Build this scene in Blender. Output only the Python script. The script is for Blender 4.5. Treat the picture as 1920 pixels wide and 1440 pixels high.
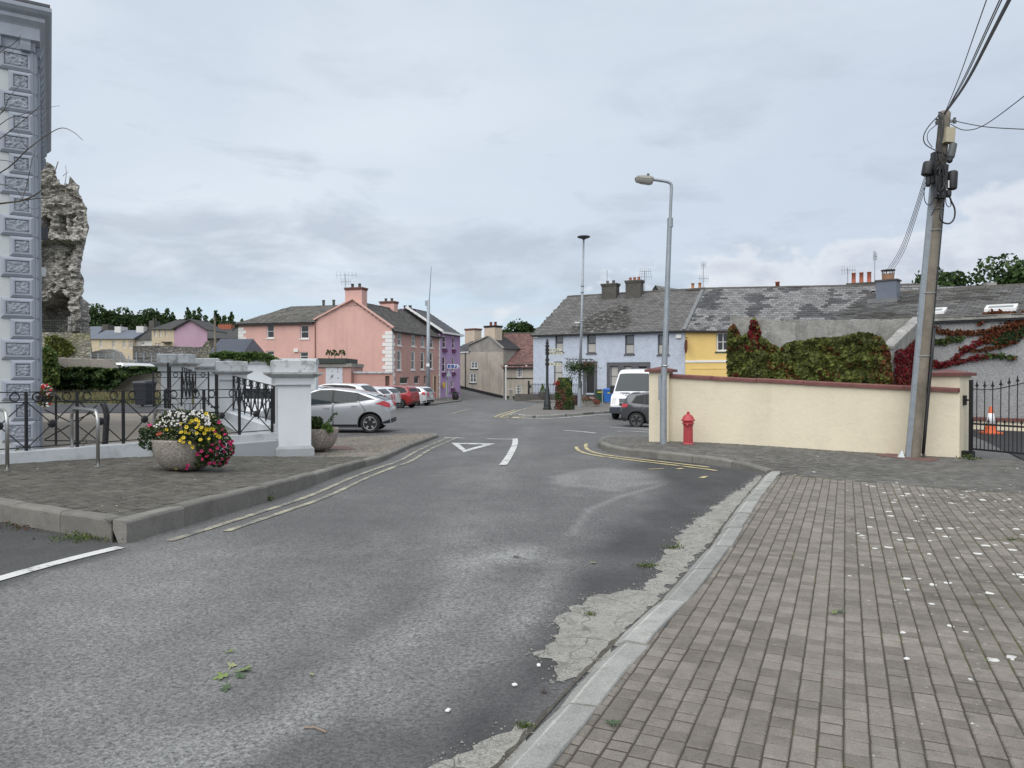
import bpy,bmesh,math,random
import numpy as np
from mathutils import Vector,Matrix,noise as mnoise
from mathutils.geometry import delaunay_2d_cdt
for _o in list(bpy.data.objects):
	bpy.data.objects.remove(_o)
SC = bpy.context.scene
COL = SC.collection
R = math.radians
# ------------------------------------------------------------------ camera
EYE = 1.62
FPX = 1385.0
PITCH = math.atan(16.5 / FPX)
cd = bpy.data.cameras.new('camera')
cd.sensor_width = 36.0
cd.lens = 36.0 * FPX / 1920.0
cd.clip_start = 0.05
cd.clip_end = 3000
cam = bpy.data.objects.new('camera',cd)
cam.location = (0,0,EYE)
cam.rotation_euler = (R(90) - PITCH,0,0)
COL.objects.link(cam)
SC.camera = cam
# ------------------------------------------------------------------ sky, sun, exposure
SUN_EL,SUN_AZ = R(52),R(205)      # azimuth clockwise from +Y (the view): behind the camera, a little left
SC.view_settings.view_transform = 'Standard'
SC.view_settings.look = 'None'
SC.view_settings.gamma = 1.0
SC.view_settings.use_curve_mapping = False
SC.view_settings.exposure = 1.0
EXPO = 2 ** SC.view_settings.exposure
sd = bpy.data.lights.new('sun','SUN')
sd.energy = 1.5
sd.angle = R(80)
sd.color = (1.0,0.965,0.92)
sun = bpy.data.objects.new('sun',sd)
_sdir = Vector((math.sin(SUN_AZ) * math.cos(SUN_EL),math.cos(SUN_AZ) * math.cos(SUN_EL),math.sin(SUN_EL)))
sun.rotation_euler = (-_sdir).to_track_quat('-Z','Y').to_euler()
sun.location = (0,-5,40)
COL.objects.link(sun)
class NT:
	def __init__(s,tree):
		s.t = tree
		s.n = tree.nodes
	def new(s,typ,**kw):
		nd = s.n.new(typ)
		for k,v in kw.items():
			setattr(nd,k,v)
		return nd
	def put(s,sock,val):
		if val is None:
			return
		if isinstance(val,bpy.types.NodeSocket):
			s.t.links.new(val,sock)
		elif isinstance(val,(tuple,list)):
			d = sock.default_value
			if len(d) == 4 and len(val) == 3:
				val = tuple(val) + (1,)
			sock.default_value = val
		else:
			try:
				sock.default_value = val
			except TypeError:
				sock.default_value = (val,) * len(sock.default_value)
	def math(s,op,a,b=None,c=None,clamp=False):
		nd = s.new('ShaderNodeMath',operation=op,use_clamp=clamp)
		s.put(nd.inputs[0],a); s.put(nd.inputs[1],b)
		if c is not None: s.put(nd.inputs[2],c)
		return nd.outputs[0]
	def vmath(s,op,a,b=None):
		nd = s.new('ShaderNodeVectorMath',operation=op)
		s.put(nd.inputs[0],a)
		if b is not None:
			s.put(nd.inputs[1],b)
		return nd.outputs[0]
	def mix(s,fac,a,b,mode='MIX'):
		nd = s.new('ShaderNodeMix',data_type='RGBA',blend_type=mode)
		s.put(nd.inputs[0],fac); s.put(nd.inputs[6],a); s.put(nd.inputs[7],b)
		return nd.outputs[2]
	def noise(s,vec,scale,detail=4,rough=0.55,dist=0.0):
		nd = s.new('ShaderNodeTexNoise')
		s.put(nd.inputs['Vector'],vec); nd.inputs['Scale'].default_value = scale
		nd.inputs['Detail'].default_value = detail; nd.inputs['Roughness'].default_value = rough
		nd.inputs['Distortion'].default_value = dist
		return nd.outputs[0]
	def voro(s,vec,scale,feature='F1',out=0,rnd=1.0):
		nd = s.new('ShaderNodeTexVoronoi',feature=feature)
		s.put(nd.inputs['Vector'],vec); nd.inputs['Scale'].default_value = scale
		nd.inputs['Randomness'].default_value = rnd
		return nd.outputs[out]
	def rng(s,v,a,b,c=0.0,d=1.0,clamp=True,smooth=False):
		nd = s.new('ShaderNodeMapRange',clamp=clamp)
		if smooth: nd.interpolation_type = 'SMOOTHSTEP'
		s.put(nd.inputs[0],v)
		for i,q in enumerate((a,b,c,d)): s.put(nd.inputs[1 + i],q)
		return nd.outputs[0]
world = bpy.data.worlds.new('World')
SC.world = world
world.use_nodes = True
w = NT(world.node_tree)
w.n.clear()
w_out = w.new('ShaderNodeOutputWorld')
w_bg = w.new('ShaderNodeBackground')
w_bg.inputs[1].default_value = 0.1
w_sky = w.new('ShaderNodeTexSky',sky_type='NISHITA')
w_sky.sun_disc = False
w_sky.sun_elevation = SUN_EL
w_sky.sun_rotation = SUN_AZ
w_tc = w.new('ShaderNodeTexCoord')
w_d = w_tc.outputs['Generated']
w_sep = w.new('ShaderNodeSeparateXYZ')
w.put(w_sep.inputs[0],w_d)
w_az = w.math('ARCTAN2',w_sep.outputs[0],w_sep.outputs[1])
w_el = w.math('ARCSINE',w_sep.outputs[2])
def w_vec(sx,sy,off=0.0):
	c = w.new('ShaderNodeCombineXYZ')
	w.put(c.inputs[0],w.math('MULTIPLY',w_az,sx))
	w.put(c.inputs[1],w.math('MULTIPLY',w_el,sy))
	c.inputs[2].default_value = off
	return c.outputs[0]
def w_lin(c):          # display-linear colour -> emission colour before strength 0.1 and exposure
	return tuple(v * 10.0 / EXPO for v in c)
# thin high overcast, broad and soft; it thickens slowly round the compass
w_sw = w.math('SINE',w.math('MULTIPLY',w_az,2.0))
n1 = w.noise(w.vmath('MULTIPLY',w_d,(1.0,1.0,2.2)),2.1,5,0.5,0.3)
base = w.mix(w.rng(n1,0.36,0.66),w_lin((0.655,0.73,0.825)),w_lin((0.765,0.83,0.905)))
thick = w.math('MULTIPLY',w.rng(w_el,R(34),R(8),smooth=True),w.rng(w_sw,-0.3,1.0,0.0,0.75))
base = w.mix(thick,base,w_lin((0.545,0.615,0.725)))
# long flat streaks low over the horizon, letting pale blue through
n2 = w.noise(w_vec(2.2,26.0,3.1),1.6,4,0.55,0.4)
low = w.rng(w_el,R(9),R(4),0.0,1.0,smooth=True)
streak = w.math('MULTIPLY',w.rng(n2,0.40,0.60),low)
base = w.mix(w.math('MULTIPLY',streak,0.8),base,w_lin((0.58,0.735,0.87)))
# grey shreds and banks of lower cloud
n3 = w.noise(w_vec(2.6,8.0,7.7),2.0,7,0.60,0.25)
band = w.math('MULTIPLY',w.rng(w_el,R(4),R(8),smooth=True),w.rng(w_el,R(14),R(10),smooth=True))
band = w.math('MULTIPLY',band,w.rng(w_sw,0.35,-0.3,0.15,1.0))
n3b = w.math('ADD',n3,w.math('MULTIPLY',band,0.13))
patch_e = w.math('MULTIPLY',w.rng(w_el,R(3),R(7),smooth=True),w.rng(w_el,R(26),R(12),0.2,1.0,smooth=True))
patch = w.math('MULTIPLY',w.rng(n3b,0.50,0.70),patch_e)
base = w.mix(w.math('MULTIPLY',patch,0.68),base,w_lin((0.47,0.52,0.605)))
pale = w.math('MULTIPLY',w.rng(w.noise(w_vec(2.9,9.5,2.2),2.1,6,.58),0.54,0.70),band)
base = w.mix(w.math('MULTIPLY',pale,0.6),base,w_lin((0.66,0.70,0.77)))
# heaped cumulus with pale tops standing round the horizon
n4 = w.noise(w_vec(5.2,8.0,1.3),2.3,7,0.51,0.15)
ceil = w.math('ADD',R(3.0),w.math('MULTIPLY',w_sw,R(9.5)))
h = w.math('SUBTRACT',ceil,w_el)
cum_v = w.math('ADD',w.math('MULTIPLY',h,3.4),w.math('MULTIPLY',w.math('SUBTRACT',n4,0.48),1.05))
cum = w.rng(cum_v,0.0,0.11,smooth=True)
cum_c = w.mix(w.rng(cum_v,0.02,0.30),w_lin((0.81,0.84,0.88)),w_lin((0.57,0.60,0.695)))
n5 = w.noise(w_vec(5.0,12.0,4.9),2.6,6,0.62)
cum_c = w.mix(w.rng(n5,0.46,0.66,0.0,0.7),cum_c,w_lin((0.79,0.82,0.865)))
cum = w.math('MULTIPLY',cum,0.92)
base = w.mix(cum,base,cum_c)
# below the horizon: dull ground tone
base = w.mix(w.rng(w_el,R(0.0),R(-2.0)),base,w_lin((0.16,0.17,0.16)))
final = w.mix(0.93,w_sky.outputs[0],base)
w.put(w_bg.inputs[0],final)
w.t.links.new(w_bg.outputs[0],w_out.inputs[0])
# ------------------------------------------------------------------ pixel <-> place
def ray(px,py):
	c,s = math.cos(PITCH),math.sin(PITCH)
	a,b = (px - 960.0) / FPX,(720.0 - py) / FPX
	return Vector((a,c + b * s,-s + b * c))
def P(px,py,y):
	d = ray(px,py)
	return Vector((0,0,EYE)) + d * (y / d.y)
def PX(px,y):
	return (px - 960.0) / FPX * y
def PZ(py,y):
	return P(960,py,y).z
class TPS:
	def __init__(s,pts,lam=0.02):
		p = np.array(pts,float)
		s.xy = p[:,:2]
		n = len(p)
		K = s.k(np.linalg.norm(s.xy[:,None] - s.xy[None],axis=2)) + lam * np.eye(n) * 10
		Q = np.hstack([np.ones((n,1)),s.xy])
		A = np.block([[K,Q],[Q.T,np.zeros((3,3))]])
		s.w = np.linalg.solve(A,np.concatenate([p[:,2],np.zeros(3)]))
	@staticmethod
	def k(r):
		return np.where(r > 1e-9,r * r * np.log(np.maximum(r,1e-9)),0.0)
	def __call__(s,xy):
		xy = np.atleast_2d(xy)
		K = s.k(np.linalg.norm(xy[:,None] - s.xy[None],axis=2))
		return K @ s.w[:-3] + s.w[-3] + xy @ s.w[-2:]
_G = TPS([(0,-4,0),(-6,-4,0.02),(6,-4,0),(0,3,0),(-3,5,0),(3,6,0),(-3.7,7,0),(-8,7,.04),(4,12,0),(1,12,-.05),
		(3.5,16.5,0),(8,14,.02),(8,20,.02),(-3.1,11.5,-.09),(-4,15,-.17),(-2.5,20,-.27),(-5,25,-.29),(0,30,-.42),(0,20,-.2),
		(7,32,-.6),(-6,50,-.6),(2,50,-.65),(-12,78,-1.2),(-3,82,-1.12),(2,66,-.7),(12,60,-.75),(10,42,-.68),(4,38,-.52),
		(-1,95,-1.38),(-7.2,100,-.2),(-6.8,90,-.98),(8,95,-1.2),(-14,35,-.4),(-14,55,-.7),
		(-30,-5,0),(30,-5,.1),(-30,110,-.6),(30,110,-1),(-30,50,-.6),(30,50,-.6),(30,20,0),(-30,20,.1),(14,20,.02),(20,34,-.5)])
def Gs(xy):
	xy = np.atleast_2d(np.asarray(xy,float))[:,:2]
	return _G(np.clip(xy,[-32,-6],[32,112]))
def G(x,y):
	return float(Gs([(x,y)])[0])
def gp(px,py,off=0.0):
	d = ray(px,py)
	y = 10.0
	for _ in range(40):
		q = Vector((0,0,EYE)) + d * (y / d.y)
		z = G(q.x,q.y) + off
		t = (z - EYE) / d.z
		if t <= 0: break
		y = 0.5 * y + 0.5 * min(t * d.y,160)
	return Vector((0,0,EYE)) + d * (y / d.y)
# ------------------------------------------------------------------ materials
def mk(name,col,rough=0.8,var=0.15,scale=3.0,fine=0.0,fscale=60.0,bump=0.0,bscale=40.0,island=0.0,objr=0.0,metal=0.0,
	coat=0.0,dirt=None,streak=None,spec=0.5,alpha=None,trans=0.0,emit=None,backlit=0.0):
	m = bpy.data.materials.new(name)
	m.use_nodes = True
	t = NT(m.node_tree)
	b = t.n['Principled BSDF']
	geo = t.new('ShaderNodeNewGeometry')
	pos = geo.outputs['Position']
	c = None
	if var or fine or island or objr:
		f = None
		if var:
			f = t.rng(t.noise(pos,scale,5,0.6),0.25,0.75,1 - var,1 + var)
		if fine:
			g = t.rng(t.noise(pos,fscale,3,0.6),0.25,0.75,1 - fine,1 + fine)
			f = g if f is None else t.math('MULTIPLY',f,g)
		if island:
			g = t.rng(geo.outputs['Random Per Island'],0,1,1 - island,1 + island)
			f = g if f is None else t.math('MULTIPLY',f,g)
		if objr:
			oi = t.new('ShaderNodeObjectInfo')
			g = t.rng(oi.outputs['Random'],0,1,1 - objr,1 + objr)
			f = g if f is None else t.math('MULTIPLY',f,g)
		mul = t.new('ShaderNodeVectorMath',operation='SCALE')
		mul.inputs[0].default_value = col
		t.put(mul.inputs['Scale'],f)
		c = mul.outputs[0]
	else:
		c = tuple(col) + (1,)
	if dirt:      # (colour, scale, low, high, amount)
		dn = t.noise(pos,dirt[1],7,0.65,0.2)
		c = t.mix(t.math('MULTIPLY',t.rng(dn,dirt[2],dirt[3]),dirt[4]),c,dirt[0])
	if streak:    # rain streaks running down a wall: (colour, scale, amount)
		sv = t.vmath('MULTIPLY',pos,(1,1,0.08))
		sn = t.noise(sv,streak[1],6,0.65)
		c = t.mix(t.math('MULTIPLY',t.rng(sn,0.5,0.72),streak[2]),c,streak[0])
	t.put(b.inputs['Base Color'],c)
	b.inputs['Roughness'].default_value = rough
	b.inputs['Metallic'].default_value = metal
	b.inputs['Coat Weight'].default_value = coat
	b.inputs['Coat Roughness'].default_value = 0.06
	b.inputs['Specular IOR Level'].default_value = spec
	if trans:
		b.inputs['Transmission Weight'].default_value = trans
	if alpha is not None:
		b.inputs['Alpha'].default_value = alpha
	if emit:
		t.put(b.inputs['Emission Color'],emit[0]); b.inputs['Emission Strength'].default_value = emit[1]
	if bump:
		bp = t.new('ShaderNodeBump')
		bp.inputs['Strength'].default_value = 1.0
		bp.inputs['Distance'].default_value = bump
		t.put(bp.inputs['Height'],t.noise(pos,bscale,5,0.6))
		t.put(b.inputs['Normal'],bp.outputs[0])
	if backlit:
		tr = t.new('ShaderNodeBsdfTranslucent')
		t.put(tr.inputs[0],c)
		mx = t.new('ShaderNodeMixShader')
		mx.inputs[0].default_value = backlit
		t.t.links.new(b.outputs[0],mx.inputs[1]); t.t.links.new(tr.outputs[0],mx.inputs[2])
		t.t.links.new(mx.outputs[0],t.n['Material Output'].inputs[0])
	return m
# ------------------------------------------------------------------ meshes
class MB:
	def __init__(s):
		s.v = []; s.f = []; s.m = []
	def add(s,vs,fs,mi=0):
		o = len(s.v)
		s.v.extend([tuple(q) for q in vs])
		for q in fs:
			s.f.append([o + i for i in q]); s.m.append(mi)
		return s
	def box(s,x0,y0,z0,x1,y1,z1,mi=0,rot=None,at=None):
		vs = [Vector((x,y,z)) for z in (z0,z1) for y in (y0,y1) for x in (x0,x1)]
		if rot is not None: vs = [rot @ q for q in vs]
		if at is not None: vs = [q + Vector(at) for q in vs]
		return s.add(vs,[(0,2,3,1),(4,5,7,6),(0,1,5,4),(1,3,7,5),(3,2,6,7),(2,0,4,6)],mi)
	def chbox(s,x0,y0,z0,x1,y1,z1,c=0.02,mi=0,bottom=False):
		vs = [(x0,y0,z0),(x1,y0,z0),(x1,y1,z0),(x0,y1,z0),(x0,y0,z1 - c),(x1,y0,z1 - c),(x1,y1,z1 - c),(x0,y1,z1 - c),
			(x0 + c,y0 + c,z1),(x1 - c,y0 + c,z1),(x1 - c,y1 - c,z1),(x0 + c,y1 - c,z1)]
		fs = [(8,9,10,11)]
		for i in range(4):
			j = (i + 1) % 4
			fs += [(i,j,4 + j,4 + i),(4 + i,4 + j,8 + j,8 + i)]
		if bottom: fs.append((3,2,1,0))
		return s.add(vs,fs,mi)
	def bar(s,a,b,wx,wy=None,mi=0,up=(0,0,1)):
		a,b = Vector(a),Vector(b)
		wy = wx if wy is None else wy
		d = (b - a).normalized()
		u = Vector(up)
		if abs(d.dot(u)) > 0.98: u = Vector((1,0,0))
		sx = d.cross(u).normalized() * (wx / 2); sy = sx.cross(d).normalized() * (wy / 2)
		vs = [p + i * sx + j * sy for p in (a,b) for (i,j) in ((-1,-1),(1,-1),(1,1),(-1,1))]
		return s.add(vs,[(3,2,1,0),(4,5,6,7),(0,1,5,4),(1,2,6,5),(2,3,7,6),(3,0,4,7)],mi)
	def tube(s,pts,r,n=8,cap=True,mi=0):
		pts = [Vector(p) for p in pts]
		k = len(pts)
		rs = r if isinstance(r,(list,tuple)) else [r] * k
		rings = []
		prev = None
		for i,p in enumerate(pts):
			d = (pts[min(i + 1,k - 1)] - pts[max(i - 1,0)])
			d = d.normalized() if d.length > 1e-9 else Vector((0,0,1))
			if prev is None:
				u = Vector((0,0,1)) if abs(d.z) < 0.9 else Vector((1,0,0))
				a = d.cross(u).normalized()
			else:
				a = (prev - d * prev.dot(d))
				a = a.normalized() if a.length > 1e-6 else d.cross(Vector((0,0,1))).normalized()
			prev = a
			b = d.cross(a)
			rings.append([p + (a * math.cos(2 * math.pi * j / n) + b * math.sin(2 * math.pi * j / n)) * rs[i] for j in range(n)])
		vs = [q for rg in rings for q in rg]
		fs = [(i * n + j,i * n + (j + 1) % n,(i + 1) * n + (j + 1) % n,(i + 1) * n + j) for i in range(k - 1) for j in range(n)]
		if cap: fs += [tuple(range(n - 1,-1,-1)),tuple((k - 1) * n + j for j in range(n))]
		return s.add(vs,fs,mi)
	def lathe(s,prof,n=24,at=(0,0,0),mi=0,axis='z'):
		vs = []
		for (r,z) in prof:
			for j in range(n):
				a = 2 * math.pi * j / n
				if axis == 'z': q = (r * math.cos(a),r * math.sin(a),z)
				elif axis == 'y': q = (r * math.cos(a),z,r * math.sin(a))
				else: q = (z,r * math.cos(a),r * math.sin(a))
				vs.append((q[0] + at[0],q[1] + at[1],q[2] + at[2]))
		k = len(prof)
		fs = [(i * n + j,i * n + (j + 1) % n,(i + 1) * n + (j + 1) % n,(i + 1) * n + j) for i in range(k - 1) for j in range(n)]
		if prof[0][0] > 1e-6: fs.append(tuple(range(n - 1,-1,-1)))
		if prof[-1][0] > 1e-6: fs.append(tuple((k - 1) * n + j for j in range(n)))
		return s.add(vs,fs,mi)
	def torus(s,c,rad,r,u,v,n=20,k=6,mi=0):
		u,v = Vector(u).normalized(),Vector(v).normalized()
		w_ = u.cross(v)
		vs = []
		for i in range(n):
			a = 2 * math.pi * i / n
			d = u * math.cos(a) + v * math.sin(a)
			for j in range(k):
				b = 2 * math.pi * j / k
				vs.append(Vector(c) + d * (rad + r * math.cos(b)) + w_ * (r * math.sin(b)))
		fs = [(i * k + j,i * k + (j + 1) % k,((i + 1) % n) * k + (j + 1) % k,((i + 1) % n) * k + j) for i in range(n) for j in range(k)]
		return s.add(vs,fs,mi)
	def prism(s,poly,z0,z1,mi=0):
		n = len(poly)
		vs = [(p[0],p[1],z0) for p in poly] + [(p[0],p[1],z1) for p in poly]
		return s.add(vs,[tuple(range(n - 1,-1,-1)),tuple(range(n,2 * n))] + [(i,(i + 1) % n,n + (i + 1) % n,n + i) for i in range(n)],mi)
	def extr(s,poly,vec,mi=0):
		n = len(poly)
		poly = [Vector(p) for p in poly]
		vec = Vector(vec)
		return s.add(poly + [p + vec for p in poly],[tuple(range(n - 1,-1,-1)),tuple(range(n,2 * n))] + [(i,(i + 1) % n,n + (i + 1) % n,n + i) for i in range(n)],mi)
	def ball(s,c,rx,ry=None,rz=None,n=10,k=6,mi=0):
		ry = rx if ry is None else ry; rz = rx if rz is None else rz
		vs = [(c[0],c[1],c[2] - rz)]
		for i in range(1,k):
			ph = -math.pi / 2 + math.pi * i / k
			for j in range(n):
				a = 2 * math.pi * j / n
				vs.append((c[0] + rx * math.cos(ph) * math.cos(a),c[1] + ry * math.cos(ph) * math.sin(a),c[2] + rz * math.sin(ph)))
		vs.append((c[0],c[1],c[2] + rz))
		fs = [(0,1 + (j + 1) % n,1 + j) for j in range(n)]
		for i in range(k - 2):
			fs += [(1 + i * n + j,1 + i * n + (j + 1) % n,1 + (i + 1) * n + (j + 1) % n,1 + (i + 1) * n + j) for j in range(n)]
		L = len(vs) - 1
		fs += [(L,1 + (k - 2) * n + j,1 + (k - 2) * n + (j + 1) % n) for j in range(n)]
		return s.add(vs,fs,mi)
	def build(s,name,mat,parent=None,smooth=False,world=False,kind=None,angle=None):
		me = bpy.data.meshes.new(name)
		vs = s.v
		if world and parent is not None:
			M = FR[parent.name].inverted()
			vs = [tuple(M @ Vector(q)) for q in vs]
		me.from_pydata(vs,[],s.f)
		mats = mat if isinstance(mat,(list,tuple)) else [mat]
		for q in mats: me.materials.append(q)
		if len(mats) > 1: me.polygons.foreach_set('material_index',s.m)
		if smooth or angle:
			me.polygons.foreach_set('use_smooth',[True] * len(me.polygons))
			if angle: me.set_sharp_from_angle(angle=R(angle))
		me.update()
		o = bpy.data.objects.new(name,me)
		COL.objects.link(o)
		if parent is not None: o.parent = parent
		FR[o.name] = FR[parent.name] if (parent is not None) else Matrix.Identity(4)
		if kind: o['kind'] = kind
		return o
FR = {}          # the world frame of every thing, by object name
def thing(name,label,cat,loc=(0,0,0),rotz=0.0,group=None):
	o = bpy.data.objects.new(name,None)
	o.empty_display_size = 0.2
	COL.objects.link(o)
	o.location = loc
	o.rotation_euler = (0,0,rotz)
	o['label'] = label; o['category'] = cat
	if group: o['group'] = group
	FR[o.name] = Matrix.Translation(Vector(loc)) @ Matrix.Rotation(rotz,4,'Z')
	return o
def tag(o,label,cat,group=None,kind=None):
	o['label'] = label; o['category'] = cat
	if group: o['group'] = group
	if kind: o['kind'] = kind
	return o
def share(name,me,parent,loc=(0,0,0),rot=None,scale=None):
	o = bpy.data.objects.new(name,me)
	COL.objects.link(o)
	o.parent = parent
	o.location = loc
	if rot is not None: o.rotation_euler = rot
	if scale is not None: o.scale = scale
	FR[o.name] = FR[parent.name] if parent is not None else Matrix.Identity(4)
	return o
def sheet(name,poly,zf,mat,res=1.0,thick=0.0,kind='structure',parent=None,xform=None,label=None):
	poly = [Vector((p[0],p[1])) for p in poly]
	pts = []
	n = len(poly)
	for i in range(n):
		a,b = poly[i],poly[(i + 1) % n]
		k = max(1,int((b - a).length / res))
		pts += [a.lerp(b,j / k) for j in range(k)]
	nb = len(pts)
	xs = [p.x for p in poly]; ys = [p.y for p in poly]
	poly_a = [(p.x,p.y) for p in pts]
	gx = np.arange(min(xs) + res * .5,max(xs),res); gy = np.arange(min(ys) + res * .5,max(ys),res)
	XX,YY = np.meshgrid(gx,gy)
	q = np.stack([XX.ravel(),YY.ravel()],1)
	q = q[inpoly(q,poly_a)]
	if len(q):
		pa = np.array(poly_a)
		d = np.min(np.linalg.norm(q[:,None] - pa[None],axis=2),axis=1) if len(q) * len(pa) < 4e7 else np.full(len(q),9)
		q = q[d > res * 0.35]
	allp = pts + [Vector(p) for p in q]
	vs,es,fs,_,_,_ = delaunay_2d_cdt(allp,[(i,(i + 1) % nb) for i in range(nb)],[],1,1e-5)
	va = np.array([(p.x,p.y) for p in vs])
	z = zf(va)
	mb = MB()
	mb.v = [(va[i,0],va[i,1],float(z[i])) for i in range(len(va))]
	for f in fs:
		a,b,c = (vs[i] for i in f[:3])
		mb.f.append(list(f) if (b - a).cross(c - a) > 0 else list(f)[::-1]); mb.m.append(0)
	if thick:
		ec = {}
		for f in mb.f:
			for i in range(len(f)):
				k = (f[i],f[(i + 1) % len(f)])
				ec[k] = 1
		for (a,b) in list(ec):
			if (b,a) not in ec:
				o = len(mb.v)
				mb.v += [(mb.v[a][0],mb.v[a][1],mb.v[a][2] - thick),(mb.v[b][0],mb.v[b][1],mb.v[b][2] - thick)]
				mb.f.append([b,a,o,o + 1]); mb.m.append(0)
	o = mb.build(name,mat,parent,world=parent is not None)
	if kind: o['kind'] = kind
	if label: o['label'] = label
	return o
def inpoly(q,poly):
	x,y = q[:,0],q[:,1]
	r = np.zeros(len(q),bool)
	n = len(poly)
	for i in range(n):
		x0,y0 = poly[i]; x1,y1 = poly[(i + 1) % n]
		if y0 == y1: continue
		c = ((y0 > y) != (y1 > y)) & (x < (x1 - x0) * (y - y0) / (y1 - y0) + x0)
		r ^= c
	return r
def smoothline(pts,n=6):
	pts = [Vector(p) for p in pts]
	out = []
	for i in range(len(pts) - 1):
		p0,p1,p2,p3 = pts[max(i - 1,0)],pts[i],pts[i + 1],pts[min(i + 2,len(pts) - 1)]
		for k in range(n):
			t = k / n
			out.append(0.5 * ((2 * p1) + (p2 - p0) * t + (2 * p0 - 5 * p1 + 4 * p2 - p3) * t * t + (3 * p1 - p0 - 3 * p2 + p3) * t ** 3))
	out.append(pts[-1])
	return out
def offset_line(pts,d):
	out = []
	for i,p in enumerate(pts):
		a,b = pts[max(i - 1,0)],pts[min(i + 1,len(pts) - 1)]
		t = Vector((b[0] - a[0],b[1] - a[1])).normalized()
		out.append(Vector((p[0] + t.y * d,p[1] - t.x * d)))
	return out
def nz(p,s=1.0):
	return mnoise.noise(Vector(p) * s)
def leaf_cloud(pts,size,rng,nrm=None,flat=0.5,aspect=0.6,fold=0.25):
	pts = np.asarray(pts,float)
	n = len(pts)
	d = rng.normal(size=(n,3)); d /= np.linalg.norm(d,axis=1)[:,None]
	if nrm is not None:
		nn = nrm + flat * rng.normal(size=(n,3))
	else:
		nn = rng.normal(size=(n,3)) + np.array([0,-0.2,0.6])
	nn /= np.linalg.norm(nn,axis=1)[:,None]
	a = np.cross(nn,d); a /= np.maximum(np.linalg.norm(a,axis=1),1e-6)[:,None]
	b = np.cross(nn,a)
	s = (size * (0.6 + 0.8 * rng.random(n)))[:,None]
	v0 = pts - a * s * 0.5
	v1 = pts + b * s * aspect * 0.5 + nn * s * fold * 0.4
	v2 = pts + a * s * 0.5
	v3 = pts - b * s * aspect * 0.5 + nn * s * fold * 0.4
	mb = MB()
	V = np.stack([v0,v1,v2,v3],1).reshape(-1,3)
	mb.v = [tuple(q) for q in V.tolist()]
	mb.f = [[4 * i,4 * i + 1,4 * i + 2,4 * i + 3] for i in range(n)]
	mb.m = [0] * n
	return mb
# ------------------------------------------------------------------ shared materials
M = {}
M['metal_black'] = mk('black_paint',(0.012,0.012,0.014),0.45,0.2,9)
M['galv'] = mk('galvanised_steel',(0.30,0.33,0.36),0.5,0.15,6,fine=0.1,metal=0.35)
M['steel'] = mk('brushed_steel',(0.42,0.42,0.41),0.33,0.12,9,metal=0.85)
M['white_render'] = mk('white_render',(0.66,0.69,0.71),0.85,0.05,1.5,bump=0.002,bscale=60,dirt=((0.33,0.34,0.32),2.2,0.56,0.8,0.35))
M['white_cap'] = mk('weathered_white_cap',(0.50,0.52,0.53),0.85,0.1,2.5,bump=0.003,bscale=50,dirt=((0.13,0.13,0.115),5.0,0.5,0.66,0.75))
M['grey_plinth'] = mk('grey_plinth_paint',(0.36,0.375,0.39),0.85,0.08,2,bump=0.002,dirt=((0.2,0.2,0.19),3,0.55,0.75,0.4))
M['white_paint'] = mk('white_gloss_paint',(0.72,0.72,0.70),0.5,0.05,4)
M['glass'] = mk('window_glass',(0.015,0.018,0.022),0.06,0,spec=0.9)
M['glass_sky'] = mk('window_glass_sky_reflection',(0.10,0.115,0.13),0.05,0,spec=1.0)  # sky reflection put into the glass as a pale base colour
M['curtain'] = mk('net_curtain',(0.42,0.41,0.38),0.9,0.2,14)
M['rubber'] = mk('rubber',(0.016,0.016,0.017),0.75,0.2,8)
M['black_plastic'] = mk('black_plastic',(0.018,0.018,0.02),0.5,0.1,6)
M['terracotta'] = mk('terracotta',(0.33,0.10,0.055),0.8,0.2,6)
M['leaf_dark'] = mk('dark_foliage',(0.028,0.052,0.018),0.6,0.45,0.5,island=0.6,spec=0.2,backlit=0.25)
M['leaf_mid'] = mk('mid_foliage',(0.055,0.095,0.026),0.6,0.4,0.9,island=0.6,spec=0.25,backlit=0.3)
M['leaf_light'] = mk('light_foliage',(0.12,0.19,0.05),0.6,0.35,2,island=0.5,spec=0.25,backlit=0.3)
M['leaf_yellow'] = mk('yellow_green_foliage',(0.13,0.15,0.035),0.6,0.35,2,island=0.6,spec=0.25,backlit=0.3)
M['leaf_red'] = mk('crimson_creeper',(0.16,0.012,0.018),0.6,0.4,3,island=0.6,spec=0.25,backlit=0.3)
M['leaf_rust'] = mk('russet_creeper',(0.13,0.045,0.02),0.65,0.4,3,island=0.6,spec=0.2,backlit=0.3)
M['bark'] = mk('bark',(0.07,0.058,0.045),0.9,0.3,6,bump=0.01,bscale=20)
M['soil'] = mk('soil',(0.035,0.026,0.018),0.95,0.3,12,bump=0.01)
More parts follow.
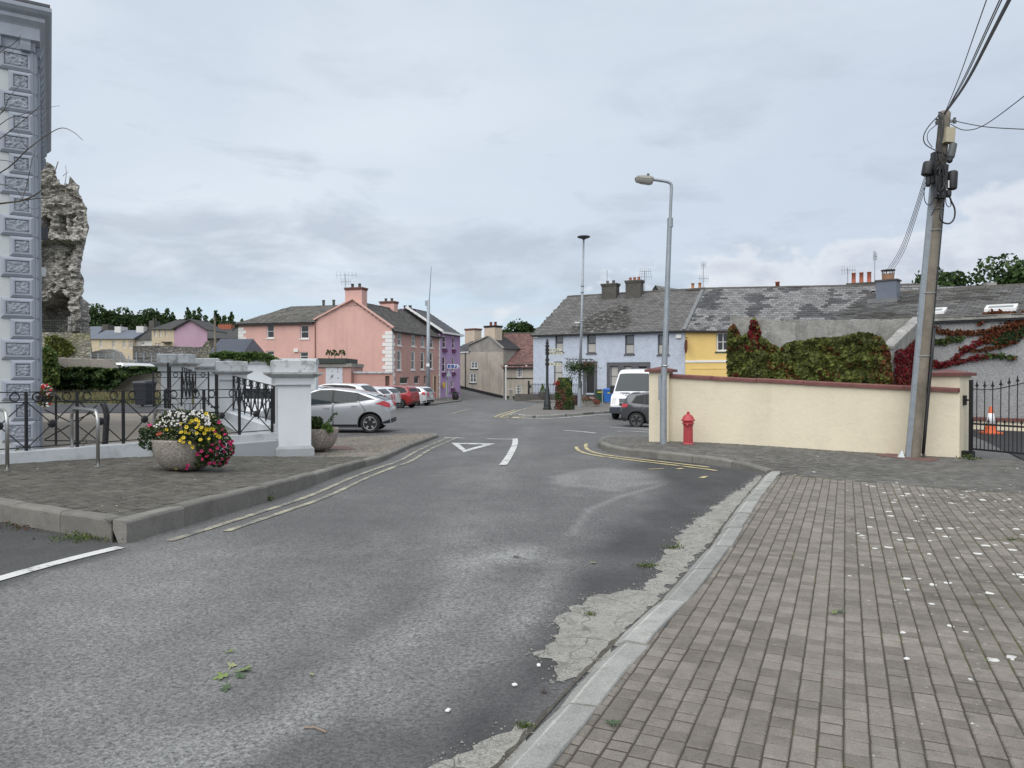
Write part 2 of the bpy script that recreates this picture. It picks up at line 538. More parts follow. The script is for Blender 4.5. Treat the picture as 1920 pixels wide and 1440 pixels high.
def mat_asphalt():
	m = bpy.data.materials.new('asphalt'); m.use_nodes = True
	t = NT(m.node_tree); b = t.n['Principled BSDF']
	pos = t.new('ShaderNodeNewGeometry').outputs['Position']
	at = t.new('ShaderNodeAttribute',attribute_name='wear')
	wear = at.outputs['Fac']
	big = t.noise(pos,0.55,5,0.6)
	mid = t.noise(pos,2.6,5,0.65,0.5)
	sv = t.vmath('MULTIPLY',pos,(2.2,0.35,1.0))
	trk = t.noise(sv,0.9,4,0.6)
	tone = t.math('ADD',wear,t.rng(big,0.3,0.7,-0.16,0.16))
	tone = t.math('ADD',tone,t.rng(mid,0.3,0.7,-0.12,0.12))
	tone = t.math('ADD',tone,t.rng(trk,0.3,0.7,-0.10,0.10))
	c1 = t.mix(t.rng(tone,-1.0,0.0),(0.043,0.0425,0.043),(0.122,0.1205,0.119))
	c1 = t.mix(t.rng(tone,0.0,1.0),c1,(0.265,0.265,0.258))
	# chippings of the wearing course
	ch = t.voro(pos,95.0,'F1',1)
	chs = t.new('ShaderNodeSeparateColor'); t.put(chs.inputs[0],ch)
	fine = t.noise(pos,36.0,4,0.7)
	contrast = t.rng(tone,-0.9,0.5,0.28,0.66)
	f = t.math('ADD',t.math('MULTIPLY',t.math('SUBTRACT',chs.outputs[0],0.5),1.1),t.rng(fine,0.3,0.7,-0.7,0.7))
	fac = t.math('ADD',1.0,t.math('MULTIPLY',f,contrast))
	sc = t.new('ShaderNodeVectorMath',operation='SCALE'); t.put(sc.inputs[0],c1); t.put(sc.inputs['Scale'],t.math('MAXIMUM',fac,0.25))
	t.put(b.inputs['Base Color'],sc.outputs[0])
	t.put(b.inputs['Roughness'],t.rng(tone,-1,0.5,0.72,0.9))
	b.inputs['Specular IOR Level'].default_value = 0.35
	bp = t.new('ShaderNodeBump'); bp.inputs['Distance'].default_value = 0.004; bp.inputs['Strength'].default_value = 0.9
	t.put(bp.inputs['Height'],t.math('ADD',t.voro(pos,95.0,'F1',0),fine))
	t.put(b.inputs['Normal'],bp.outputs[0])
	return m
def mat_paver(name,col,lichen=1.0,side=None,light=0.0):
	m = bpy.data.materials.new(name); m.use_nodes = True
	t = NT(m.node_tree); b = t.n['Principled BSDF']
	geo = t.new('ShaderNodeNewGeometry'); pos = geo.outputs['Position']
	oi = t.new('ShaderNodeObjectInfo')
	rnd = t.math('FRACT',t.math('ADD',geo.outputs['Random Per Island'],oi.outputs['Random']))
	f = t.rng(rnd,0,1,0.80,1.2)
	f = t.math('MULTIPLY',f,t.rng(t.noise(pos,150,3,0.7),0.3,0.7,0.72,1.28))
	f = t.math('MULTIPLY',f,t.rng(t.noise(pos,12,5,0.65),0.3,0.7,0.85,1.15))
	f = t.math('MULTIPLY',f,t.rng(t.noise(pos,0.7,4,0.6),0.3,0.7,0.84,1.14))
	sc = t.new('ShaderNodeVectorMath',operation='SCALE'); sc.inputs[0].default_value = col; t.put(sc.inputs['Scale'],f)
	c = sc.outputs[0]
	# lime bloom on some blocks
	bl = t.noise(t.vmath('ADD',pos,(7,3,0)),2.4,6,0.7,0.3)
	c = t.mix(t.math('MULTIPLY',t.rng(bl,0.56,0.74),0.35),c,(0.30,0.285,0.265))
	# oil-dark and dirt
	c = t.mix(t.math('MULTIPLY',t.rng(t.noise(pos,3.2,6,0.7),0.58,0.75),0.4),c,(0.05,0.048,0.044))
	# where it is damp
	sep = t.new('ShaderNodeSeparateXYZ'); t.put(sep.inputs[0],pos)
	dmp = t.noise(pos,0.45,3,0.5)
	if side:
		sx = t.math('ADD',t.math('MULTIPLY',sep.outputs[0],side[0]),t.math('MULTIPLY',sep.outputs[1],side[1]))
		dmp = t.math('ADD',t.rng(sx,side[2],side[3],-0.3,0.3),dmp)
	damp = t.rng(dmp,0.40,0.66)
	vd = t.voro(pos,7.5,'F1',0)
	vcs = t.new('ShaderNodeSeparateColor'); t.put(vcs.inputs[0],t.voro(pos,7.5,'F1',1))
	rad = t.math('MULTIPLY',t.rng(vcs.outputs[0],0.38,1.0,0.0,0.36),t.math('MULTIPLY',damp,lichen))
	edge = t.math('ADD',t.math('SUBTRACT',rad,vd),t.rng(t.noise(pos,45,3,0.6),0,1,-0.05,0.05))
	c = t.mix(t.math('MULTIPLY',t.rng(edge,0.0,0.03),t.rng(rad,0.02,0.05)),c,(0.66,0.66,0.62))
	vd2 = t.voro(pos,22,'F1',0)
	vcs2 = t.new('ShaderNodeSeparateColor'); t.put(vcs2.inputs[0],t.voro(pos,22,'F1',1))
	rad2 = t.math('MULTIPLY',t.rng(vcs2.outputs[0],0.74,1.0,0.0,0.34),t.math('MULTIPLY',lichen,t.rng(dmp,.3,.6,.35,1.0)))
	c = t.mix(t.math('MULTIPLY',t.rng(t.math('SUBTRACT',rad2,vd2),0.0,0.06),0.7),c,(0.36,0.355,0.33))
	c = t.mix(t.math('MULTIPLY',t.math('MULTIPLY',damp,t.rng(t.noise(pos,5.5,6,0.7),0.52,0.72)),0.45),c,(0.035,0.038,0.024))
	t.put(b.inputs['Base Color'],c)
	b.inputs['Roughness'].default_value = 0.92
	b.inputs['Specular IOR Level'].default_value = 0.3
	bp = t.new('ShaderNodeBump'); bp.inputs['Distance'].default_value = 0.0025
	t.put(bp.inputs['Height'],t.noise(pos,120,4,0.7)); t.put(b.inputs['Normal'],bp.outputs[0])
	return m
def mat_joint():
	m = bpy.data.materials.new('paving_joint_bed'); m.use_nodes = True
	t = NT(m.node_tree); b = t.n['Principled BSDF']
	pos = t.new('ShaderNodeNewGeometry').outputs['Position']
	sep = t.new('ShaderNodeSeparateXYZ'); t.put(sep.inputs[0],pos)
	sx = t.math('ADD',sep.outputs[0],t.math('MULTIPLY',sep.outputs[1],-0.25))
	mo = t.math('ADD',t.noise(pos,1.1,4,0.6),t.rng(sx,0.2,3.2,-0.12,0.14))
	c = t.mix(t.rng(mo,0.50,0.60),(0.055,0.046,0.036),(0.065,0.07,0.02))
	t.put(b.inputs['Base Color'],c); b.inputs['Roughness'].default_value = 0.95
	return m
def mat_concrete(name,col,cracks=0.0,pale=0.3):
	m = bpy.data.materials.new(name); m.use_nodes = True
	t = NT(m.node_tree); b = t.n['Principled BSDF']
	geo = t.new('ShaderNodeNewGeometry'); pos = geo.outputs['Position']
	oi = t.new('ShaderNodeObjectInfo')
	f = t.rng(oi.outputs['Random'],0,1,0.86,1.12)
	f = t.math('MULTIPLY',f,t.rng(t.noise(pos,90,4,0.75),0.3,0.7,1 - pale,1 + pale))
	f = t.math('MULTIPLY',f,t.rng(t.noise(pos,4,6,0.65),0.3,0.7,0.82,1.16))
	sc = t.new('ShaderNodeVectorMath',operation='SCALE'); sc.inputs[0].default_value = col; t.put(sc.inputs['Scale'],f)
	c = sc.outputs[0]
	c = t.mix(t.math('MULTIPLY',t.rng(t.noise(pos,7,7,0.7,0.4),0.54,0.72),0.45),c,(0.10,0.10,0.085))
	if cracks:
		nz_ = t.new('ShaderNodeTexNoise'); nz_.inputs['Scale'].default_value = 3.0; t.put(nz_.inputs['Vector'],pos)
		wv = t.new('ShaderNodeVectorMath',operation='MULTIPLY_ADD')
		t.put(wv.inputs[0],nz_.outputs[1]); wv.inputs[1].default_value = (0.5,) * 3; t.put(wv.inputs[2],pos)
		e = t.voro(wv.outputs[0],2.1,'DISTANCE_TO_EDGE',0)
		e2 = t.voro(wv.outputs[0],6.5,'DISTANCE_TO_EDGE',0)
		msk = t.rng(t.noise(pos,1.6,4,.6),.42,.60)
		c = t.mix(t.math('MULTIPLY',t.rng(e,0.020,0.002,0.0,cracks),t.rng(t.noise(pos,2.3,3,.6),.36,.56)),c,(0.06,0.056,0.046))
		c = t.mix(t.math('MULTIPLY',t.rng(e2,0.03,0.004,0.0,.45),msk),c,(0.07,0.066,0.055))
		c = t.mix(t.math('MULTIPLY',t.rng(t.noise(pos,26,5,.75),.50,.66),.55),c,(0.10,0.098,0.09))
	t.put(b.inputs['Base Color'],c); b.inputs['Roughness'].default_value = 0.92; b.inputs['Specular IOR Level'].default_value = 0.3
	bp = t.new('ShaderNodeBump'); bp.inputs['Distance'].default_value = 0.004
	t.put(bp.inputs['Height'],t.noise(pos,80,4,0.7)); t.put(b.inputs['Normal'],bp.outputs[0])
	return m
def mat_line(name,col,wornlo,wornhi):
	m = bpy.data.materials.new(name); m.use_nodes = True
	t = NT(m.node_tree); b = t.n['Principled BSDF']
	pos = t.new('ShaderNodeNewGeometry').outputs['Position']
	n = t.math('ADD',t.math('MULTIPLY',t.noise(pos,3.0,6,0.7),0.6),t.math('MULTIPLY',t.noise(pos,28,5,0.75),0.4))
	sc = t.new('ShaderNodeVectorMath',operation='SCALE'); sc.inputs[0].default_value = col
	t.put(sc.inputs['Scale'],t.rng(t.noise(pos,60,3,0.7),0.3,0.7,0.78,1.12))
	c = t.mix(t.rng(n,wornlo,wornhi),sc.outputs[0],(0.115,0.115,0.115))
	t.put(b.inputs['Base Color'],c); b.inputs['Roughness'].default_value = 0.75
	return m
M['asphalt'] = mat_asphalt()
M['paver_r'] = mat_paver('grey_brown_block',(0.186,0.167,0.145),1.0,(1.0,-0.43,-0.35,1.0))
M['paver_far'] = mat_paver('grey_block',(0.125,0.12,0.11),0.75)
M['paver_l'] = mat_paver('mossy_block',(0.098,0.092,0.079),0.6)
M['paver_tip'] = mat_paver('buff_block',(0.20,0.178,0.148),0.2)
M['joint'] = mat_joint()
M['kerb_new'] = mat_concrete('dropped_kerb_concrete',(0.30,0.30,0.28))
M['kerb_old'] = mat_concrete('old_kerb_concrete',(0.185,0.178,0.16))
M['concrete'] = mat_concrete('cracked_old_concrete',(0.315,0.305,0.275),0.7,0.5)
M['line_white'] = mat_line('white_road_paint',(0.62,0.62,0.60),0.50,0.62)
M['line_white_worn'] = mat_line('worn_white_road_paint',(0.52,0.48,0.33),0.37,0.56)
M['line_yellow'] = mat_line('yellow_road_paint',(0.58,0.48,0.24),0.47,0.60)
M['grass'] = mk('grass_ground',(0.06,0.08,0.03),0.95,0.3,0.4,fine=0.4,fscale=12)
M['yard_paving'] = mk('buff_yard_paving',(0.25,0.215,0.175),0.9,0.12,0.9,fine=0.15,fscale=40,dirt=((0.10,0.09,0.075),1.4,0.52,0.7,0.5))
M['yard_tarmac'] = mk('dark_tarmac',(0.045,0.045,0.048),0.85,0.2,0.8,fine=0.3,fscale=60)
M['drive_tarmac'] = mk('driveway_tarmac',(0.024,0.024,0.026),0.8,0.25,1.5,fine=0.35,fscale=70,bump=0.003,bscale=80)
# ------------------------------------------------------------------ the ground and the road
sheet('ground',[(-900,-300),(900,-300),(900,1800),(-900,1800)],lambda a: Gs(a) - 0.5,M['grass'],res=60.0)
def seg_d(q,pl):
	d = np.full(len(q),1e9)
	for a,b in zip(pl[:-1],pl[1:]):
		a,b = np.array(a[:2]),np.array(b[:2])
		ab = b - a
		t = np.clip(((q - a) @ ab) / max(ab @ ab,1e-9),0,1)
		d = np.minimum(d,np.linalg.norm(q - (a + t[:,None] * ab),axis=1))
	return d
def road():
	xs = np.concatenate([np.arange(-32,-8,2.0),np.arange(-8,-6,0.3),np.arange(-6,4.6,0.09),np.arange(4.6,8,0.4),np.arange(8,33,2.0)])
	ys = np.concatenate([np.arange(-6,1.6,0.8),np.arange(1.6,14,0.09),np.arange(14,26,0.3),np.arange(26,48,0.8),np.arange(48,113,2.0)])
	X,Y = np.meshgrid(xs,ys)
	q = np.stack([X.ravel(),Y.ravel()],1)
	z = np.concatenate([Gs(c) for c in np.array_split(q,20)])
	rng = np.random.default_rng(4)
	wob = np.array([mnoise.noise(Vector((a * 1.7,b * 1.7,0))) * 0.16 + mnoise.noise(Vector((a * 5,b * 5,3))) * 0.07 for a,b in q])
	wear = np.zeros(len(q))
	def stroke(px,width,val,soft=0.5):
		pl = [gp(*p)[:2] for p in px]
		d = seg_d(q,pl) + wob * min(1.0,width * 2)
		wear[:] += val * np.clip((width * (1 + soft) - d) / (width * soft * 2),0,1)
	def area(px,val,soft=0.1):
		pl = [tuple(gp(*p)[:2]) for p in px]
		ins = inpoly(q,pl)
		d = seg_d(q,pl + [pl[0]]) * np.where(ins,1,-1) + wob
		wear[:] += val * np.clip(d / soft * 0.5 + 0.5,0,1)
	# newer dark tarmac along the right-hand side
	area([(700,1440),(900,1300),(1010,1190),(1080,1080),(1120,1010),(1215,955),(1250,905),(1180,870),(1230,855),(1440,888),(1330,1000),(1120,1240),(930,1440)],-0.78,0.2)
	area([(480,1440),(560,1385),(640,1352),(720,1358),(770,1385),(640,1440)],-0.45,0.12)
	area([(-400,1150),(0,1100),(90,1074),(190,1046),(236,1030),(236,1012),(0,960),(-400,930)],-0.75,0.06)
	area([(640,840),(900,900),(860,980),(700,1010),(560,1010),(470,990),(640,905)],-0.12,0.5)
	# worn chippings, pale and coarse, on the left
	area([(-200,1440),(-200,1090),(0,1100),(240,1035),(330,1010),(470,1030),(520,1100),(330,1210),(220,1440)],0.38,0.9)
	stroke([(180,1440),(420,1250),(640,1120),(860,1010)],0.30,0.14,1.0)
	# pale smears and traffic-polished tracks
	stroke([(330,1440),(560,1340),(690,1250),(830,1150),(880,1065),(980,1030)],0.20,0.42,0.7)
	stroke([(600,1440),(700,1330),(860,1230),(960,1120)],0.28,0.26,0.8)
	stroke([(885,1048),(1000,1040),(1090,1058),(1180,1055)],0.22,0.36,0.7)
	stroke([(1070,1003),(1105,955),(1165,930),(1245,908)],0.045,0.5,0.6)
	area([(1035,893),(1095,878),(1235,883),(1245,905),(1150,920),(1055,913)],0.50,0.12)
	stroke([(880,1000),(900,930),(960,850),(1000,800)],0.35,0.18,0.9)
	stroke([(760,1000),(860,880),(900,800),(900,770)],0.5,0.12,0.9)
	stroke([(930,1240),(1010,1130),(1040,1080)],0.12,0.3,0.8)
	area([(840,800),(1100,790),(1140,782),(940,770),(850,775)],0.10,1.2)
	nx,ny = len(xs),len(ys)
	mb = MB()
	mb.v = [(float(q[i,0]),float(q[i,1]),float(z[i])) for i in range(len(q))]
	mb.f = [[j * nx + i,j * nx + i + 1,(j + 1) * nx + i + 1,(j + 1) * nx + i] for j in range(ny - 1) for i in range(nx - 1)]
	mb.m = [0] * len(mb.f)
	o = mb.build('road',M['asphalt'],smooth=True,kind='structure')
	at = o.data.attributes.new('wear','FLOAT','POINT')
	at.data.foreach_set('value',wear.astype(np.float32))
	return o
road()
# ------------------------------------------------------------------ pavements, kerbs
WDIR = Vector((0.911,-0.4115))      # along the cream wall (to the right)
UDIR = Vector((0.4115,0.911))       # the paving courses, square to the wall
_PR = TPS([(-.8,1.5,.035),(-.06,3,.035),(1.5,6.2,.035),(3,9.5,.04),(4.15,12.1,.05),(3.84,12.94,.125),(2.92,14.3,.125),(2.2,15.5,.10),(2.0,16.4,.08),
		(2.1,18,.04),(2.26,19.5,.0),(3.55,16.4,.15),(3.6,18.9,.05),(8.2,14.4,.05),(6,15.4,.11),(9,12,.05),(8,9,.05),(4,4,.055),(6,3,.06),
		(10,5,.06),(3,0,.05),(12,14,.05),(14,8,.06)],0.004)
_PL = TPS([(-3.68,7.05,.22),(-3.39,8.69,.2),(-3.13,10.2,.155),(-3.02,12.3,.05),(-2.83,14.1,0.0),(-2.66,15.35,-.05),(-2.6,19,-.15),(-2.2,22.8,-.2),
		(-7.9,11.8,.24),(-6.5,13.4,.154),(-5.8,14.6,.04),(-4.85,15.5,-.08),(-5.6,8.1,.22),(-9,10,.26),(-12,12,.28),(-5.2,22,-.22),(-4.3,18,-.14)],0.004)
PR = lambda a: _PR(np.clip(np.atleast_2d(np.asarray(a,float))[:,:2],[-2,0],[14,21]))
PL = lambda a: _PL(np.clip(np.atleast_2d(np.asarray(a,float))[:,:2],[-13,6],[0,24]))
pr = lambda x,y: float(PR([(x,y)])[0])
pl_ = lambda x,y: float(PL([(x,y)])[0])
KR = smoothline([(-1.05,1.0),(-.065,2.99),(.478,4.14),(1.517,6.18),(2.85,9.2),(4.17,12.08)],8)
KR2 = smoothline([(4.17,12.1),(3.84,12.94),(2.92,14.28),(2.25,15.4),(2.02,16.4),(2.08,17.8),(2.4,19.3),(3.2,19.6),(4.4,19.2)],6)
KL = smoothline([gp(*p) for p in ((237,1019),(420,965),(535,930),(620,897),(682,876),(720,864),(770,840),(822,820))],6)
_tip = KL[-1]
KL = KL + [Vector((_tip.x - 0.1,_tip.y + 0.5)),Vector((_tip.x - 0.5,_tip.y + 0.75))]
KL = [Vector((p[0],p[1])) for p in KL]
KS = [Vector((KL[0].x,KL[0].y)),Vector((-5.62,8.12)),Vector((-8.2,9.5)),Vector((-12.5,11.8))]
KS = [KS[0].lerp(KS[1],i / 4) for i in range(4)] + [KS[1].lerp(KS[2],i / 5) for i in range(5)] + [KS[2].lerp(KS[3],i / 5) for i in range(6)]
def kerb_run(parent,path,side,topf,prof,mat,length=0.9,gap=0.008,seed=0,start=0.0,arris=None):
	rnd = random.Random(seed)
	path = [Vector((p[0],p[1])) for p in path]
	cum = [0.0]
	for a,b in zip(path[:-1],path[1:]): cum.append(cum[-1] + (b - a).length)
	def at(s):
		for i in range(len(path) - 1):
			if s <= cum[i + 1] or i == len(path) - 2:
				t = (s - cum[i]) / max(cum[i + 1] - cum[i],1e-9)
				return path[i].lerp(path[i + 1],t),(path[i + 1] - path[i]).normalized()
	s = start
	while s < cum[-1] - 0.1:
		e = min(s + length,cum[-1])
		mb = MB()
		k = 5
		dz = rnd.uniform(-.001,.009); dn = rnd.uniform(-.012,.012); tw = rnd.uniform(-.004,.004)
		rows = []
		for i in range(k):
			ss = s + gap / 2 + (e - s - gap) * i / (k - 1)
			p,t = at(ss)
			nrm = Vector((t.y,-t.x)) * side
			ctr = p + nrm * 0.12
			z = topf(ctr.x,ctr.y) + dz + tw * (i - 2)
			chip = 0.006 if i in (0,k - 1) else 0.0
			rows.append([(p.x + nrm.x * (d + dn),p.y + nrm.y * (d + dn),z + h + (nz((p.x,p.y,d * 9),6) * .006 if h > -.05 else 0) - (chip if h > -.05 else 0)) for d,h in prof])
		n = len(prof)
		vs = [q for r in rows for q in r]
		fs = []; ms = []
		for i in range(k - 1):
			for j in range(n - 1):
				q = (i * n + j,i * n + j + 1,(i + 1) * n + j + 1,(i + 1) * n + j)
				fs.append(q if side < 0 else q[::-1]); ms.append(1 if (j == 2 and arris) else 0)
		fs.append(tuple(range(n)) if side > 0 else tuple(range(n - 1,-1,-1)))
		fs.append(tuple((k - 1) * n + j for j in (range(n - 1,-1,-1) if side > 0 else range(n))))
		mb.add(vs,fs); mb.m = ms + [0,0]
		mb.build('kerb_stone',[mat,arris] if arris else mat,parent)
		s = e
def struct_empty(name):
	o = bpy.data.objects.new(name,None); COL.objects.link(o); o['kind'] = 'structure'
	FR[o.name] = Matrix.Identity(4)
	return o
DROP = [(0,-.2),(0,-.036),(.064,.002),(.080,.006),(.20,.012),(.205,.004),(.205,-.1)]
FULL = [(0,-.42),(0,-.03),(.012,-.010),(.032,0),(.145,.002),(.15,-.01),(.15,-.1)]
kr = struct_empty('kerb')
M['arris'] = mat_concrete('worn_pale_arris',(0.40,0.395,0.37))
kerb_run(kr,KR,1,pr,DROP,M['kerb_new'],0.91,0.016,1,0.15,M['arris'])
kerb_run(kr,KR2,1,pr,FULL,M['kerb_old'],0.9,0.006,2)
kl = struct_empty('kerb')
kerb_run(kl,KL,-1,pl_,FULL,M['kerb_old'],0.9,0.008,3)
kerb_run(kl,KS,1,pl_,FULL,M['kerb_old'],0.9,0.008,4,0.16)
def lay_blocks(poly,ang,wid,lens,seed,y_min=0.5,org=(0,0)):
	rnd = random.Random(seed)
	u = Vector((math.cos(ang),math.sin(ang))); v = Vector((-u.y,u.x))
	pts = [Vector(p[:2]) - Vector(org) for p in poly]
	us = [p.dot(u) for p in pts]; vs_ = [p.dot(v) for p in pts]
	out = []
	k0,k1 = int(min(vs_) / wid) - 1,int(max(vs_) / wid) + 1
	for k in range(k0,k1 + 1):
		a = min(us) - rnd.random() * 0.15
		while a < max(us):
			L = rnd.choice(lens)
			c = u * (a + L / 2) + v * (k + .5) * wid + Vector(org)
			out.append((c.x,c.y,L))
			a += L
	q = np.array(out)
	keep = inpoly(q[:,:2],[tuple(p[:2]) for p in poly]) & (q[:,1] > y_min)
	return q[keep]
def block_vs(c,L,wid,ang,z,rnd,gap=0.007,ch=0.006,dz=0.003,tilt=.013):
	hl,hw = (L - gap * 1.35) / 2,(wid - gap * .9) / 2
	ca,sa = math.cos(ang),math.sin(ang)
	dz = rnd.uniform(-dz,dz); tx,ty = rnd.uniform(-tilt,tilt),rnd.uniform(-tilt,tilt)
	vs = []
	for (m_,zz) in ((0,-0.02),(0,-ch),(ch,0)):
		for (i,j) in ((-1,-1),(1,-1),(1,1),(-1,1)):
			a,b = i * (hl - m_),j * (hw - m_)
			vs.append((c[0] + a * ca - b * sa,c[1] + a * sa + b * ca,z + zz + dz + a * tx + b * ty))
	return vs
BLOCK_F = [(8,9,10,11)] + [(4 + i,4 + (i + 1) % 4,8 + (i + 1) % 4,8 + i) for i in range(4)] + [(i,(i + 1) % 4,4 + (i + 1) % 4,4 + i) for i in range(4)]
# right-hand footpath -------------------------------------------------------
innerR = offset_line(KR,0.205) + offset_line(KR2,0.15)
WALL_A = Vector((3.25,16.52)); WALL_B = WALL_A + WDIR * 5.95
near_split = [Vector((4.35,11.75)),Vector((6.79,9.85)),Vector((9.5,7.6)),Vector((13,4.8))]
kr_in = offset_line(KR,0.207)
near_poly = [p for p in offset_line(KR,0.155) if p.y > 1.05 and p.y < 11.7] + near_split + [Vector((13,0.5)),Vector((0.2,0.5))]
far_poly = [Vector(near_split[0])] + [p for p in offset_line(KR2,0.152)] + [Vector((3.55,18.9)),Vector((3.9,16.55)),WALL_B + Vector((1.25,-.5)),Vector((13.5,11.6))] + near_split[::-1][:-1]
allR = [p for p in kr_in if p.y > 1.05] + [p for p in offset_line(KR2,0.152)] + [Vector((4.2,18.6)),Vector((4.4,16.6)),WALL_B + Vector((1.25,-.5)),Vector((13.5,11.6)),Vector((13.5,0.4)),Vector((0.0,0.4))]
pav_r = sheet('pavement',allR,lambda a: PR(a) - 0.006,M['joint'],res=0.5,thick=0.25)
UANG = math.atan2(UDIR.y,UDIR.x)
blk = lay_blocks(near_poly,UANG,0.103,[0.085,0.10,0.112,0.112,0.13],11)
zb = PR(blk[:,:2])
vis = (np.abs(blk[:,0] / np.maximum(blk[:,1],.1)) < 0.72) & (blk[:,1] > 2.75)
order = sorted(range(len(blk)),key=lambda i: (0 if vis[i] else 1,blk[i,1]))
single = set(order[:300])
rnd = random.Random(5)
BM = {}
for L in (0.085,0.10,0.112,0.13):
	mb = MB(); mb.add(block_vs((0,0),L,0.103,0,0,random.Random(1),dz=0.0),BLOCK_F)
	me = bpy.data.meshes.new('paver'); me.from_pydata(mb.v,[],mb.f); me.materials.append(M['paver_r']); BM[L] = me
rest = MB()
for i in range(len(blk)):
	x,y,L = blk[i]
	if i in single:
		me = BM[min(BM,key=lambda q: abs(q - L))]
		share('paver',me,pav_r,(x,y,float(zb[i]) + rnd.uniform(-.003,.003)),(rnd.uniform(-.014,.014),rnd.uniform(-.012,.012),UANG + rnd.uniform(-.008,.008) + (math.pi if rnd.random() < .5 else 0)))
	else:
		rest.add(block_vs((x,y),L,0.103,UANG + rnd.uniform(-.01,.01),float(zb[i]),rnd),BLOCK_F)
rest.build('pavers',M['paver_r'],pav_r,kind='stuff')
FANG = UANG + R(-33)
blk = lay_blocks(far_poly,FANG,0.122,[0.122,0.15,0.15],12)
zb = PR(blk[:,:2])
rest = MB()
for i in range(len(blk)):
	rest.add(block_vs(blk[i],blk[i,2],0.122,FANG,float(zb[i]),rnd,gap=0.009),BLOCK_F)
rest.build('pavers',M['paver_far'],pav_r,kind='stuff')
# left-hand footpath ----------------------------------------------------------
allL = [p for p in offset_line(KL,-0.152)] + [gp(635,821,.05).xy,gp(560,826,.05).xy,Vector((-6.2,20.6)),Vector((-4.95,15.95)),Vector((-6.5,14.0)),Vector((-8.7,11.7)),Vector((-12.5,12.6))] + [p for p in offset_line(KS,0.152)][::-1][:-1]
pav_l = sheet('pavement',allL,lambda a: PL(a) - 0.008,M['joint'],res=0.5,thick=0.3)
tipx = [tuple(p[:2]) for p in allL]
for nm,mat,cond,ang,seed in (('mossy_pavers',M['paver_l'],lambda q: q[:,1] < 15.6 + (q[:,0] + 4.5) * -0.4,R(-42),21),('buff_pavers',M['paver_tip'],lambda q: q[:,1] >= 15.6 + (q[:,0] + 4.5) * -0.4,R(20),22)):
	blk = lay_blocks(tipx,ang,0.122,[0.122,0.15,0.19],seed)
	blk = blk[cond(blk)]
	zb = PL(blk[:,:2])
	rest = MB()
	for i in range(len(blk)):
		rest.add(block_vs(blk[i],blk[i,2],0.122,ang,float(zb[i]),rnd,gap=0.013,dz=0.004,tilt=.03 if nm[0] == 'm' else .004),BLOCK_F)
	rest.build('pavers',mat,pav_l,kind='stuff')
def plates(name,px,mat,topf,parent=None,h=0.008,off=.12):
	pts = [gp(x,y,off) for x,y in px]
	mb = MB()
	n = len(pts)
	mb.add([(p.x,p.y,topf(p.x,p.y) + h) for p in pts] + [(p.x,p.y,topf(p.x,p.y) - .03) for p in pts],[tuple(range(n)),] + [(i,n + i,n + (i + 1) % n,(i + 1) % n) for i in range(n)])
	return mb.build(name,mat,parent)
M['rust_plate'] = mk('reddish_cover',(0.135,0.072,0.062),0.8,0.15,8,bump=0.004,bscale=60)
M['iron_plate'] = mk('grey_cover',(0.13,0.13,0.125),0.7,0.2,9,bump=0.004,bscale=60)
tag(plates('manhole_cover',[(601,858),(668,859),(650,851.5),(607,852)],M['rust_plate'],pl_,off=-.1),'flat reddish rectangular cover in the paving beside the smaller bowl planter','manhole cover','covers set in the paving')
tag(plates('inspection_cover',[(575,876),(606,877),(610,870),(583,869)],M['iron_plate'],pl_,off=-.08),'grey inspection cover in the paving in front of the white pillar','manhole cover','covers set in the paving')
tag(plates('cover_slab',[(1640,851),(1745,862),(1765,855),(1668,846)],M['rust_plate'],pr,h=.007,off=.08),'reddish brown cover slab in the paving at the foot of the timber pole','manhole cover','covers set in the paving')
# cracked concrete left bare along the right-hand kerb
def ragged(px,amp,off=0.0,step=0.06):
	pts = [gp(x,y,off) for x,y in px]
	out = []
	n = len(pts)
	for i in range(n):
		a,b = pts[i],pts[(i + 1) % n]
		k = max(1,int((b - a).length / step))
		for j in range(k):
			p = a.lerp(b,j / k)
			out.append(Vector((p.x + amp * nz((p.x,p.y,1),5) + amp * .6 * nz((p.x,p.y,4),17) + amp * .4 * nz((p.x,p.y,2),45),p.y + amp * nz((p.x,p.y,8),5) + amp * .6 * nz((p.x,p.y,11),17) + amp * .4 * nz((p.x,p.y,3),45))))
	return out
main = [(1175,1195),(1100,1265),(1050,1287),(1048,1262),(1030,1240),(1000,1225),(1022,1214),(1050,1205),(1055,1188),(1045,1172),(1062,1152),(1085,1138),(1095,1122),(1162,1109),(1214,1106),(1232,1085),
		(1228,1058),(1246,1037),(1268,1014),(1300,980),(1330,957),(1356,938),(1402,908),(1420,893),(1442,890),(1400,935),(1310,1040),(1240,1120)]
sheet('concrete_strip',ragged(main,0.075,step=.03),lambda a: Gs(a) + 0.004,M['concrete'],res=0.2)
corner = [(780,1470),(812,1440),(850,1420),(880,1400),(930,1385),(985,1358),(1000,1372),(930,1450),(900,1475)]
sheet('concrete_strip',ragged(corner,0.06,step=.03),lambda a: Gs(a) + 0.0045,M['concrete'],res=0.15)
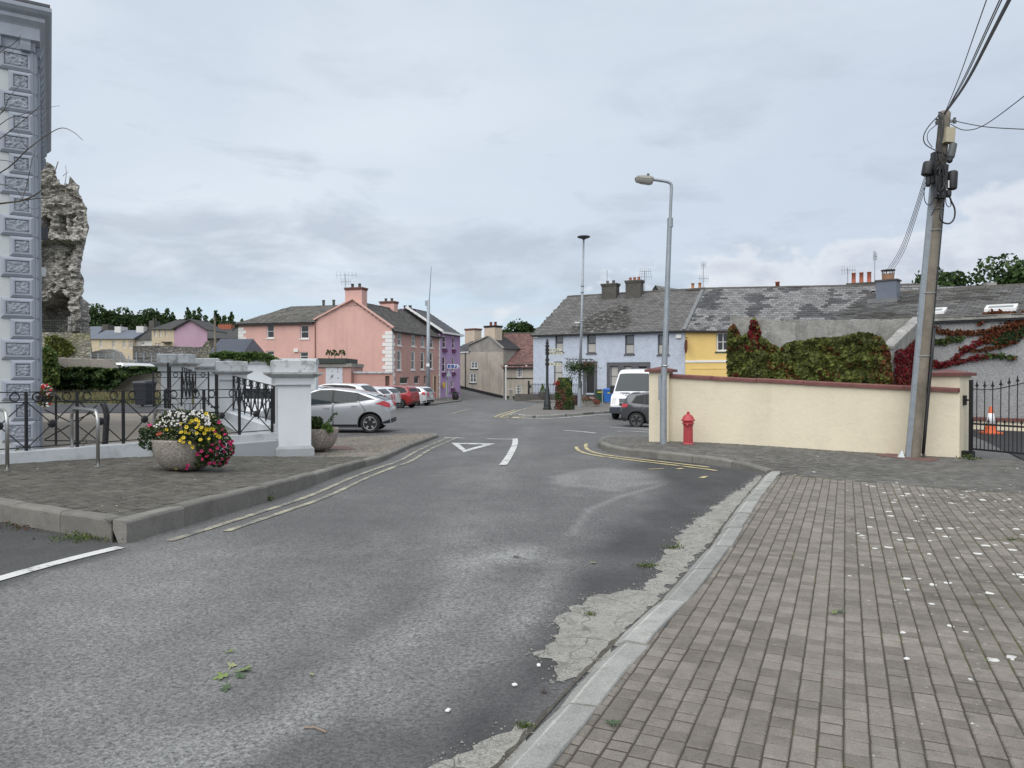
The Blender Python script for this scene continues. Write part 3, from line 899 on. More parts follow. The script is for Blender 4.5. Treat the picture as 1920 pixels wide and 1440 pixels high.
def gutter_line():
	pts = [p for p in KR if p.y > 2.2]
	l = offset_line(pts,-.02); mb = MB(); q = []
	for a,b in zip(l[:-1],l[1:]): q += [a.lerp(b,j / 12) for j in range(12)]
	o = offset_line(q,-.03)
	for i,p in enumerate(q):
		k = max(0.0,.15 + 1.0 * nz((p.x,p.y,2),2.5) + .7 * nz((p.x,p.y,2),9)); r = p.lerp(o[i],k)
		z = G(p.x,p.y) + .0075; mb.v += [(p.x + (p.x - o[i].x) * .5,p.y + (p.y - o[i].y) * .5,z),(r.x,r.y,z)]
	mb.f = [[2 * i,2 * i + 1,2 * i + 3,2 * i + 2] for i in range(len(q) - 1)]; mb.m = [0] * len(mb.f)
	mb.build('gutter_dirt',mk('gutter_grit',(.075,.068,.055),.95,.45,9,fine=.4,fscale=60),kind='structure')
	rr = random.Random(3); g = MB()
	edge_ = ragged(main,0.075,step=.03) + ragged(corner,0.06,step=.03)
	for _ in range(1500):
		p = rr.choice(edge_); x,y = p.x + rr.gauss(0,.045),p.y + rr.gauss(0,.045); s = rr.uniform(.003,.010)
		if y < 1.5: continue
		z = G(x,y) + .005; a = rr.uniform(0,6.28)
		vs = [(x + s * math.cos(a + k * 2.1) * rr.uniform(.7,1.2),y + s * math.sin(a + k * 2.1) * rr.uniform(.7,1.2),z) for k in range(3)]
		g.add(vs + [(x,y,z + s * .9)],[(0,1,3),(1,2,3),(2,0,3)])
	g.build('gravel',M['concrete'],kind='stuff')
gutter_line()
# ------------------------------------------------------------------ painted markings
def strip(name,pts,width,mat,off=0.008,zf=None,step=0.3):
	pts = [Vector((p[0],p[1])) for p in pts]
	q = []
	for a,b in zip(pts[:-1],pts[1:]):
		k = max(1,int((b - a).length / step))
		q += [a.lerp(b,j / k) for j in range(k)]
	q.append(pts[-1])
	l,r = offset_line(q,-width / 2),offset_line(q,width / 2)
	xy = np.array([(p.x,p.y) for p in l + r])
	z = (Gs(xy) if zf is None else zf(xy)) + off
	n = len(q)
	mb = MB()
	mb.v = [(xy[i,0],xy[i,1],float(z[i])) for i in range(2 * n)]
	mb.f = [[n + i,n + i + 1,i + 1,i] for i in range(n - 1)]
	mb.m = [0] * (n - 1)
	return mb.build(name,mat,kind='structure')
def pxline(name,px,width,mat,off=0.008,n=5):
	return strip(name,smoothline([gp(x,y).xy for x,y in px],n),width,mat,off)
klp = KL[:-2]
strip('yellow_line',offset_line(klp,0.34)[1:],0.09,M['line_white_worn'])
strip('yellow_line',offset_line(klp,0.60)[3:],0.09,M['line_white_worn'])
pxline('side_road_line',[(-80,1108),(0,1086),(70,1066),(150,1045),(225,1027)],0.13,M['line_white'])
pxline('stop_line',[(833,820.5),(871,822)],0.13,M['line_white'])
pxline('stop_line',[(913,823),(966,824)],0.13,M['line_white'],0.008)
pxline('centre_line',[(966,823),(965.5,833),(960,846),(952,860),(943,873)],0.15,M['line_white'],0.012)
# give-way triangle
def triangle():
	o = [gp(846,830.6),gp(929,832),gp(869.7,848.7)]
	i_ = [gp(861,833.2),gp(907,834.0),gp(873.5,843.6)]
	mb = MB()
	mb.add([(p.x,p.y,G(p.x,p.y) + .008) for p in o + i_],[(0,3,4,1),(1,4,5,2),(2,5,3,0)])
	mb.build('give_way_triangle',M['line_white'],kind='structure')
triangle()
kr2o = [p for p in KR2 if p.y > 12.6 and p.y < 18.5]
strip('yellow_line',offset_line(kr2o,-0.30)[2:],0.08,M['line_yellow'])
strip('yellow_line',offset_line(kr2o,-0.52)[:-3],0.08,M['line_yellow'])
pxline('yellow_line',[(1216,880.5),(1245,879.5)],0.07,M['line_yellow'])
pxline('yellow_line',[(1268,880),(1280,879)],0.09,M['line_yellow'])
pxline('yellow_line',[(1314,897),(1324,893.5)],0.09,M['line_yellow'])
pxline('white_line',[(1057,807),(1090,809.5),(1117,812.5)],0.14,M['line_white'])
pxline('white_line',[(1143,801),(1190,804),(1240,807)],0.14,M['line_white'])
pxline('white_line',[(1158,809.2),(1180,808.6),(1205,810),(1235,812)],0.12,M['line_white'])
pxline('white_line',[(845,776),(862,771.5),(882,767)],0.16,M['line_white_worn'])
pxline('white_line',[(850,759),(884,760)],0.16,M['line_white_worn'])
pxline('white_line',[(640,815),(700,813),(770,808.5)],0.13,M['line_white_worn'])
# traffic island on the far side of the junction
isl_px = [(951,778),(968,776.5),(1000,779.5),(1060,776.5),(1122,772),(1190,768),(1240,764),(1240,750),(1150,751),(1090,752),(1040,755),(1003,758),(985,765)]
isl = [gp(x,y,.12) for x,y in isl_px]
IS = lambda a: Gs(a) + 0.12
sheet('pavement',[(p.x,p.y) for p in isl],IS,mk('island_paving',(0.15,0.14,0.128),0.9,0.15,1.0,fine=0.25,fscale=14),res=1.0,thick=0.2)
ik = struct_empty('kerb')
edge = smoothline([Vector((p.x,p.y)) for p in [isl[-1]] + isl[:7]],3)
kerb_run(ik,edge[::-1],-1 if False else 1,lambda x,y: G(x,y) + .125,[(0,-.3),(0,-.02),(.02,0),(.15,0),(.15,-.1)],M['kerb_new'],1.8,0.02,8)
eo = [p for p in edge]
strip('yellow_line',offset_line(eo[:9],0.35),0.10,M['line_yellow'])
strip('yellow_line',offset_line(eo[:9],0.65),0.10,M['line_yellow'])
strip('white_line',offset_line(eo[7:],0.5),0.14,M['line_white'])
# far footpath round the pink and purple houses
fp = [gp(815,757,.1),gp(838,754,.1),gp(862,751.5,.1),gp(868,746,.1),(-8.4,86.0),(-11.8,72.4),(-16.5,66.0),(-17.5,60.0)]
sheet('pavement',[(p[0],p[1]) for p in fp],lambda a: Gs(a) + 0.1,M['paver_far'],res=2.0,thick=0.2)
# the yard inside the railings, its tarmac lane and the driveway behind the gate
YZ = 0.28
yard_poly = [(-8.75,11.9),(-5.05,15.75),(-8.1,21.2),(-10.4,25.3),(-11,26),(-40,26),(-40,12)]
sheet('yard',yard_poly,lambda a: np.full(len(a),YZ),M['yard_paving'],res=3.0,thick=1.0)
sheet('yard_lane',[(-11,26),(-10.9,33.8),(-60,33.8),(-60,26)],lambda a: np.full(len(a),YZ + .02),M['yard_tarmac'],res=3.0,thick=1.0)
sheet('driveway',[WALL_B + WDIR * .9 - UDIR * .75,WALL_B + WDIR * .9 + UDIR * 9,WALL_B + WDIR * 14 + UDIR * 9,WALL_B + WDIR * 14 - UDIR * .75,WALL_B + WDIR * 4 - UDIR * 1.3],lambda a: np.full(len(a),0.062),M['drive_tarmac'],res=1.0,thick=0.4)
# ------------------------------------------------------------------ building helpers
def tquad(mb,T,a0,a1,z0,z1,d,mi=0):
	mb.add([T(a0,z0,d),T(a1,z0,d),T(a1,z1,d),T(a0,z1,d)],[(0,1,2,3)],mi)
def tbox(mb,T,a0,a1,z0,z1,d0,d1,mi=0):
	vs = [T(a,z,d) for d in (d0,d1) for z in (z0,z1) for a in (a0,a1)]
	mb.add(vs,[(0,1,3,2),(4,6,7,5),(0,4,5,1),(2,3,7,6),(0,2,6,4),(1,5,7,3)],mi)
def wall_face(mb,T,a0,a1,z0,z1,rects,depth=0.16,mi=0):
	A = sorted({a0,a1} | {min(max(v,a0),a1) for r in rects for v in r[:2]})
	Z = sorted({z0,z1} | {min(max(v,z0),z1) for r in rects for v in r[2:4]})
	for i in range(len(A) - 1):
		for j in range(len(Z) - 1):
			ca,cz = (A[i] + A[i + 1]) / 2,(Z[j] + Z[j + 1]) / 2
			if not any(r[0] < ca < r[1] and r[2] < cz < r[3] for r in rects):
				tquad(mb,T,A[i],A[i + 1],Z[j],Z[j + 1],0,mi)
	for r in rects:
		p,q,s,t = r[:4]
		mb.add([T(p,s,0),T(p,t,0),T(p,t,depth),T(p,s,depth)],[(0,1,2,3)],mi)
		mb.add([T(q,s,0),T(q,t,0),T(q,t,depth),T(q,s,depth)],[(3,2,1,0)],mi)
		mb.add([T(p,s,0),T(q,s,0),T(q,s,depth),T(p,s,depth)],[(3,2,1,0)],mi)
		mb.add([T(p,t,0),T(q,t,0),T(q,t,depth),T(p,t,depth)],[(0,1,2,3)],mi)
def window(root,T,r,fm,gm=None,sill=None,recess=0.13,nx=1,nz=2,fw=0.06,curtain=False,mw=0.03,sash=True,blind=None):
	a0,a1,z0,z1 = r[:4]
	mb = MB()
	d0,d1 = recess,recess + 0.05
	tbox(mb,T,a0,a0 + fw,z0,z1,d0,d1); tbox(mb,T,a1 - fw,a1,z0,z1,d0,d1)
	tbox(mb,T,a0 + fw,a1 - fw,z1 - fw,z1,d0,d1); tbox(mb,T,a0 + fw,a1 - fw,z0,z0 + fw * 1.2,d0,d1)
	for i in range(1,nz):
		zz = z0 + (z1 - z0) * i / nz
		wv = 0.05 if (sash and (nz == 2 or i * 2 == nz)) else mw
		tbox(mb,T,a0 + fw,a1 - fw,zz - wv / 2,zz + wv / 2,d0 + .005,d1 - .004)
	for i in range(1,nx):
		aa = a0 + (a1 - a0) * i / nx
		tbox(mb,T,aa - mw / 2,aa + mw / 2,z0 + fw,z1 - fw,d0 + .008,d1 - .008)
	o = mb.build('window',fm,root)
	g = MB(); tquad(g,T,a0 + .02,a1 - .02,z0 + .02,z1 - .02,d1 - .02)
	g.build('pane',gm or M['glass'],o)
	if curtain:
		c = MB()
		n = 14
		aw = a1 - a0
		for i in range(n):
			u0,u1 = a0 + aw * i / n,a0 + aw * (i + 1) / n
			if curtain == 'sides' and 0.3 < (i + .5) / n < 0.7: continue
			top = z1 if curtain != 'low' else z0 + (z1 - z0) * .48
			c.add([T(u0,z0,d1 - .022 - .0),T(u1,z0,d1 - .022),T(u1,top,d1 - .022),T(u0,top,d1 - .022)],[(0,1,2,3)])
		c.build('curtain',M['curtain'],o)
	if sill:
		s = MB(); tbox(s,T,a0 - .08,a1 + .08,z0 - .11,z0 - .002,-.07,recess)
		s.build('sill',sill,o)
	return o
def local_hit(A,d,px):
	k = (px - 960.0) / FPX
	t = (k * A[1] - A[0]) / (d[0] - k * d[1])
	return t,A[1] + d[1] * t
def px_rect(A,d,x0,x1,y0,y1,zb=0.0):
	a0,d0 = local_hit(A,d,x0)
	a1,d1 = local_hit(A,d,x1)
	dm = (d0 + d1) / 2
	return (a0,a1,PZ(y1,dm) - zb,PZ(y0,dm) - zb)
def slates(root,O,U,V,poly,w,e,mat,seed=0,t=0.012,single=0,name='slate',parent=None,near=None,alt=None):
	rnd = random.Random(seed)
	O,U,V = Vector(O),Vector(U).normalized(),Vector(V).normalized()
	N = U.cross(V).normalized()
	us = [p[0] for p in poly]; vs_ = [p[1] for p in poly]
	items = []
	r = 0
	v = min(vs_)
	while v < max(vs_):
		u = min(us) - w * (0.5 if r % 2 else 0.0)
		while u < max(us):
			items.append((u,v)); u += w
		v += e; r += 1
	q = np.array([(a + w / 2,b + e / 2) for a,b in items])
	keep = inpoly(q,poly)
	items = [items[i] for i in range(len(items)) if keep[i]]
	def vs_of(u,v,dx=0.0):
		g = w * 0.03
		h0 = t * rnd.uniform(1.2,2.6); sl = rnd.uniform(-.1,.1) * e * .3; k = rnd.uniform(-.004,.004)
		lo = v - e * 0.12 + sl
		p = [(u + g,lo,h0 + k),(u + w - g,lo + rnd.uniform(-.02,.02) * e,h0 - k),(u + w - g,v + e * 1.02,0.002),(u + g,v + e * 1.02,0.002),(u + g,lo,-t),(u + w - g,lo,-t)]
		return [O + U * a + V * b + N * c for a,b,c in p]
	F = [(0,1,2,3),(4,5,1,0),(4,0,3),(1,5,2)]
	par = parent or root
	def pick(i):
		if not alt: return 0
		u,v = items[i]
		n_ = mnoise.noise(Vector((u * alt[1],v * alt[1] * 1.3,seed))) + .45 * mnoise.noise(Vector((u * alt[1] * 3,v * alt[1] * 3,seed + 5)))
		return 1 if n_ + rnd.uniform(-.12,.12) > alt[2] else 0
	order = list(range(len(items)))
	if single:
		if near is not None:
			order.sort(key=lambda i: near(O + U * items[i][0] + V * items[i][1]))
		base = {}
		for mi in (0,1):
			base[mi] = []
			for variant in range(5):
				mb = MB(); mb.add([q_ - O for q_ in vs_of(0,0)],F)
				me = bpy.data.meshes.new(name); me.from_pydata(mb.v,[],mb.f); me.materials.append(alt[0] if (mi and alt) else mat); base[mi].append(me)
		for i in order[:single]:
			u,v = items[i]
			share(name,rnd.choice(base[pick(i)]),par,O + U * u + V * v)
	mb = MB()
	for i in order[single:]:
		mb.add(vs_of(*items[i]),F,pick(i))
	if mb.v:
		mb.build('slates',[mat,alt[0]] if alt else mat,par,kind='stuff')
	return len(items)
def chimney(root,x,y,z0,z1,sx,sy,mat,capmat,pots=2,potmat=None,potr=0.13,poth=0.35,axis='x',capw=0.09,caph=0.14,band=None):
	mb = MB(); mb.box(x - sx / 2,y - sy / 2,z0,x + sx / 2,y + sy / 2,z1)
	c = mb.build('chimney',mat,root)
	cp = MB(); cp.box(x - sx / 2 - capw,y - sy / 2 - capw,z1 + .001,x + sx / 2 + capw,y + sy / 2 + capw,z1 + caph)
	cp.box(x - sx / 2 - capw * .5,y - sy / 2 - capw * .5,z1 - .12,x + sx / 2 + capw * .5,y + sy / 2 + capw * .5,z1)
	cp.build('chimney_cap',capmat,c)
	for i in range(pots):
		f = (i + .5) / pots - .5
		px_,py_ = (x + f * sx * .85,y) if axis == 'x' else (x,y + f * sy * .85)
		p = MB(); p.lathe([(potr * 1.05,0),(potr * 1.1,.05),(potr * .92,.08),(potr * .85,poth - .07),(potr * 1.05,poth - .05),(potr * 1.05,poth),(potr * .75,poth),(potr * .7,poth - .15)],10,(px_,py_,z1 + caph))
		p.build('chimney_pot',potmat or M['terracotta'],c,smooth=True)
	return c
def aerial(name,label,at,h,arms=((0.0,1.2),),rot=0.0,group='television aerials on the chimneys'):
	t = thing(name,label,'aerial',at,rot,group)
	m = MB(); m.tube([(0,0,0),(0,0,h)],0.03,6); m.build('mast',M['galv'],t)
	for (dz,L) in arms:
		b = MB(); b.tube([(-L * .45,0,h - dz),(L * .55,0,h - dz)],0.022,5); b.build('boom',M['galv'],t)
		n = 6
		for i in range(n):
			e = MB(); x = -L * .4 + L * .9 * i / (n - 1); hl = .28 + .10 * (n - i) / n
			e.tube([(x,0,h - dz - hl),(x,0,h - dz + hl)],0.014,5); e.build('element',M['galv'],t)
	return t
# materials for the houses
M['blue_render'] = mk('pale_blue_pebbledash',(0.46,0.505,0.585),0.95,0.10,2.5,fine=0.22,fscale=14,bump=0.02,bscale=26)
M['yellow_render'] = mk('yellow_render',(0.72,0.515,0.19),0.85,0.05,1.2,bump=0.003,dirt=((0.55,0.38,0.15),2,0.55,0.8,0.3))
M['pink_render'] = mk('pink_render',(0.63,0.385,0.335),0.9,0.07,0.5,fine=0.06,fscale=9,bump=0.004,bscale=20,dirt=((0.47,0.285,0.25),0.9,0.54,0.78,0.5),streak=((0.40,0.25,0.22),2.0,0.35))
M['pink_front'] = mk('shaded_brown_pink_render',(0.50,0.29,0.25),0.9,0.10,0.6,fine=0.08,fscale=9,bump=0.004,dirt=((0.37,0.21,0.185),0.7,0.48,0.75,0.5),streak=((0.31,0.19,0.17),2.0,0.4))  # house front turned from the light: its shade is put into this darker pink
M['purple_render'] = mk('purple_render',(0.41,0.265,0.45),0.85,0.06,0.8,bump=0.003)
M['purple_trim'] = mk('purple_trim',(0.12,0.03,0.10),0.7,0.1,3)
M['beige_render'] = mk('beige_render',(0.43,0.385,0.325),0.9,0.14,0.7,bump=0.004,dirt=((0.29,0.265,0.23),0.8,0.46,0.7,0.6),streak=((0.17,0.15,0.125),1.6,0.5))
M['grey_render'] = mk('grey_cement_render',(0.29,0.275,0.25),0.9,0.2,0.7,bump=0.004,dirt=((0.17,0.16,0.145),0.9,0.46,0.68,0.65))
M['cream_render'] = mk('cream_render',(0.58,0.48,0.35),0.9,0.08,0.8,dirt=((0.4,0.34,0.26),1,0.55,0.8,0.4))
M['white_wall'] = mk('white_wall',(0.62,0.61,0.59),0.9,0.06,0.8)
M['lilac_render'] = mk('lilac_render',(0.50,0.33,0.43),0.9,0.08,0.6,streak=((0.40,0.25,0.33),1.0,0.4))
M['black_trim'] = mk('black_trim',(0.014,0.014,0.016),0.6,0.2,3)
M['grey_trim'] = mk('dark_grey_trim',(0.09,0.092,0.10),0.75,0.12,3)
M['cement'] = mk('dark_cement',(0.085,0.08,0.072),0.92,0.25,1.6,fine=0.2,fscale=14,bump=0.006,bscale=30,dirt=((0.16,0.155,0.13),3,0.55,0.75,0.5))
M['roof_base'] = mk('roof_underlay',(0.03,0.03,0.032),0.95,0.2,2)
def roofmat(name,col,island,d1,d2=None,rough=0.75):
	return mk(name,col,rough,0.14,0.8,fine=0.15,fscale=16,island=island,objr=island,dirt=d1)
M['tile_grey'] = roofmat('grey_concrete_tile',(0.098,0.095,0.092),0.22,((0.21,0.205,0.19),1.8,0.55,0.68,0.45))
M['tile_mossy'] = roofmat('mossy_concrete_tile',(0.042,0.041,0.037),0.5,((0.30,0.295,0.27),3.2,0.55,0.62,0.75))
M['slate_pale'] = roofmat('weathered_slate',(0.145,0.144,0.144),0.30,((0.06,0.06,0.06),0.9,0.58,0.68,0.5))
M['slate_black'] = roofmat('dark_replaced_slate',(0.052,0.052,0.054),0.35,((0.12,0.12,0.115),1.2,0.56,0.68,0.4))
M['slate_brown'] = roofmat('brownish_old_slate',(0.072,0.068,0.060),0.35,((0.13,0.12,0.105),1.2,0.56,0.68,0.4))
M['slate_dark'] = roofmat('old_dark_slate',(0.060,0.056,0.050),0.4,((0.17,0.16,0.14),2.6,0.55,0.68,0.6))
M['slate_lichen'] = roofmat('lichened_slate',(0.10,0.096,0.086),0.35,((0.19,0.17,0.145),1.2,0.5,0.66,0.6))
M['slate_plain'] = roofmat('plain_grey_slate',(0.075,0.077,0.083),0.2,((0.05,0.05,0.05),1,0.55,0.75,0.5))
M['slate_right'] = roofmat('grey_slate',(0.125,0.122,0.118),0.3,((0.058,0.054,0.048),0.9,0.50,0.66,0.6))
M['tile_brown'] = roofmat('brown_plain_tile',(0.118,0.062,0.055),0.35,((0.06,0.04,0.036),1.6,0.5,0.7,0.5))
M['lead'] = mk('lead_flashing',(0.16,0.165,0.17),0.6,0.2,3)
def gable_roof(root,L,D,ze,zr,yr,mat,w,e,over=0.25,seed=0,single=0,hip_l=0.0,hip_r=0.0,front=True,zr2=None,verge=None,near=None,back=False,x0=0.0,ze2=None,ext=.05,tilt=0.0,alt=None):
	zr2 = zr if zr2 is None else zr2
	zb = ze if ze2 is None else ze2
	sl = (zr - ze) / yr
	eo = ze - sl * over
	mb = MB()
	a,b,c,d = (x0 - ext,-over,eo),(x0 + L + .05,-over,eo),(x0 + L + .05 - hip_r,yr,zr2),(x0 - ext + hip_l,yr,zr)
	f,g = (x0 + L + .05,D,zb),(x0 - ext,D,zb)
	a,b,c,d,f,g = [(p[0],p[1],p[2] + tilt * p[0]) for p in (a,b,c,d,f,g)]
	th = 0.14
	low = [(p[0],p[1],p[2] - th) for p in (a,b,c,d,f,g)]
	mb.add([a,b,c,d,f,g] + low,[(0,1,2,3),(3,2,4,5),(6,7,1,0),(1,4,2),(0,3,5),(9,8,7,6),(11,10,8,9),(7,8,10,4,1),(6,0,5,11,9)])
	ro = mb.build('roof',M['roof_base'],root)
	U = (1,0,0)
	V = Vector((0,yr + over,zr - eo))
	S = V.length
	# when the ridge falls to one side the slope plane is skewed a little: follow its left end
	O = Vector((x0 - ext,-over,eo + 0.004))
	Ue = Vector((1,0,0))
	if tilt:
		Ue = Vector((1,0,tilt))
	poly = [(0,0),(L + .1,0),(L + .1 - hip_r,S),(hip_l,S)]
	if front:
		slates(root,O,Ue,V,poly,w,e,mat,seed,single=single,parent=ro,near=near,alt=alt)
	if back:
		V2 = Vector((0,-(D - yr),zr - zb))
		slates(root,(x0 + L + .05,D,zb + .004),(-1,0,0),V2,[(0,0),(L + .1,0),(L + .1 - hip_l,V2.length),(hip_r,V2.length)],w,e,mat,seed + 1,parent=ro)
	rc = MB()
	n = max(2,int((L - hip_l - hip_r) / 0.45))
	p0,p1 = Vector((x0 - ext + hip_l,yr,zr + .02)),Vector((x0 + L + .05 - hip_r,yr,zr2 + .02 + tilt * L))
	for i in range(n):
		u,v = p0.lerp(p1,i / n),p0.lerp(p1,(i + .97) / n)
		j = nz((u.x * 3,u.y,u.z),2) * .02
		rc.extr([u + Vector((0,-.14,-.07 + j)),u + Vector((0,-.05,.05 + j)),u + Vector((0,.05,.05 + j)),u + Vector((0,.14,-.07 + j))],v - u)
	rc.build('ridge_tiles',M['cement'],ro,kind='stuff')
	if verge:
		vb = MB()
		vb.bar((x0 - .1,-over,eo - .05),(x0 - .1 + hip_l,yr,zr),.1,.2)
		vb.build('verge',verge,ro)
	return ro
def gutter(root,x0,x1,y,z,mat=None,r=0.07):
	mb = MB(); mb.bar((x0,y,z),(x1,y,z),0.13,0.12)
	return mb.build('gutter',mat or M['black_trim'],root)
Tf = lambda a,z,d: (a,d,z)
# ------------------------------------------------------------------ the pale blue pebble-dashed house
dB = Vector((0.866,-0.5)); nB = Vector((0.5,0.866))
A = Vector((1.96,68.0)); LB = 14.2
BB = A + dB * LB
rB = math.atan2(dB.y,dB.x)
h = thing('blue_house','long pale blue pebble-dashed two-storey house with a grey tiled roof and two tall chimneys','house',(A.x,A.y,0),rB)
up = [px_rect(A,dB,*q) for q in ((1041,1056,627,660),(1100.5,1117,627,662),(1171.5,1189,628,664),(1233,1254,627,665))]
dn = [px_rect(A,dB,1038.5,1054.5,678,719)]
door = px_rect(A,dB,1099,1114,683,737)
sw = [px_rect(A,dB,1144,1159,686,725),px_rect(A,dB,1170,1184,686,726)]
sdoor = px_rect(A,dB,1197,1213,686,740)
eB = 5.5
mb = MB()
wall_face(mb,Tf,0,LB,-1.2,eB,up + dn + sw + [door,sdoor])
mb.add([(0,0,-1.2),(0,11,-1.2),(0,11,eB),(0,0,eB)],[(0,1,2,3)])
mb.add([(LB,0,-1.2),(LB,11,-1.2),(LB,11,eB),(LB,5.5,9.2),(LB,0,eB)],[(4,3,2,1,0)])
mb.build('wall',M['blue_render'],h)
for r in up: window(h,Tf,r,M['grey_trim'],M['glass'],M['grey_trim'],curtain='low',fw=.08)
pale = mb = None
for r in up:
	q = MB(); tquad(q,Tf,r[0] + .14,r[1] - .1,(r[2] + r[3]) / 2 + .08,r[3] - .12,.158); q.build('pane',M['glass_sky'],h)  # pale quad laid over each upper sash paints the sky's reflection
for r in dn + sw: window(h,Tf,r,M['grey_trim'],M['glass'],M['grey_trim'],curtain=True,fw=.07)
mb = MB()
# grey surrounds of the door and of the shop-front like bay
a0,a1,z0,z1 = door
tbox(mb,Tf,a0 - .28,a0 - .005,-1.0,z1 + .25,-.06,.02); tbox(mb,Tf,a1 + .005,a1 + .28,-1.0,z1 + .25,-.06,.02); tbox(mb,Tf,a0 - .004,a1 + .004,z1 + .005,z1 + .25,-.06,.02)
s0,s1 = sw[0][0] - .3,sdoor[1] + .3
tbox(mb,Tf,s0,s1,sdoor[3] + .003,sdoor[3] + .32,-.05,.02)
for (u,v) in ((s0,sw[0][0] - .005),(sw[0][1] + .005,sw[1][0] - .005),(sw[1][1] + .005,sdoor[0] - .005),(sdoor[1] + .005,s1)):
	tbox(mb,Tf,u,v,-1.0,sdoor[3] + .001,-.05,.02)
mb.build('surround',M['grey_trim'],h)
for dd in (door,sdoor):
	mb = MB(); tbox(mb,Tf,dd[0] + .01,dd[1] - .01,dd[2] - .5,dd[3] - .01,.12,.16)
	for i in range(2):
		for j in range(3): tbox(mb,Tf,dd[0] + .1 + i * (dd[1] - dd[0] - .1) / 2,dd[0] + (i + 1) * (dd[1] - dd[0] - .1) / 2,dd[2] + .1 + j * .7,dd[2] + .65 + j * .7,.105,.121)
	mb.build('door',M['black_trim'],h)
gable_roof(h,LB,11,eB,9.33,5.5,M['tile_grey'],0.42,0.27,seed=3,hip_l=0.9,over=.3)
gutter(h,-.1,LB,-.33,eB - .26)
# broken mossy ground of the middle of the roof
V = Vector((0,5.8,9.33 - (5.5 - .209)))
slates(h,(3.6,-.3,5.5 - .209 + .03),(1,0,0),V,[(0,.3),(3,.15),(5.5,.8),(5.2,2.6),(4.4,4.3),(3.2,4.7),(2.0,3.9),(.9,2.4),(-.1,1.2)],0.42,0.27,M['tile_mossy'],9,t=0.02)
for (x0,x1,y0) in ((1126,1163,531),(1171,1208,525)):
	a_,dp = local_hit(A + nB * 5.0,dB,(x0 + x1) / 2)
	zt = PZ(y0 + 4,dp)
	chimney(h,a_,5.0,7.9,zt,1.45,0.85,M['cement'],M['cement'],2 if x0 < 1150 else 3,M['cement'] if x0 < 1150 else M['terracotta'],.14,.3)
for px_ in (1006,1273):
	a_,dp = local_hit(A,dB,px_)
	mb = MB(); mb.box(a_ - .22,-.16,PZ(634,dp),a_ + .22,0,PZ(627.5,dp)); mb.build('alarm_box',M['white_paint'],h)
# front plinth and railing of the blue house
mb = MB(); mb.box(-.9,-1.9,-1.6,6.2,-.02,-.08); mb.build('front_step',M['cement'],h)
rl = thing('house_railing','black spiked railing on the grey plinth in front of the pale blue house','railing',(A.x,A.y,-.08),rB)
for z_ in (.12,.85):
	mb = MB(); mb.bar((.55,-1.8,z_),(5.6,-1.8,z_),.04); mb.build('rail',M['metal_black'],rl)
for i in range(34):
	mb = MB(); x = .6 + i * .15; mb.bar((x,-1.8,0),(x,-1.8,1.0),.022); mb.build('bar',M['metal_black'],rl)
for x in (.5,5.65):
	mb = MB(); mb.bar((x,-1.8,0),(x,-1.8,1.2),.12); mb.build('post',M['metal_black'],rl)
# ------------------------------------------------------------------ the yellow house and its long slate roof
LY = 17.5
h = thing('yellow_house','bright yellow house with a white string course under a long patched slate roof','house',(BB.x,BB.y,0),rB)
yw = [px_rect(BB,dB,1342.5,1367,623,659)]
mb = MB()
wall_face(mb,Tf,.02,LY,-1.2,5.06,yw)
mb.add([(.02,0,5.062),(LY * .6,0,5.062),(.02,0,5.5)],[(0,1,2)])
mb.add([(LY,0,-1.2),(LY,11,-1.2),(LY,11,4.8),(LY,5.5,8.4),(LY,0,4.8)],[(4,3,2,1,0)])
mb.build('wall',M['yellow_render'],h)
window(h,Tf,yw[0],M['white_paint'],M['glass'],mk('green_sill',(0.02,0.07,0.05),0.6),nx=2,nz=2,fw=.12,mw=.07)
mb = MB(); q = px_rect(BB,dB,1286,1366,676.5,679.5); tbox(mb,Tf,.03,LY,q[2],q[3] + .04,-.06,.01); mb.build('string_course',M['white_paint'],h)
mb = MB(); q = px_rect(BB,dB,1286,1366,690,692); tbox(mb,Tf,.5,5.2,q[2],q[3],-.03,.01)
mb.build('signboard_edge',M['yellow_render'],h)
gable_roof(h,LY,11,5.5,9.33,5.5,M['slate_pale'],0.46,0.30,seed=5,single=300,alt=(M['slate_black'],.5,.17),over=.3,tilt=-.04,near=lambda p: -p[0] + abs(p[2] - 7.4) * .1)
mb = MB(); mb.bar((.05,-.34,5.24),(LY,-.34,5.24 - .04 * LY),.13,.12); mb.build('gutter',M['black_trim'],h)
mb = MB(); mb.bar((0.0,-.3,5.36),(0.0,5.5,9.4),.3,.1); mb.build('party_wall_flashing',M['lead'],h)
a_,dp = local_hit(BB + nB * 5.6,dB,1305)
chimney(h,a_,5.6,8.4,PZ(545,dp),1.5,.8,M['cement'],M['cement'],2,mk('buff_pot',(0.40,0.19,0.10),0.8),.15,.55)
a_,dp = local_hit(BB + nB * 6.2,dB,1457)
mb = MB(); mb.lathe([(.2,0),(.16,.9),(.2,.92),(.2,1.0)],10,(a_,6.2,8.6)); mb.build('chimney_pot',M['terracotta'],h,smooth=True)
a_,dp = local_hit(BB + nB * 5.9,dB,1614)
chimney(h,a_,5.9,7.6,PZ(534,dp),2.0,.7,M['cement'],M['cement'],3,M['terracotta'],.17,.85)
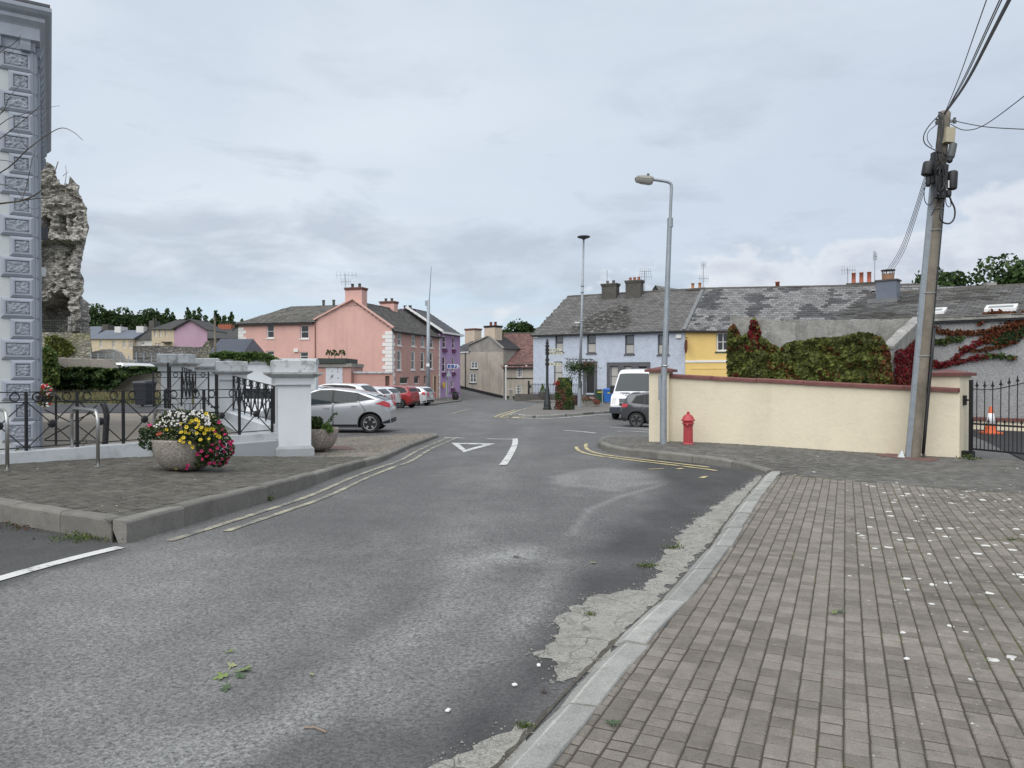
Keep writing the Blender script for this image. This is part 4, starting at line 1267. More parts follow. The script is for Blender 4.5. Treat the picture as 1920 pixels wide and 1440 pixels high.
# hanging sign
a_,dp = local_hit(BB,dB,1289)
hs = thing('hanging_sign','dark oval sign hanging from a bracket on the yellow house','hanging sign',(BB.x,BB.y,0),rB)
zc = PZ(650,dp)
mb = MB(); mb.bar((a_,-.02,zc + .75),(a_,-.75,zc + .75),.04); mb.bar((a_,-.02,zc + .35),(a_,-.5,zc + .75),.03); mb.build('bracket',M['metal_black'],hs)
mb = MB(); mb.lathe([(.0,-.03),(.36,-.03),(.40,0),(.36,.03),(.0,.03)],20,(0,0,0),axis='x'); mb.v = [(x + a_,y - .45,z * 1.45 + zc) for x,y,z in mb.v]
mb.build('sign_panel',mk('maroon_sign',(0.10,0.025,0.035),0.5,0.5,6),hs)
# ------------------------------------------------------------------ the pink house with the hipped wing
F0 = Vector((-11.7,72.0)); dP = Vector((0.28,0.96)).normalized(); nP = Vector((-dP.y,dP.x)); LP = 12.5
rP = math.atan2(dP.y,dP.x)
h = thing('pink_house','three-storey salmon pink corner house with white quoins and a hipped back wing','house',(F0.x,F0.y,0),rP)
fw_ = [px_rect(F0,dP,*q) for q in ((745,753.5,624,648),(771.4,779.4,628,649.5),(789,796.6,630.5,651),(806,812.5,632.5,652.5),
									(744,753,657,694),(770.5,778.6,658.5,693.5),(788.6,796,659.5,693),(805.8,812,661,692),
									(750,766.5,707,720),(776.5,787,704.5,720),(795,800,704.5,721))]
pdoor = px_rect(F0,dP,813,818,706,735)
eP,rZ,yr_ = 6.1,8.95,4.15
mb = MB()
wall_face(mb,Tf,0,LP,-1.6,eP,fw_ + [pdoor],0.2)
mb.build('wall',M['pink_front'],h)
# gable plane and wing, facing the viewer (plane x = 0, a runs inward)
Tg = lambda a,z,d: (d,a,z)
def gpx(x0,x1,y0,y1):
	r = px_rect(F0,nP,x1,x0,y0,y1); return r
gw = [gpx(*q) for q in ((500.5,514,608,634),(563.5,579,609.5,635),(499.5,514,658,672),(562,578,660,676))]
WD = 17.4; gD = 8.5; eW = 7.0
mb = MB()
wall_face(mb,Tg,gD,WD,-1.6,eW,[r for r in gw],0.14)
mb.add([(0,0,-1.6),(0,gD,-1.6),(0,gD,eW),(0,yr_,rZ + .12),(0,0,eP + .12)],[(0,1,2,3,4)])
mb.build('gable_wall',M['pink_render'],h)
mb = MB()
mb.add([(LP,0,-1.6),(LP,gD,-1.6),(LP,gD,eW),(LP,yr_,rZ),(LP,0,eP)],[(4,3,2,1,0)])
mb.build('end_wall',M['pink_render'],h)
for r in fw_[:4]: window(h,Tf,r,M['white_paint'],M['glass'],M['white_paint'],recess=.05,fw=.09,curtain='sides')
for r in fw_[4:8]: window(h,Tf,r,M['white_paint'],M['glass'],M['white_paint'],recess=.05,fw=.10,curtain='sides')
for r in fw_[8:]: window(h,Tf,r,M['white_paint'],M['glass'],None,recess=.15,fw=.07,nz=1)
for r in gw: window(h,Tg,r,M['white_paint'],M['glass'],M['white_paint'],recess=.1,fw=.09)
mb = MB(); tbox(mb,Tf,pdoor[0] + .03,pdoor[1] - .03,pdoor[2],pdoor[3] - .03,.1,.15); mb.build('door',mk('brown_door',(0.12,0.06,0.04),0.5),h)
mb = MB(); tbox(mb,Tf,pdoor[0] - .25,pdoor[0] - .003,-1.4,pdoor[3] + .15,-.05,.03); tbox(mb,Tf,pdoor[1] + .003,pdoor[1] + .25,-1.4,pdoor[3] + .15,-.05,.03); mb.build('door_surround',M['cream_render'],h)
# roof over the street range (ridge parallel with the street front)
gable_roof(h,LP,gD,eP,rZ,yr_,M['slate_dark'],0.36,0.25,seed=12,alt=(M['slate_brown'],.6,.3),over=.25,ze2=eW - .1,ext=-.04)
gutter(h,.1,LP,-.3,eP - .22)
# hipped roof over the back wing: eaves on the plane x = 0, ridge running along the wing
wr = MB()
e0,e1 = gD + .03,WD + .25
za = eW - .02
rid = 3.6
wr.add([(-.25,e0,za),(-.25,e1,za),(rid,e1 - 4.2,9.0),(rid,yr_ + .2,9.0),(8,e0,za),(8,e1,za),(-.25,e0,za - .15),(-.25,e1,za - .15),(8,e0,za - .15),(8,e1,za - .15)],
	[(0,3,2,1),(1,2,5),(5,2,3,4),(6,0,1,7),(7,1,5,9),(8,9,5,4),(6,7,9,8),(0,6,8,4),(0,4,3)])
ro = wr.build('wing_roof',M['roof_base'],h)
Vw = Vector((rid + .25,0,9.0 - za))
slates(h,(-.25,e1,za + .005),(0,-1,0),Vw,[(0,0),(e1 - e0,0),(e1 - yr_ - .3,Vw.length),(4.2,Vw.length)],0.36,0.24,M['slate_lichen'],14,parent=ro)
mb = MB(); mb.bar((-.3,e0,za - .12),(-.3,e1 + .1,za - .12),.16,.16); mb.build('gutter',M['black_trim'],ro)
mb = MB(); mb.bar((0 - .1,-.25,eP - .02 + .16),(-.1,yr_,rZ + .22),.3,.14); mb.bar((-.1,gD,eW + .2),(-.1,yr_,rZ + .22),.3,.14); mb.build('verge',M['pink_render'],h)
# chimneys
chimney(h,.55,yr_,8.4,PZ(541.5,73.2),1.1,1.85,M['pink_render'],mk('brown_cap',(0.16,0.07,0.055),0.8),2,M['cement'],.16,.42,axis='y')
chimney(h,8.6,yr_ + .3,8.4,PZ(567,81),1.0,1.7,M['pink_render'],mk('brown_cap',(0.16,0.07,0.055),0.8),2,M['cement'],.16,.35,axis='y')
mb = MB(); mb.lathe([(.14,0),(.14,.5),(.17,.5),(.17,.6)],10,(3.6,9.6,8.95)); mb.lathe([(.14,0),(.14,.5),(.17,.5),(.17,.6)],10,(3.6,8.4,8.95)); mb.build('flue_pots',M['cement'],h)
# quoins, each its own block
def quoins(n,z0,hq,f):
	for i in range(n):
		mb = MB(); f(mb,z0 + i * hq,z0 + (i + 1) * hq - .03,i % 2); mb.build('quoin',M['white_paint'],h)
quoins(20,-1.5,.372,lambda mb,a,b,k: (mb.box(-.05,-.05,a,.62 - .25 * k,.003,b),mb.box(-.05,.0035,a,.003,1.0 - .3 * k,b)))
quoins(20,-.2,.34,lambda mb,a,b,k: mb.box(-.05,WD - .9 + .3 * k,a,.003,WD + .05,b))
quoins(20,-1.5,.372,lambda mb,a,b,k: mb.box(LP - .35 + .12 * k,-.05,a,LP + .0,.003,b))
mb = MB(); mb.tube([(-.08,gD - .1,eW),(-.08,gD - .1,-1)],.05,6); mb.build('downpipe',mk('pink_pipe',(0.22,0.10,0.085),0.7),h)
mb = MB(); q = gpx(552,560,654,660); tbox(mb,Tg,q[0],q[1],q[2],q[3],-.15,0); mb.build('alarm_box',M['white_paint'],h)
# flat-roofed shed and the pink yard wall in front of the gable
zs = 63.0
def fx(px): return PX(px,zs)
h2 = thing('flat_roofed_shed','low pink shed with a dark green flat roof edge and a white panel door','shed',(fx(600),zs,0),0)
def sx(px): return fx(px) - fx(600)
def sz(py): return PZ(py,zs)
mb = MB(); mb.box(sx(470),0,-1.2,sx(658),5,sz(688)); mb.build('wall',M['pink_front'],h2)
mb = MB(); mb.box(sx(470),-.35,sz(681),sx(650),4.5,sz(672)); mb.build('roof',mk('dark_green_fascia',(0.035,0.045,0.038),0.7),h2)
mb = MB(); mb.box(sx(466),-.18,sz(688),sx(660),5.1,sz(681.5)); mb.build('coping',M['grey_render'],h2)
mb = MB(); mb.box(sx(611),-.04,-1.1,sx(642.5),-.002,sz(688.6)); mb.build('door',mk('flaking_white_panel',(0.55,0.56,0.60),0.8,0.05,1,dirt=((0.05,0.055,0.07),3.0,0.56,0.6,0.8)),h2)
h3 = thing('yard_wall','brownish pink yard wall with white coping and a narrow doorway beside the pink house','wall',(fx(660),zs + .6,0),0)
mb = MB()
wall_face(mb,Tf,0.02,sx(735) - sx(660),-1.3,sz(700),[(sx(720) - sx(660),sx(728) - sx(660),-1.3,sz(705))],.2)
mb.build('panel',M['pink_front'],h3)
mb = MB(); tbox(mb,Tf,sx(720) - sx(660),sx(728) - sx(660),-1.2,sz(705),.19,.22); mb.build('doorway',mk('brown_timber',(0.13,0.07,0.055),0.7),h3)
mb = MB(); tbox(mb,Tf,0,sx(734) - sx(660),sz(700) + .001,sz(696.5),-.12,.35); mb.build('coping',M['white_cap'],h3)
# ------------------------------------------------------------------ the purple house
F1 = F0 + dP * 12.56; LU = 6.6
h = thing('purple_house','narrow three-storey purple house at the end of the pink terrace','house',(F1.x,F1.y,0),rP)
uw = [px_rect(F1,dP,*q) for q in ((830,836,629.5,653),(848,852.4,632,654.5),(829.4,835,668,698),(848,852,669,697.5),(846,850.5,713,727))]
udoor = px_rect(F1,dP,836.5,840.5,712,744)
mb = MB(); wall_face(mb,Tf,0,LU,-1.8,6.7,uw + [udoor],.15)
mb.add([(LU,0,-1.8),(LU,8.5,-1.8),(LU,8.5,6.7),(LU,4.2,9.4),(LU,0,6.7)],[(4,3,2,1,0)])
mb.add([(0,0,3),(0,8.5,3),(0,8.5,6.7),(0,4.2,9.5),(0,0,6.7)],[(0,1,2,3,4)])
mb.build('wall',M['purple_render'],h)
for r in uw: window(h,Tf,r,M['white_paint'],M['glass'],M['purple_trim'],recess=.06,fw=.12)
for r in uw[:4] + uw[4:]:
	mb = MB(); tbox(mb,Tf,r[0] - .12,r[1] + .12,r[2] - .42,r[2] - .12,-.2,-.01); mb.build('window_box',M['purple_trim'],h)
mb = MB(); tbox(mb,Tf,udoor[0],udoor[1],udoor[2],udoor[3],.1,.14); mb.build('door',M['white_paint'],h)
gable_roof(h,LU,8.5,6.7,9.4,4.2,M['slate_plain'],.4,.28,seed=20,over=.35)
mb = MB(); mb.bar((-.05,-.4,6.48),(LU + .2,-.4,6.48),.16,.22); mb.build('fascia',M['white_paint'],h)
mb = MB(); mb.bar((-.02,-.35,6.62),(-.02,4.2,9.5),.3,.22); mb.build('verge',M['white_paint'],h)
chimney(h,.9,4.4,8.6,PZ(584,88),.8,1.5,mk('purple_chimney',(0.22,0.11,0.22),0.8),M['purple_trim'],2,M['cement'],.2,.4,axis='y')
mb = MB()
for (px_,py_) in ((827,725),):
	q = px_rect(F1,dP,824.5,831,716,728)
	mb.lathe([(0,-.03),(.36,-.03),(.36,.03),(0,.03)],16,((q[0] + q[1]) / 2,-.3,(q[2] + q[3]) / 2),axis='y')
tag(mb.build('round_sign',mk('yellow_sign',(0.62,0.42,0.03),0.5),None),'round yellow sign on the corner of the purple house','sign')
_o = bpy.data.objects['round_sign']; _o.location = (F1.x,F1.y,0); _o.rotation_euler = (0,0,rP)
# ------------------------------------------------------------------ the beige house with the brown tiled wing
R0 = Vector((-1.12,95.0)); dG = Vector((0.75,-0.66)).normalized()
LG = 9.2
A2 = R0 - dG * LG
rG = math.atan2(dG.y,dG.x)
h = thing('beige_house','old beige rendered gable house with cream chimneys beside the purple house','house',(A2.x,A2.y,0),rG)
bw = [px_rect(A2,dG,882.5,896,677.5,691.5),px_rect(A2,dG,880.5,893,699.5,718)]
ga,_ = local_hit(A2,dG,879)
gm_,_ = local_hit(A2,dG,916)
eb = PZ(660,97.5)
mb = MB()
wall_face(mb,Tf,0,LG,-1.8,eb,bw,.14)
mb.build('wall',M['beige_render'],h)
apz = PZ(631,96.6)
mb = MB(); mb.add([(ga,0,eb + .003),(LG,0,eb + .003),(LG,0,eb + .4),(gm_ + .3,0,apz),(gm_ - .3,0,apz),(ga,0,eb + .9)],[(0,1,2,3,4,5)])
mb.add([(LG,0,-1.8),(LG,9,-1.8),(LG,9,eb + .4),(LG,0,eb + .4)],[(3,2,1,0)])
mb.build('gable',M['grey_render'],h)
for r in bw: window(h,Tf,r,M['white_paint'],M['glass_sky'],M['black_trim'],recess=.05,nx=2,nz=2,fw=.14,mw=.12)
mb = MB(); tbox(mb,Tf,.0,LG,-1.79,.28,-.04,.002)
mb.v = [(x,y,(z if z < 0 else .42 - .155 * x)) for x,y,z in mb.v]
mb.build('plinth',M['black_trim'],h)
# cross roofs: left slope seen beside the purple house, and the slope behind the gable
mb = MB()
mb.add([(-1.5,-.2,eb + .1),(ga + .2,-.2,eb + .1),(gm_,4.5,apz),(0.2,4.5,apz),(gm_,9,eb),(-1.5,9,eb)],[(0,1,2,3),(3,2,4,5)])
mb.add([(gm_ - .2,.0,apz),(gm_ + .2,.0,apz),(LG + .3,0,eb + .35),(LG + .3,9,eb + .35),(gm_ + .2,9,apz)],[(1,2,3,4)])
rr = mb.build('roof',M['roof_base'],h)
Vb = Vector((0,4.7,apz - eb - .1))
slates(h,(-1.5,-.2,eb + .11),(1,0,0),Vb,[(0,0),(ga + 1.7,0),(gm_ + 1.5,Vb.length),(1.7,Vb.length)],.4,.28,M['slate_plain'],31,parent=rr)
mb = MB(); mb.bar((gm_,-.06,apz + .08),(ga - .1,-.06,eb + .98),.3,.12); mb.bar((gm_ + .2,-.06,apz + .08),(LG + .1,-.06,eb + .4),.3,.12); mb.build('verge',M['grey_render'],h)
bcap = mk('cream_chimney',(0.52,0.43,0.34),0.9,0.1,1.5,dirt=((0.30,0.22,0.18),2,0.55,0.75,0.5))
chimney(h,gm_,.9,apz - .8,PZ(612.5,97),1.9,1.4,bcap,M['black_trim'],2,mk('red_pot',(0.20,0.05,0.04),0.8),.2,.5)
chimney(h,-.6,4.5,apz - 1.4,PZ(617.5,104),1.9,1.4,bcap,mk('brown_cap',(0.16,0.07,0.055),0.8),0)
mb = MB(); a_,_ = local_hit(A2,dG,873); mb.tube([(a_,-.06,eb),(a_,-.06,-.4)],.06,6); mb.build('downpipe',M['black_trim'],h)
# brown tiled wing, its front square to the viewer
W0 = Vector((R0.x - .05,R0.y + .3)); dW = Vector((1.0,-0.05)).normalized(); LW = 4.6
rW = math.atan2(dW.y,dW.x)
h = thing('brown_roofed_cottage','low beige cottage with a steep brown tiled roof next to the blue house','house',(W0.x,W0.y,0),rW)
cw = [px_rect(W0,dW,969,979.5,687,708),px_rect(W0,dW,967.5,977.5,721.5,742)]
ec = PZ(683,95)
mb = MB(); wall_face(mb,Tf,0,LW,-1.9,ec,cw,.14); mb.build('wall',M['beige_render'],h)
for r in cw: window(h,Tf,r,M['white_paint'],M['glass'],M['black_trim'],recess=.06,nx=3,nz=4,fw=.1,mw=.05)
gable_roof(h,LW + .8,9,ec,PZ(624.5,99.5),4.4,M['tile_brown'],.30,.24,seed=40,over=.4,hip_l=0)
mb = MB(); tbox(mb,Tf,0,LW,ec - .35,ec - .02,-.25,-.003); mb.build('fascia',M['black_trim'],h)
mb = MB(); q = px_rect(W0,dW,946,999,708.5,710.5); tbox(mb,Tf,0,LW,q[2],q[3],-.04,.01); mb.build('string_course',M['black_trim'],h)
mb = MB(); tbox(mb,Tf,0,LW,-1.89,-1.05,-.04,.002); mb.build('plinth',M['black_trim'],h)
mb = MB(); tbox(mb,Tf,-.12,.12,-1.5,ec,-.05,.02); tbox(mb,Tf,LW - .12,LW,-1.5,ec,-.05,.02); mb.build('corner_strip',M['black_trim'],h)
mb = MB(); q = px_rect(W0,dW,992,996.5,722.5,726.5); tbox(mb,Tf,q[0],q[1],q[2],q[3],-.06,0); mb.build('wall_plaque',M['black_trim'],h)
for px_ in (950.5,987):
	q = px_rect(W0,dW,px_ - 1.4,px_ + 1.4,684.5,688)
	mb = MB(); mb.ball(((q[0] + q[1]) / 2,-.2,(q[2] + q[3]) / 2),.12); mb.build('wall_lamp',M['white_paint'],h,smooth=True)
# roofs glimpsed behind the blue house
h = thing('house','grey slate roof of a house peeping over the ridge behind the blue house','house',(PX(1225,84),84,0),R(-14))
mb = MB(); mb.add([(-1.8,0,8),(2.0,0,8),(.2,0,PZ(535,84))],[(0,1,2)]); mb.build('gable',M['cement'],h)
mb = MB(); zt = PZ(535,84); mb.add([(.2,-.2,zt),(5.5,5,zt - .5),(7.5,3,8.4),(2.2,-.2,8.6),(-2.2,-.2,8.0),(-1,4,8.0)],[(0,3,2,1),(0,1,5,4)]); mb.build('roof',M['slate_right'],h)
# ------------------------------------------------------------------ the cream wall, its pillars and what stands by it
M['cream_wall'] = mk('cream_masonry_paint',(0.71,0.64,0.49),0.85,0.05,1.1,fine=0.03,fscale=30,bump=0.007,bscale=11,dirt=((0.47,0.42,0.32),1.7,0.53,0.78,0.35),streak=((0.50,0.45,0.34),2.6,.22))
M['red_coping'] = mk('oxblood_coping',(0.155,0.058,0.05),0.7,0.18,5,fine=0.1,fscale=40,dirt=((0.26,0.17,0.15),5,0.56,0.75,0.4))
M['pole_wood'] = mk('weathered_pole',(0.205,0.18,0.145),0.9,0.15,3,bump=0.006,bscale=30,dirt=((0.09,0.075,0.055),2.2,0.44,0.66,0.75),streak=((0.10,0.085,0.065),9,0.5))
M['hydrant_red'] = mk('faded_red_paint',(0.40,0.052,0.06),0.5,0.12,6,fine=0.08,fscale=50)
M['cone_orange'] = mk('orange_plastic',(0.62,0.13,0.045),0.55,0.08,5)
M['cone_white'] = mk('reflective_white',(0.72,0.74,0.76),0.4,0.04,5)
def oriented(px,y,z,d):
	return (PX(px,y),y,z),math.atan2(d[1],d[0])
rW_ = math.atan2(WDIR.y,WDIR.x)
wlen = 5.55
w0 = WALL_A + WDIR * .28
gw_ = thing('garden_wall','long cream painted wall with an oxblood coping between two pillars','wall',(w0.x,w0.y,0),rW_)
def wtop(x): return 1.56 - .049 * x
mb = MB()
n = 12
for i in range(n):
	x0,x1 = wlen * i / n,wlen * (i + 1) / n
	for (y,dz) in ((0,0),(.22,0)):
		mb.add([(x0,y,-.1),(x1,y,-.1),(x1,y,wtop(x1)),(x0,y,wtop(x0))],[(0,1,2,3) if y == 0 else (3,2,1,0)])
mb.build('panel',M['cream_wall'],gw_)
x = 0.0
k = 0
while x < wlen - .02:
	L = min(.92,wlen - x)
	mb = MB()
	j = random.Random(k).uniform(-.004,.004)
	prof = [(-.055,0),(-.055,.06),(-.03,.085),(.25,.085),(.275,.06),(.275,0)]
	a = [(x + .004,y,wtop(x) + z + .001 + j) for y,z in prof]; b = [(x + L - .004,y,wtop(x + L) + z + .001 + j) for y,z in prof]
	m_ = len(prof)
	mb.add(a + b,[tuple(range(m_ - 1,-1,-1)),tuple(range(m_,2 * m_))] + [(i,(i + 1) % m_,m_ + (i + 1) % m_,m_ + i) for i in range(m_)])
	mb.build('coping_stone',M['red_coping'],gw_)
	x += L; k += 1
def pillar(name,label,at,rot,sx,sy,z0,z1,capo,caph):
	t = thing(name,label,'gate pillar',(at[0],at[1],0),rot,'cream gate pillars')
	mb = MB(); mb.chbox(-sx / 2,-sy / 2,z0,sx / 2,sy / 2,z1,.003); mb.build('shaft',M['cream_wall'],t)
	mb = MB()
	a,b = sx / 2 + capo,sy / 2 + capo
	mb.box(-a,-b,z1 + .001,a,b,z1 + caph * .55)
	mb.add([(-a,-b,z1 + caph * .551),(a,-b,z1 + caph * .551),(a,b,z1 + caph * .551),(-a,b,z1 + caph * .551),(0,0,z1 + caph * 1.25)],[(0,1,4),(1,2,4),(2,3,4),(3,0,4)])
	mb.build('cap',M['red_coping'],t)
	return t
lp = WALL_A + WDIR * .06 + UDIR * .11
pillar('gate_pillar','cream pillar with a red cap right behind the grey lamp post',lp,rW_,.44,.44,-.15,1.69,.085,.10)
rp = (8.66,14.62)
pillar('gate_pillar','wide cream pillar with a red cap carrying the black iron gate',rp,R(-50),.57,.62,-.15,PZ(705,14.15),.07,.11)
# timber pole ------------------------------------------------------------------
pz = 14.05
tp = thing('timber_pole','leaning weathered timber pole with steel channel, black joint boxes and many cables','utility pole',(PX(1714,pz),pz,.05))
base = Vector((PX(1714,pz),pz,0.0))
top = P(1772,209,pz)
ax = (top - base)
def on(t,dx=0.0,dy=0.0,dz=0.0):
	p = base + ax * t
	return Vector((p.x + dx,p.y + dy,p.z + dz)) - Vector((base.x,base.y,.05))
mb = MB(); mb.tube([on(t) for t in (-.02,.25,.5,.75,.97,.995,1.0)],[.112,.110,.107,.104,.102,.10,.075],16); mb.build('pole',M['pole_wood'],tp,smooth=True,angle=50)
mb = MB()
prev = None
for t0,t1 in ((0,.40),(.40,.80)):
	a,b = on(t0,-.128,-.03),on(t1,-.120,-.03)
	mb.bar(a,b,.10,.055,up=(0,1,0))
mb.build('steel_channel',M['galv'],tp)
mb = MB(); mb.tube([on(t,.135 - t * .02,-.06) for t in (0.02,.1,.2,.3,.38)],.032,8); mb.tube([on(.02,.135,-.06),on(-.005,.2,-.1),on(-.012,.28,-.14)],.028,8); mb.build('conduit',M['black_plastic'],tp,smooth=True)
mb = MB(); mb.tube([on(t,.118 - t * .015,-.05) for t in (.38,.5,.6,.7,.8)],.013,6); mb.build('riser_cable',M['black_plastic'],tp)
for t in (.3,.48,.66,.72):
	mb = MB(); q = on(t); mb.torus(q,.125,.007,(1,0,0),(0,1,0),18,5); mb.build('strap',M['galv'],tp)
def px_on(px,py,dy=-.15): return P(px,py,pz + dy) - Vector((base.x,base.y,.05))
def boxpx(x0,y0,x1,y1,dy,dep,mat,name,ch=.02,tilt=0.0):
	a,b = px_on(x0,y1,dy),px_on(x1,y0,dy)
	mb = MB(); mb.chbox(0,0,0,b.x - a.x,dep,b.z - a.z,ch,bottom=True)
	Rm = Matrix.Rotation(tilt,3,'Y')
	mb.v = [tuple(Rm @ Vector(q) + Vector((a.x,a.y - dep / 2,a.z))) for q in mb.v]
	return mb.build(name,mat,tp)
boxpx(1771,266,1788,240,-.16,.14,mk('cream_box',(0.42,0.38,0.27),0.6,.1,8),'junction_box',.015,R(4))
M['joint_grey'] = mk('grey_closure',(0.10,0.105,0.11),0.5,.1,8)
def can(p0,p1,r,mat,name):
	a,b = px_on(*p0),px_on(*p1)
	d = (b - a).normalized()
	pts = [a,a + d * .02,a + d * .04,a.lerp(b,.5),b - d * .05,b - d * .015,b]
	mb = MB(); mb.tube(pts,[r * .6,r * .95,r,r,r,r * .9,r * .5],14); o = mb.build(name,mat,tp,smooth=True,angle=40); return o
can((1782,297,-.2),(1788,268,-.2),.068,M['joint_grey'],'joint_closure')
can((1779,305,-.2),(1783,295,-.2),.05,M['black_plastic'],'joint_closure')
can((1785,356,-.22),(1787,320,-.22),.085,M['black_plastic'],'joint_closure')
can((1737,330,-.1),(1742,303,-.1),.10,M['black_plastic'],'joint_closure')
can((1740,350,-.1),(1741,330,-.1),.045,M['black_plastic'],'joint_closure')
can((1778,370,-.22),(1779,356,-.22),.05,M['black_plastic'],'joint_closure')
boxpx(1748,340,1756,286,-.10,.12,M['black_plastic'],'bracket',.03)
boxpx(1759,368,1776,308,-.2,.10,M['black_plastic'],'bracket',.03,R(5))
mb = MB(); a,b = px_on(1778.3,352,-.33),px_on(1780.2,338,-.33); mb.box(a.x,a.y,a.z,b.x,a.y + .02,b.z); mb.build('label_strip',M['white_paint'],tp)
# coils and slack loops of cable
rnd = random.Random(8)
def loop(pts,r,name='cable_loop'):
	mb = MB(); mb.tube(smoothline([px_on(*p) for p in pts],5),r,5); mb.build(name,M['black_plastic'],tp)
for k in range(8):
	cx,cy = 1766 + rnd.uniform(-4,4),338 + rnd.uniform(-6,6)
	rx,ry = rnd.uniform(5,9),rnd.uniform(20,30)
	loop([(cx + rx * math.cos(a),cy + ry * math.sin(a),-.24 + .05 * math.cos(a * 2 + k)) for a in np.linspace(0,6.6,12)],.012,'cable_coil')
loop([(1772,365,-.2),(1764,395,-.2),(1762,408,-.2),(1768,417,-.2),(1780,419,-.2),(1789,409,-.2),(1790,392,-.2),(1784,378,-.2),(1780,368,-.2)],.016)
loop([(1773,368,-.2),(1774,382,-.2),(1779,388,-.2),(1783,384,-.2),(1781,372,-.2)],.008)
loop([(1733,352,-.1),(1733,372,-.1),(1738,383,-.1),(1745,383,-.1),(1752,370,-.15),(1758,345,-.15)],.008)
loop([(1762,215,-.1),(1742,236,-.1),(1732,255,-.1),(1735,270,-.1),(1750,280,-.15),(1766,286,-.2),(1776,293,-.2)],.010)
loop([(1764,228,-.1),(1742,246,-.1),(1739,262,-.1),(1748,276,-.12)],.007)
loop([(1761,372,-.15),(1754,388,-.18),(1746,404,-.18)],.012)
for k in range(7):
	x = 1759 + k * 1.8
	loop([(x + rnd.uniform(-2,2),222,-.14),(x - 1 + rnd.uniform(-3,3),250,-.16),(x - 2 + rnd.uniform(-3,3),275,-.17),(x + rnd.uniform(-4,8),300,-.2)],.008,'cable_run')
mb = MB(); mb.bar(px_on(1755,230,0),px_on(1791,226.5,0),.04,.05); mb.build('bracket',M['galv'],tp)
for (x,y) in ((1757,228),(1790,226),(1762,215),(1766,218)):
	mb = MB(); q = px_on(x,y,-.05); mb.lathe([(.0,-.05),(.03,-.05),(.035,0),(.02,.02),(.03,.05),(0,.06)],8,q); mb.build('insulator',M['joint_grey'],tp)
# overhead wires: they leave the pole, so each is a thing of its own
def wire(label,pts,r):
	mb = MB(); mb.tube(smoothline(pts,8),r,5)
	tag(mb.build('overhead_wire',M['black_plastic']),label,'cable','overhead cables from the timber pole')
tw = P(1771,213,pz)
def far(px,py,y,sag=.25):
	e = P(px,py,y)
	m_ = (tw + e) / 2; m_.z -= sag
	return [tw,m_,e,e + (e - m_) * 2.5]
wire('thick black cable bundle sweeping from the pole top up past the right corner',far(1892,0,7.2,.1),.020)
wire('leftmost thin wire rising from the pole top to the upper edge',far(1851,-4,7.6,.05),.006)
wire('thin wire just left of the thick black cable bundle',far(1876,-4,7.4,.06),.007)
wire('thin wire hugging the thick black cable bundle',far(1880,-4,7.3,.08),.007)
tr_ = P(1791,227,pz)
wire('wire leaving the pole bracket almost level to the right',[tr_,P(1850,238,pz - 1),P(1935,243,pz - 2)],.008)
wire('slack wire that dips beside the pole bracket then climbs right',[P(1783,233,pz),P(1810,244,pz - .5),P(1850,232,pz - 1.2),P(1940,165,pz - 3)],.008)
for k,(lab,x0,x1,y1) in enumerate((('leftmost of the service wires dropping from the pole to the dark grey chimney',1741,1664,505),('middle service wire dropping from the pole to the dark grey chimney',1743,1667,506),('right of the paired service wires to the dark grey chimney',1744.5,1669.5,507),('rightmost thin service wire down to the dark grey chimney',1747,1673,508))):
	s = P(1745 + k,296 + k * 4,pz + .1); e = P(x1,y1,25.2)
	m_ = (s + e) / 2; m_.z -= .35
	wire(lab,[s,m_,e],.007)
mb = MB(); a = P(1684,848,pz - .12); mb.add([(a.x,a.y,.05),(a.x + .12,a.y - .03,.05),(a.x + .14,a.y + .1,.05),(a.x + .02,a.y + .1,.05),(a.x + .09,a.y + .03,.20),(a.x + .11,a.y + .07,.22)],[(0,1,4),(1,2,5,4),(2,3,5),(3,0,4,5)])
tag(mb.build('plastic_bag',mk('pale_plastic',(0.5,0.55,0.56),0.3,.2,20)),'crumpled pale plastic bag at the foot of the timber pole','bag')
# street lamp -------------------------------------------------------------------
lz = 15.95
lpx = PX(1244,lz)
sl = thing('street_lamp','tall grey galvanised street lamp beside the cream pillar, its arm bent to the left','street lamp',(lpx,lz,.13))
def lq(px,py,dy=0.0): return P(px,py,lz + dy) - Vector((lpx,lz,.13))
mb = MB(); mb.tube([(0,0,-.05),(0,0,1.2)],.075,16); mb.build('base_section',M['galv'],sl,smooth=True,angle=50)
mb = MB(); mb.box(-.105,-.03,.95,-.06,.03,1.5); mb.build('door_cover',M['galv'],sl)
mb = MB(); a = lq(1256,410); mb.tube([(0,0,1.18),(a.x * .35,0,a.z * .5),a],[.066,.058,.050],14); mb.build('column',M['galv'],sl,smooth=True,angle=50)
mb = MB(); b = lq(1256.5,426); mb.tube([b,lq(1256.5,409)],.062,12); mb.build('collar',M['galv'],sl,smooth=True,angle=50)
mb = MB(); mb.torus(lq(1247,686),.08,.014,(1,0,0),(0,1,0),18,5); mb.build('strap',M['steel'],sl)
mb = MB(); mb.tube(smoothline([lq(1256.5,412),lq(1257.8,380),lq(1259,352),lq(1257,344),lq(1250,340.5),lq(1240,338.8),lq(1224,336.5)],5),.032,10); mb.build('arm',M['galv'],sl,smooth=True)
hd = MB()
a,b = lq(1225,338),lq(1190.5,335)
L = (a - b).length
d = (b - a).normalized()
side = Vector((0,1,0)); upv = side.cross(d) * -1
upv = upv if upv.z > 0 else -upv
secs = [(0,.06,.05,.04),(.05,.10,.07,.09),(.2,.12,.08,.11),(.6,.13,.08,.10),(.9,.12,.06,.07),(1.0,.05,.02,.02)]
rows = []
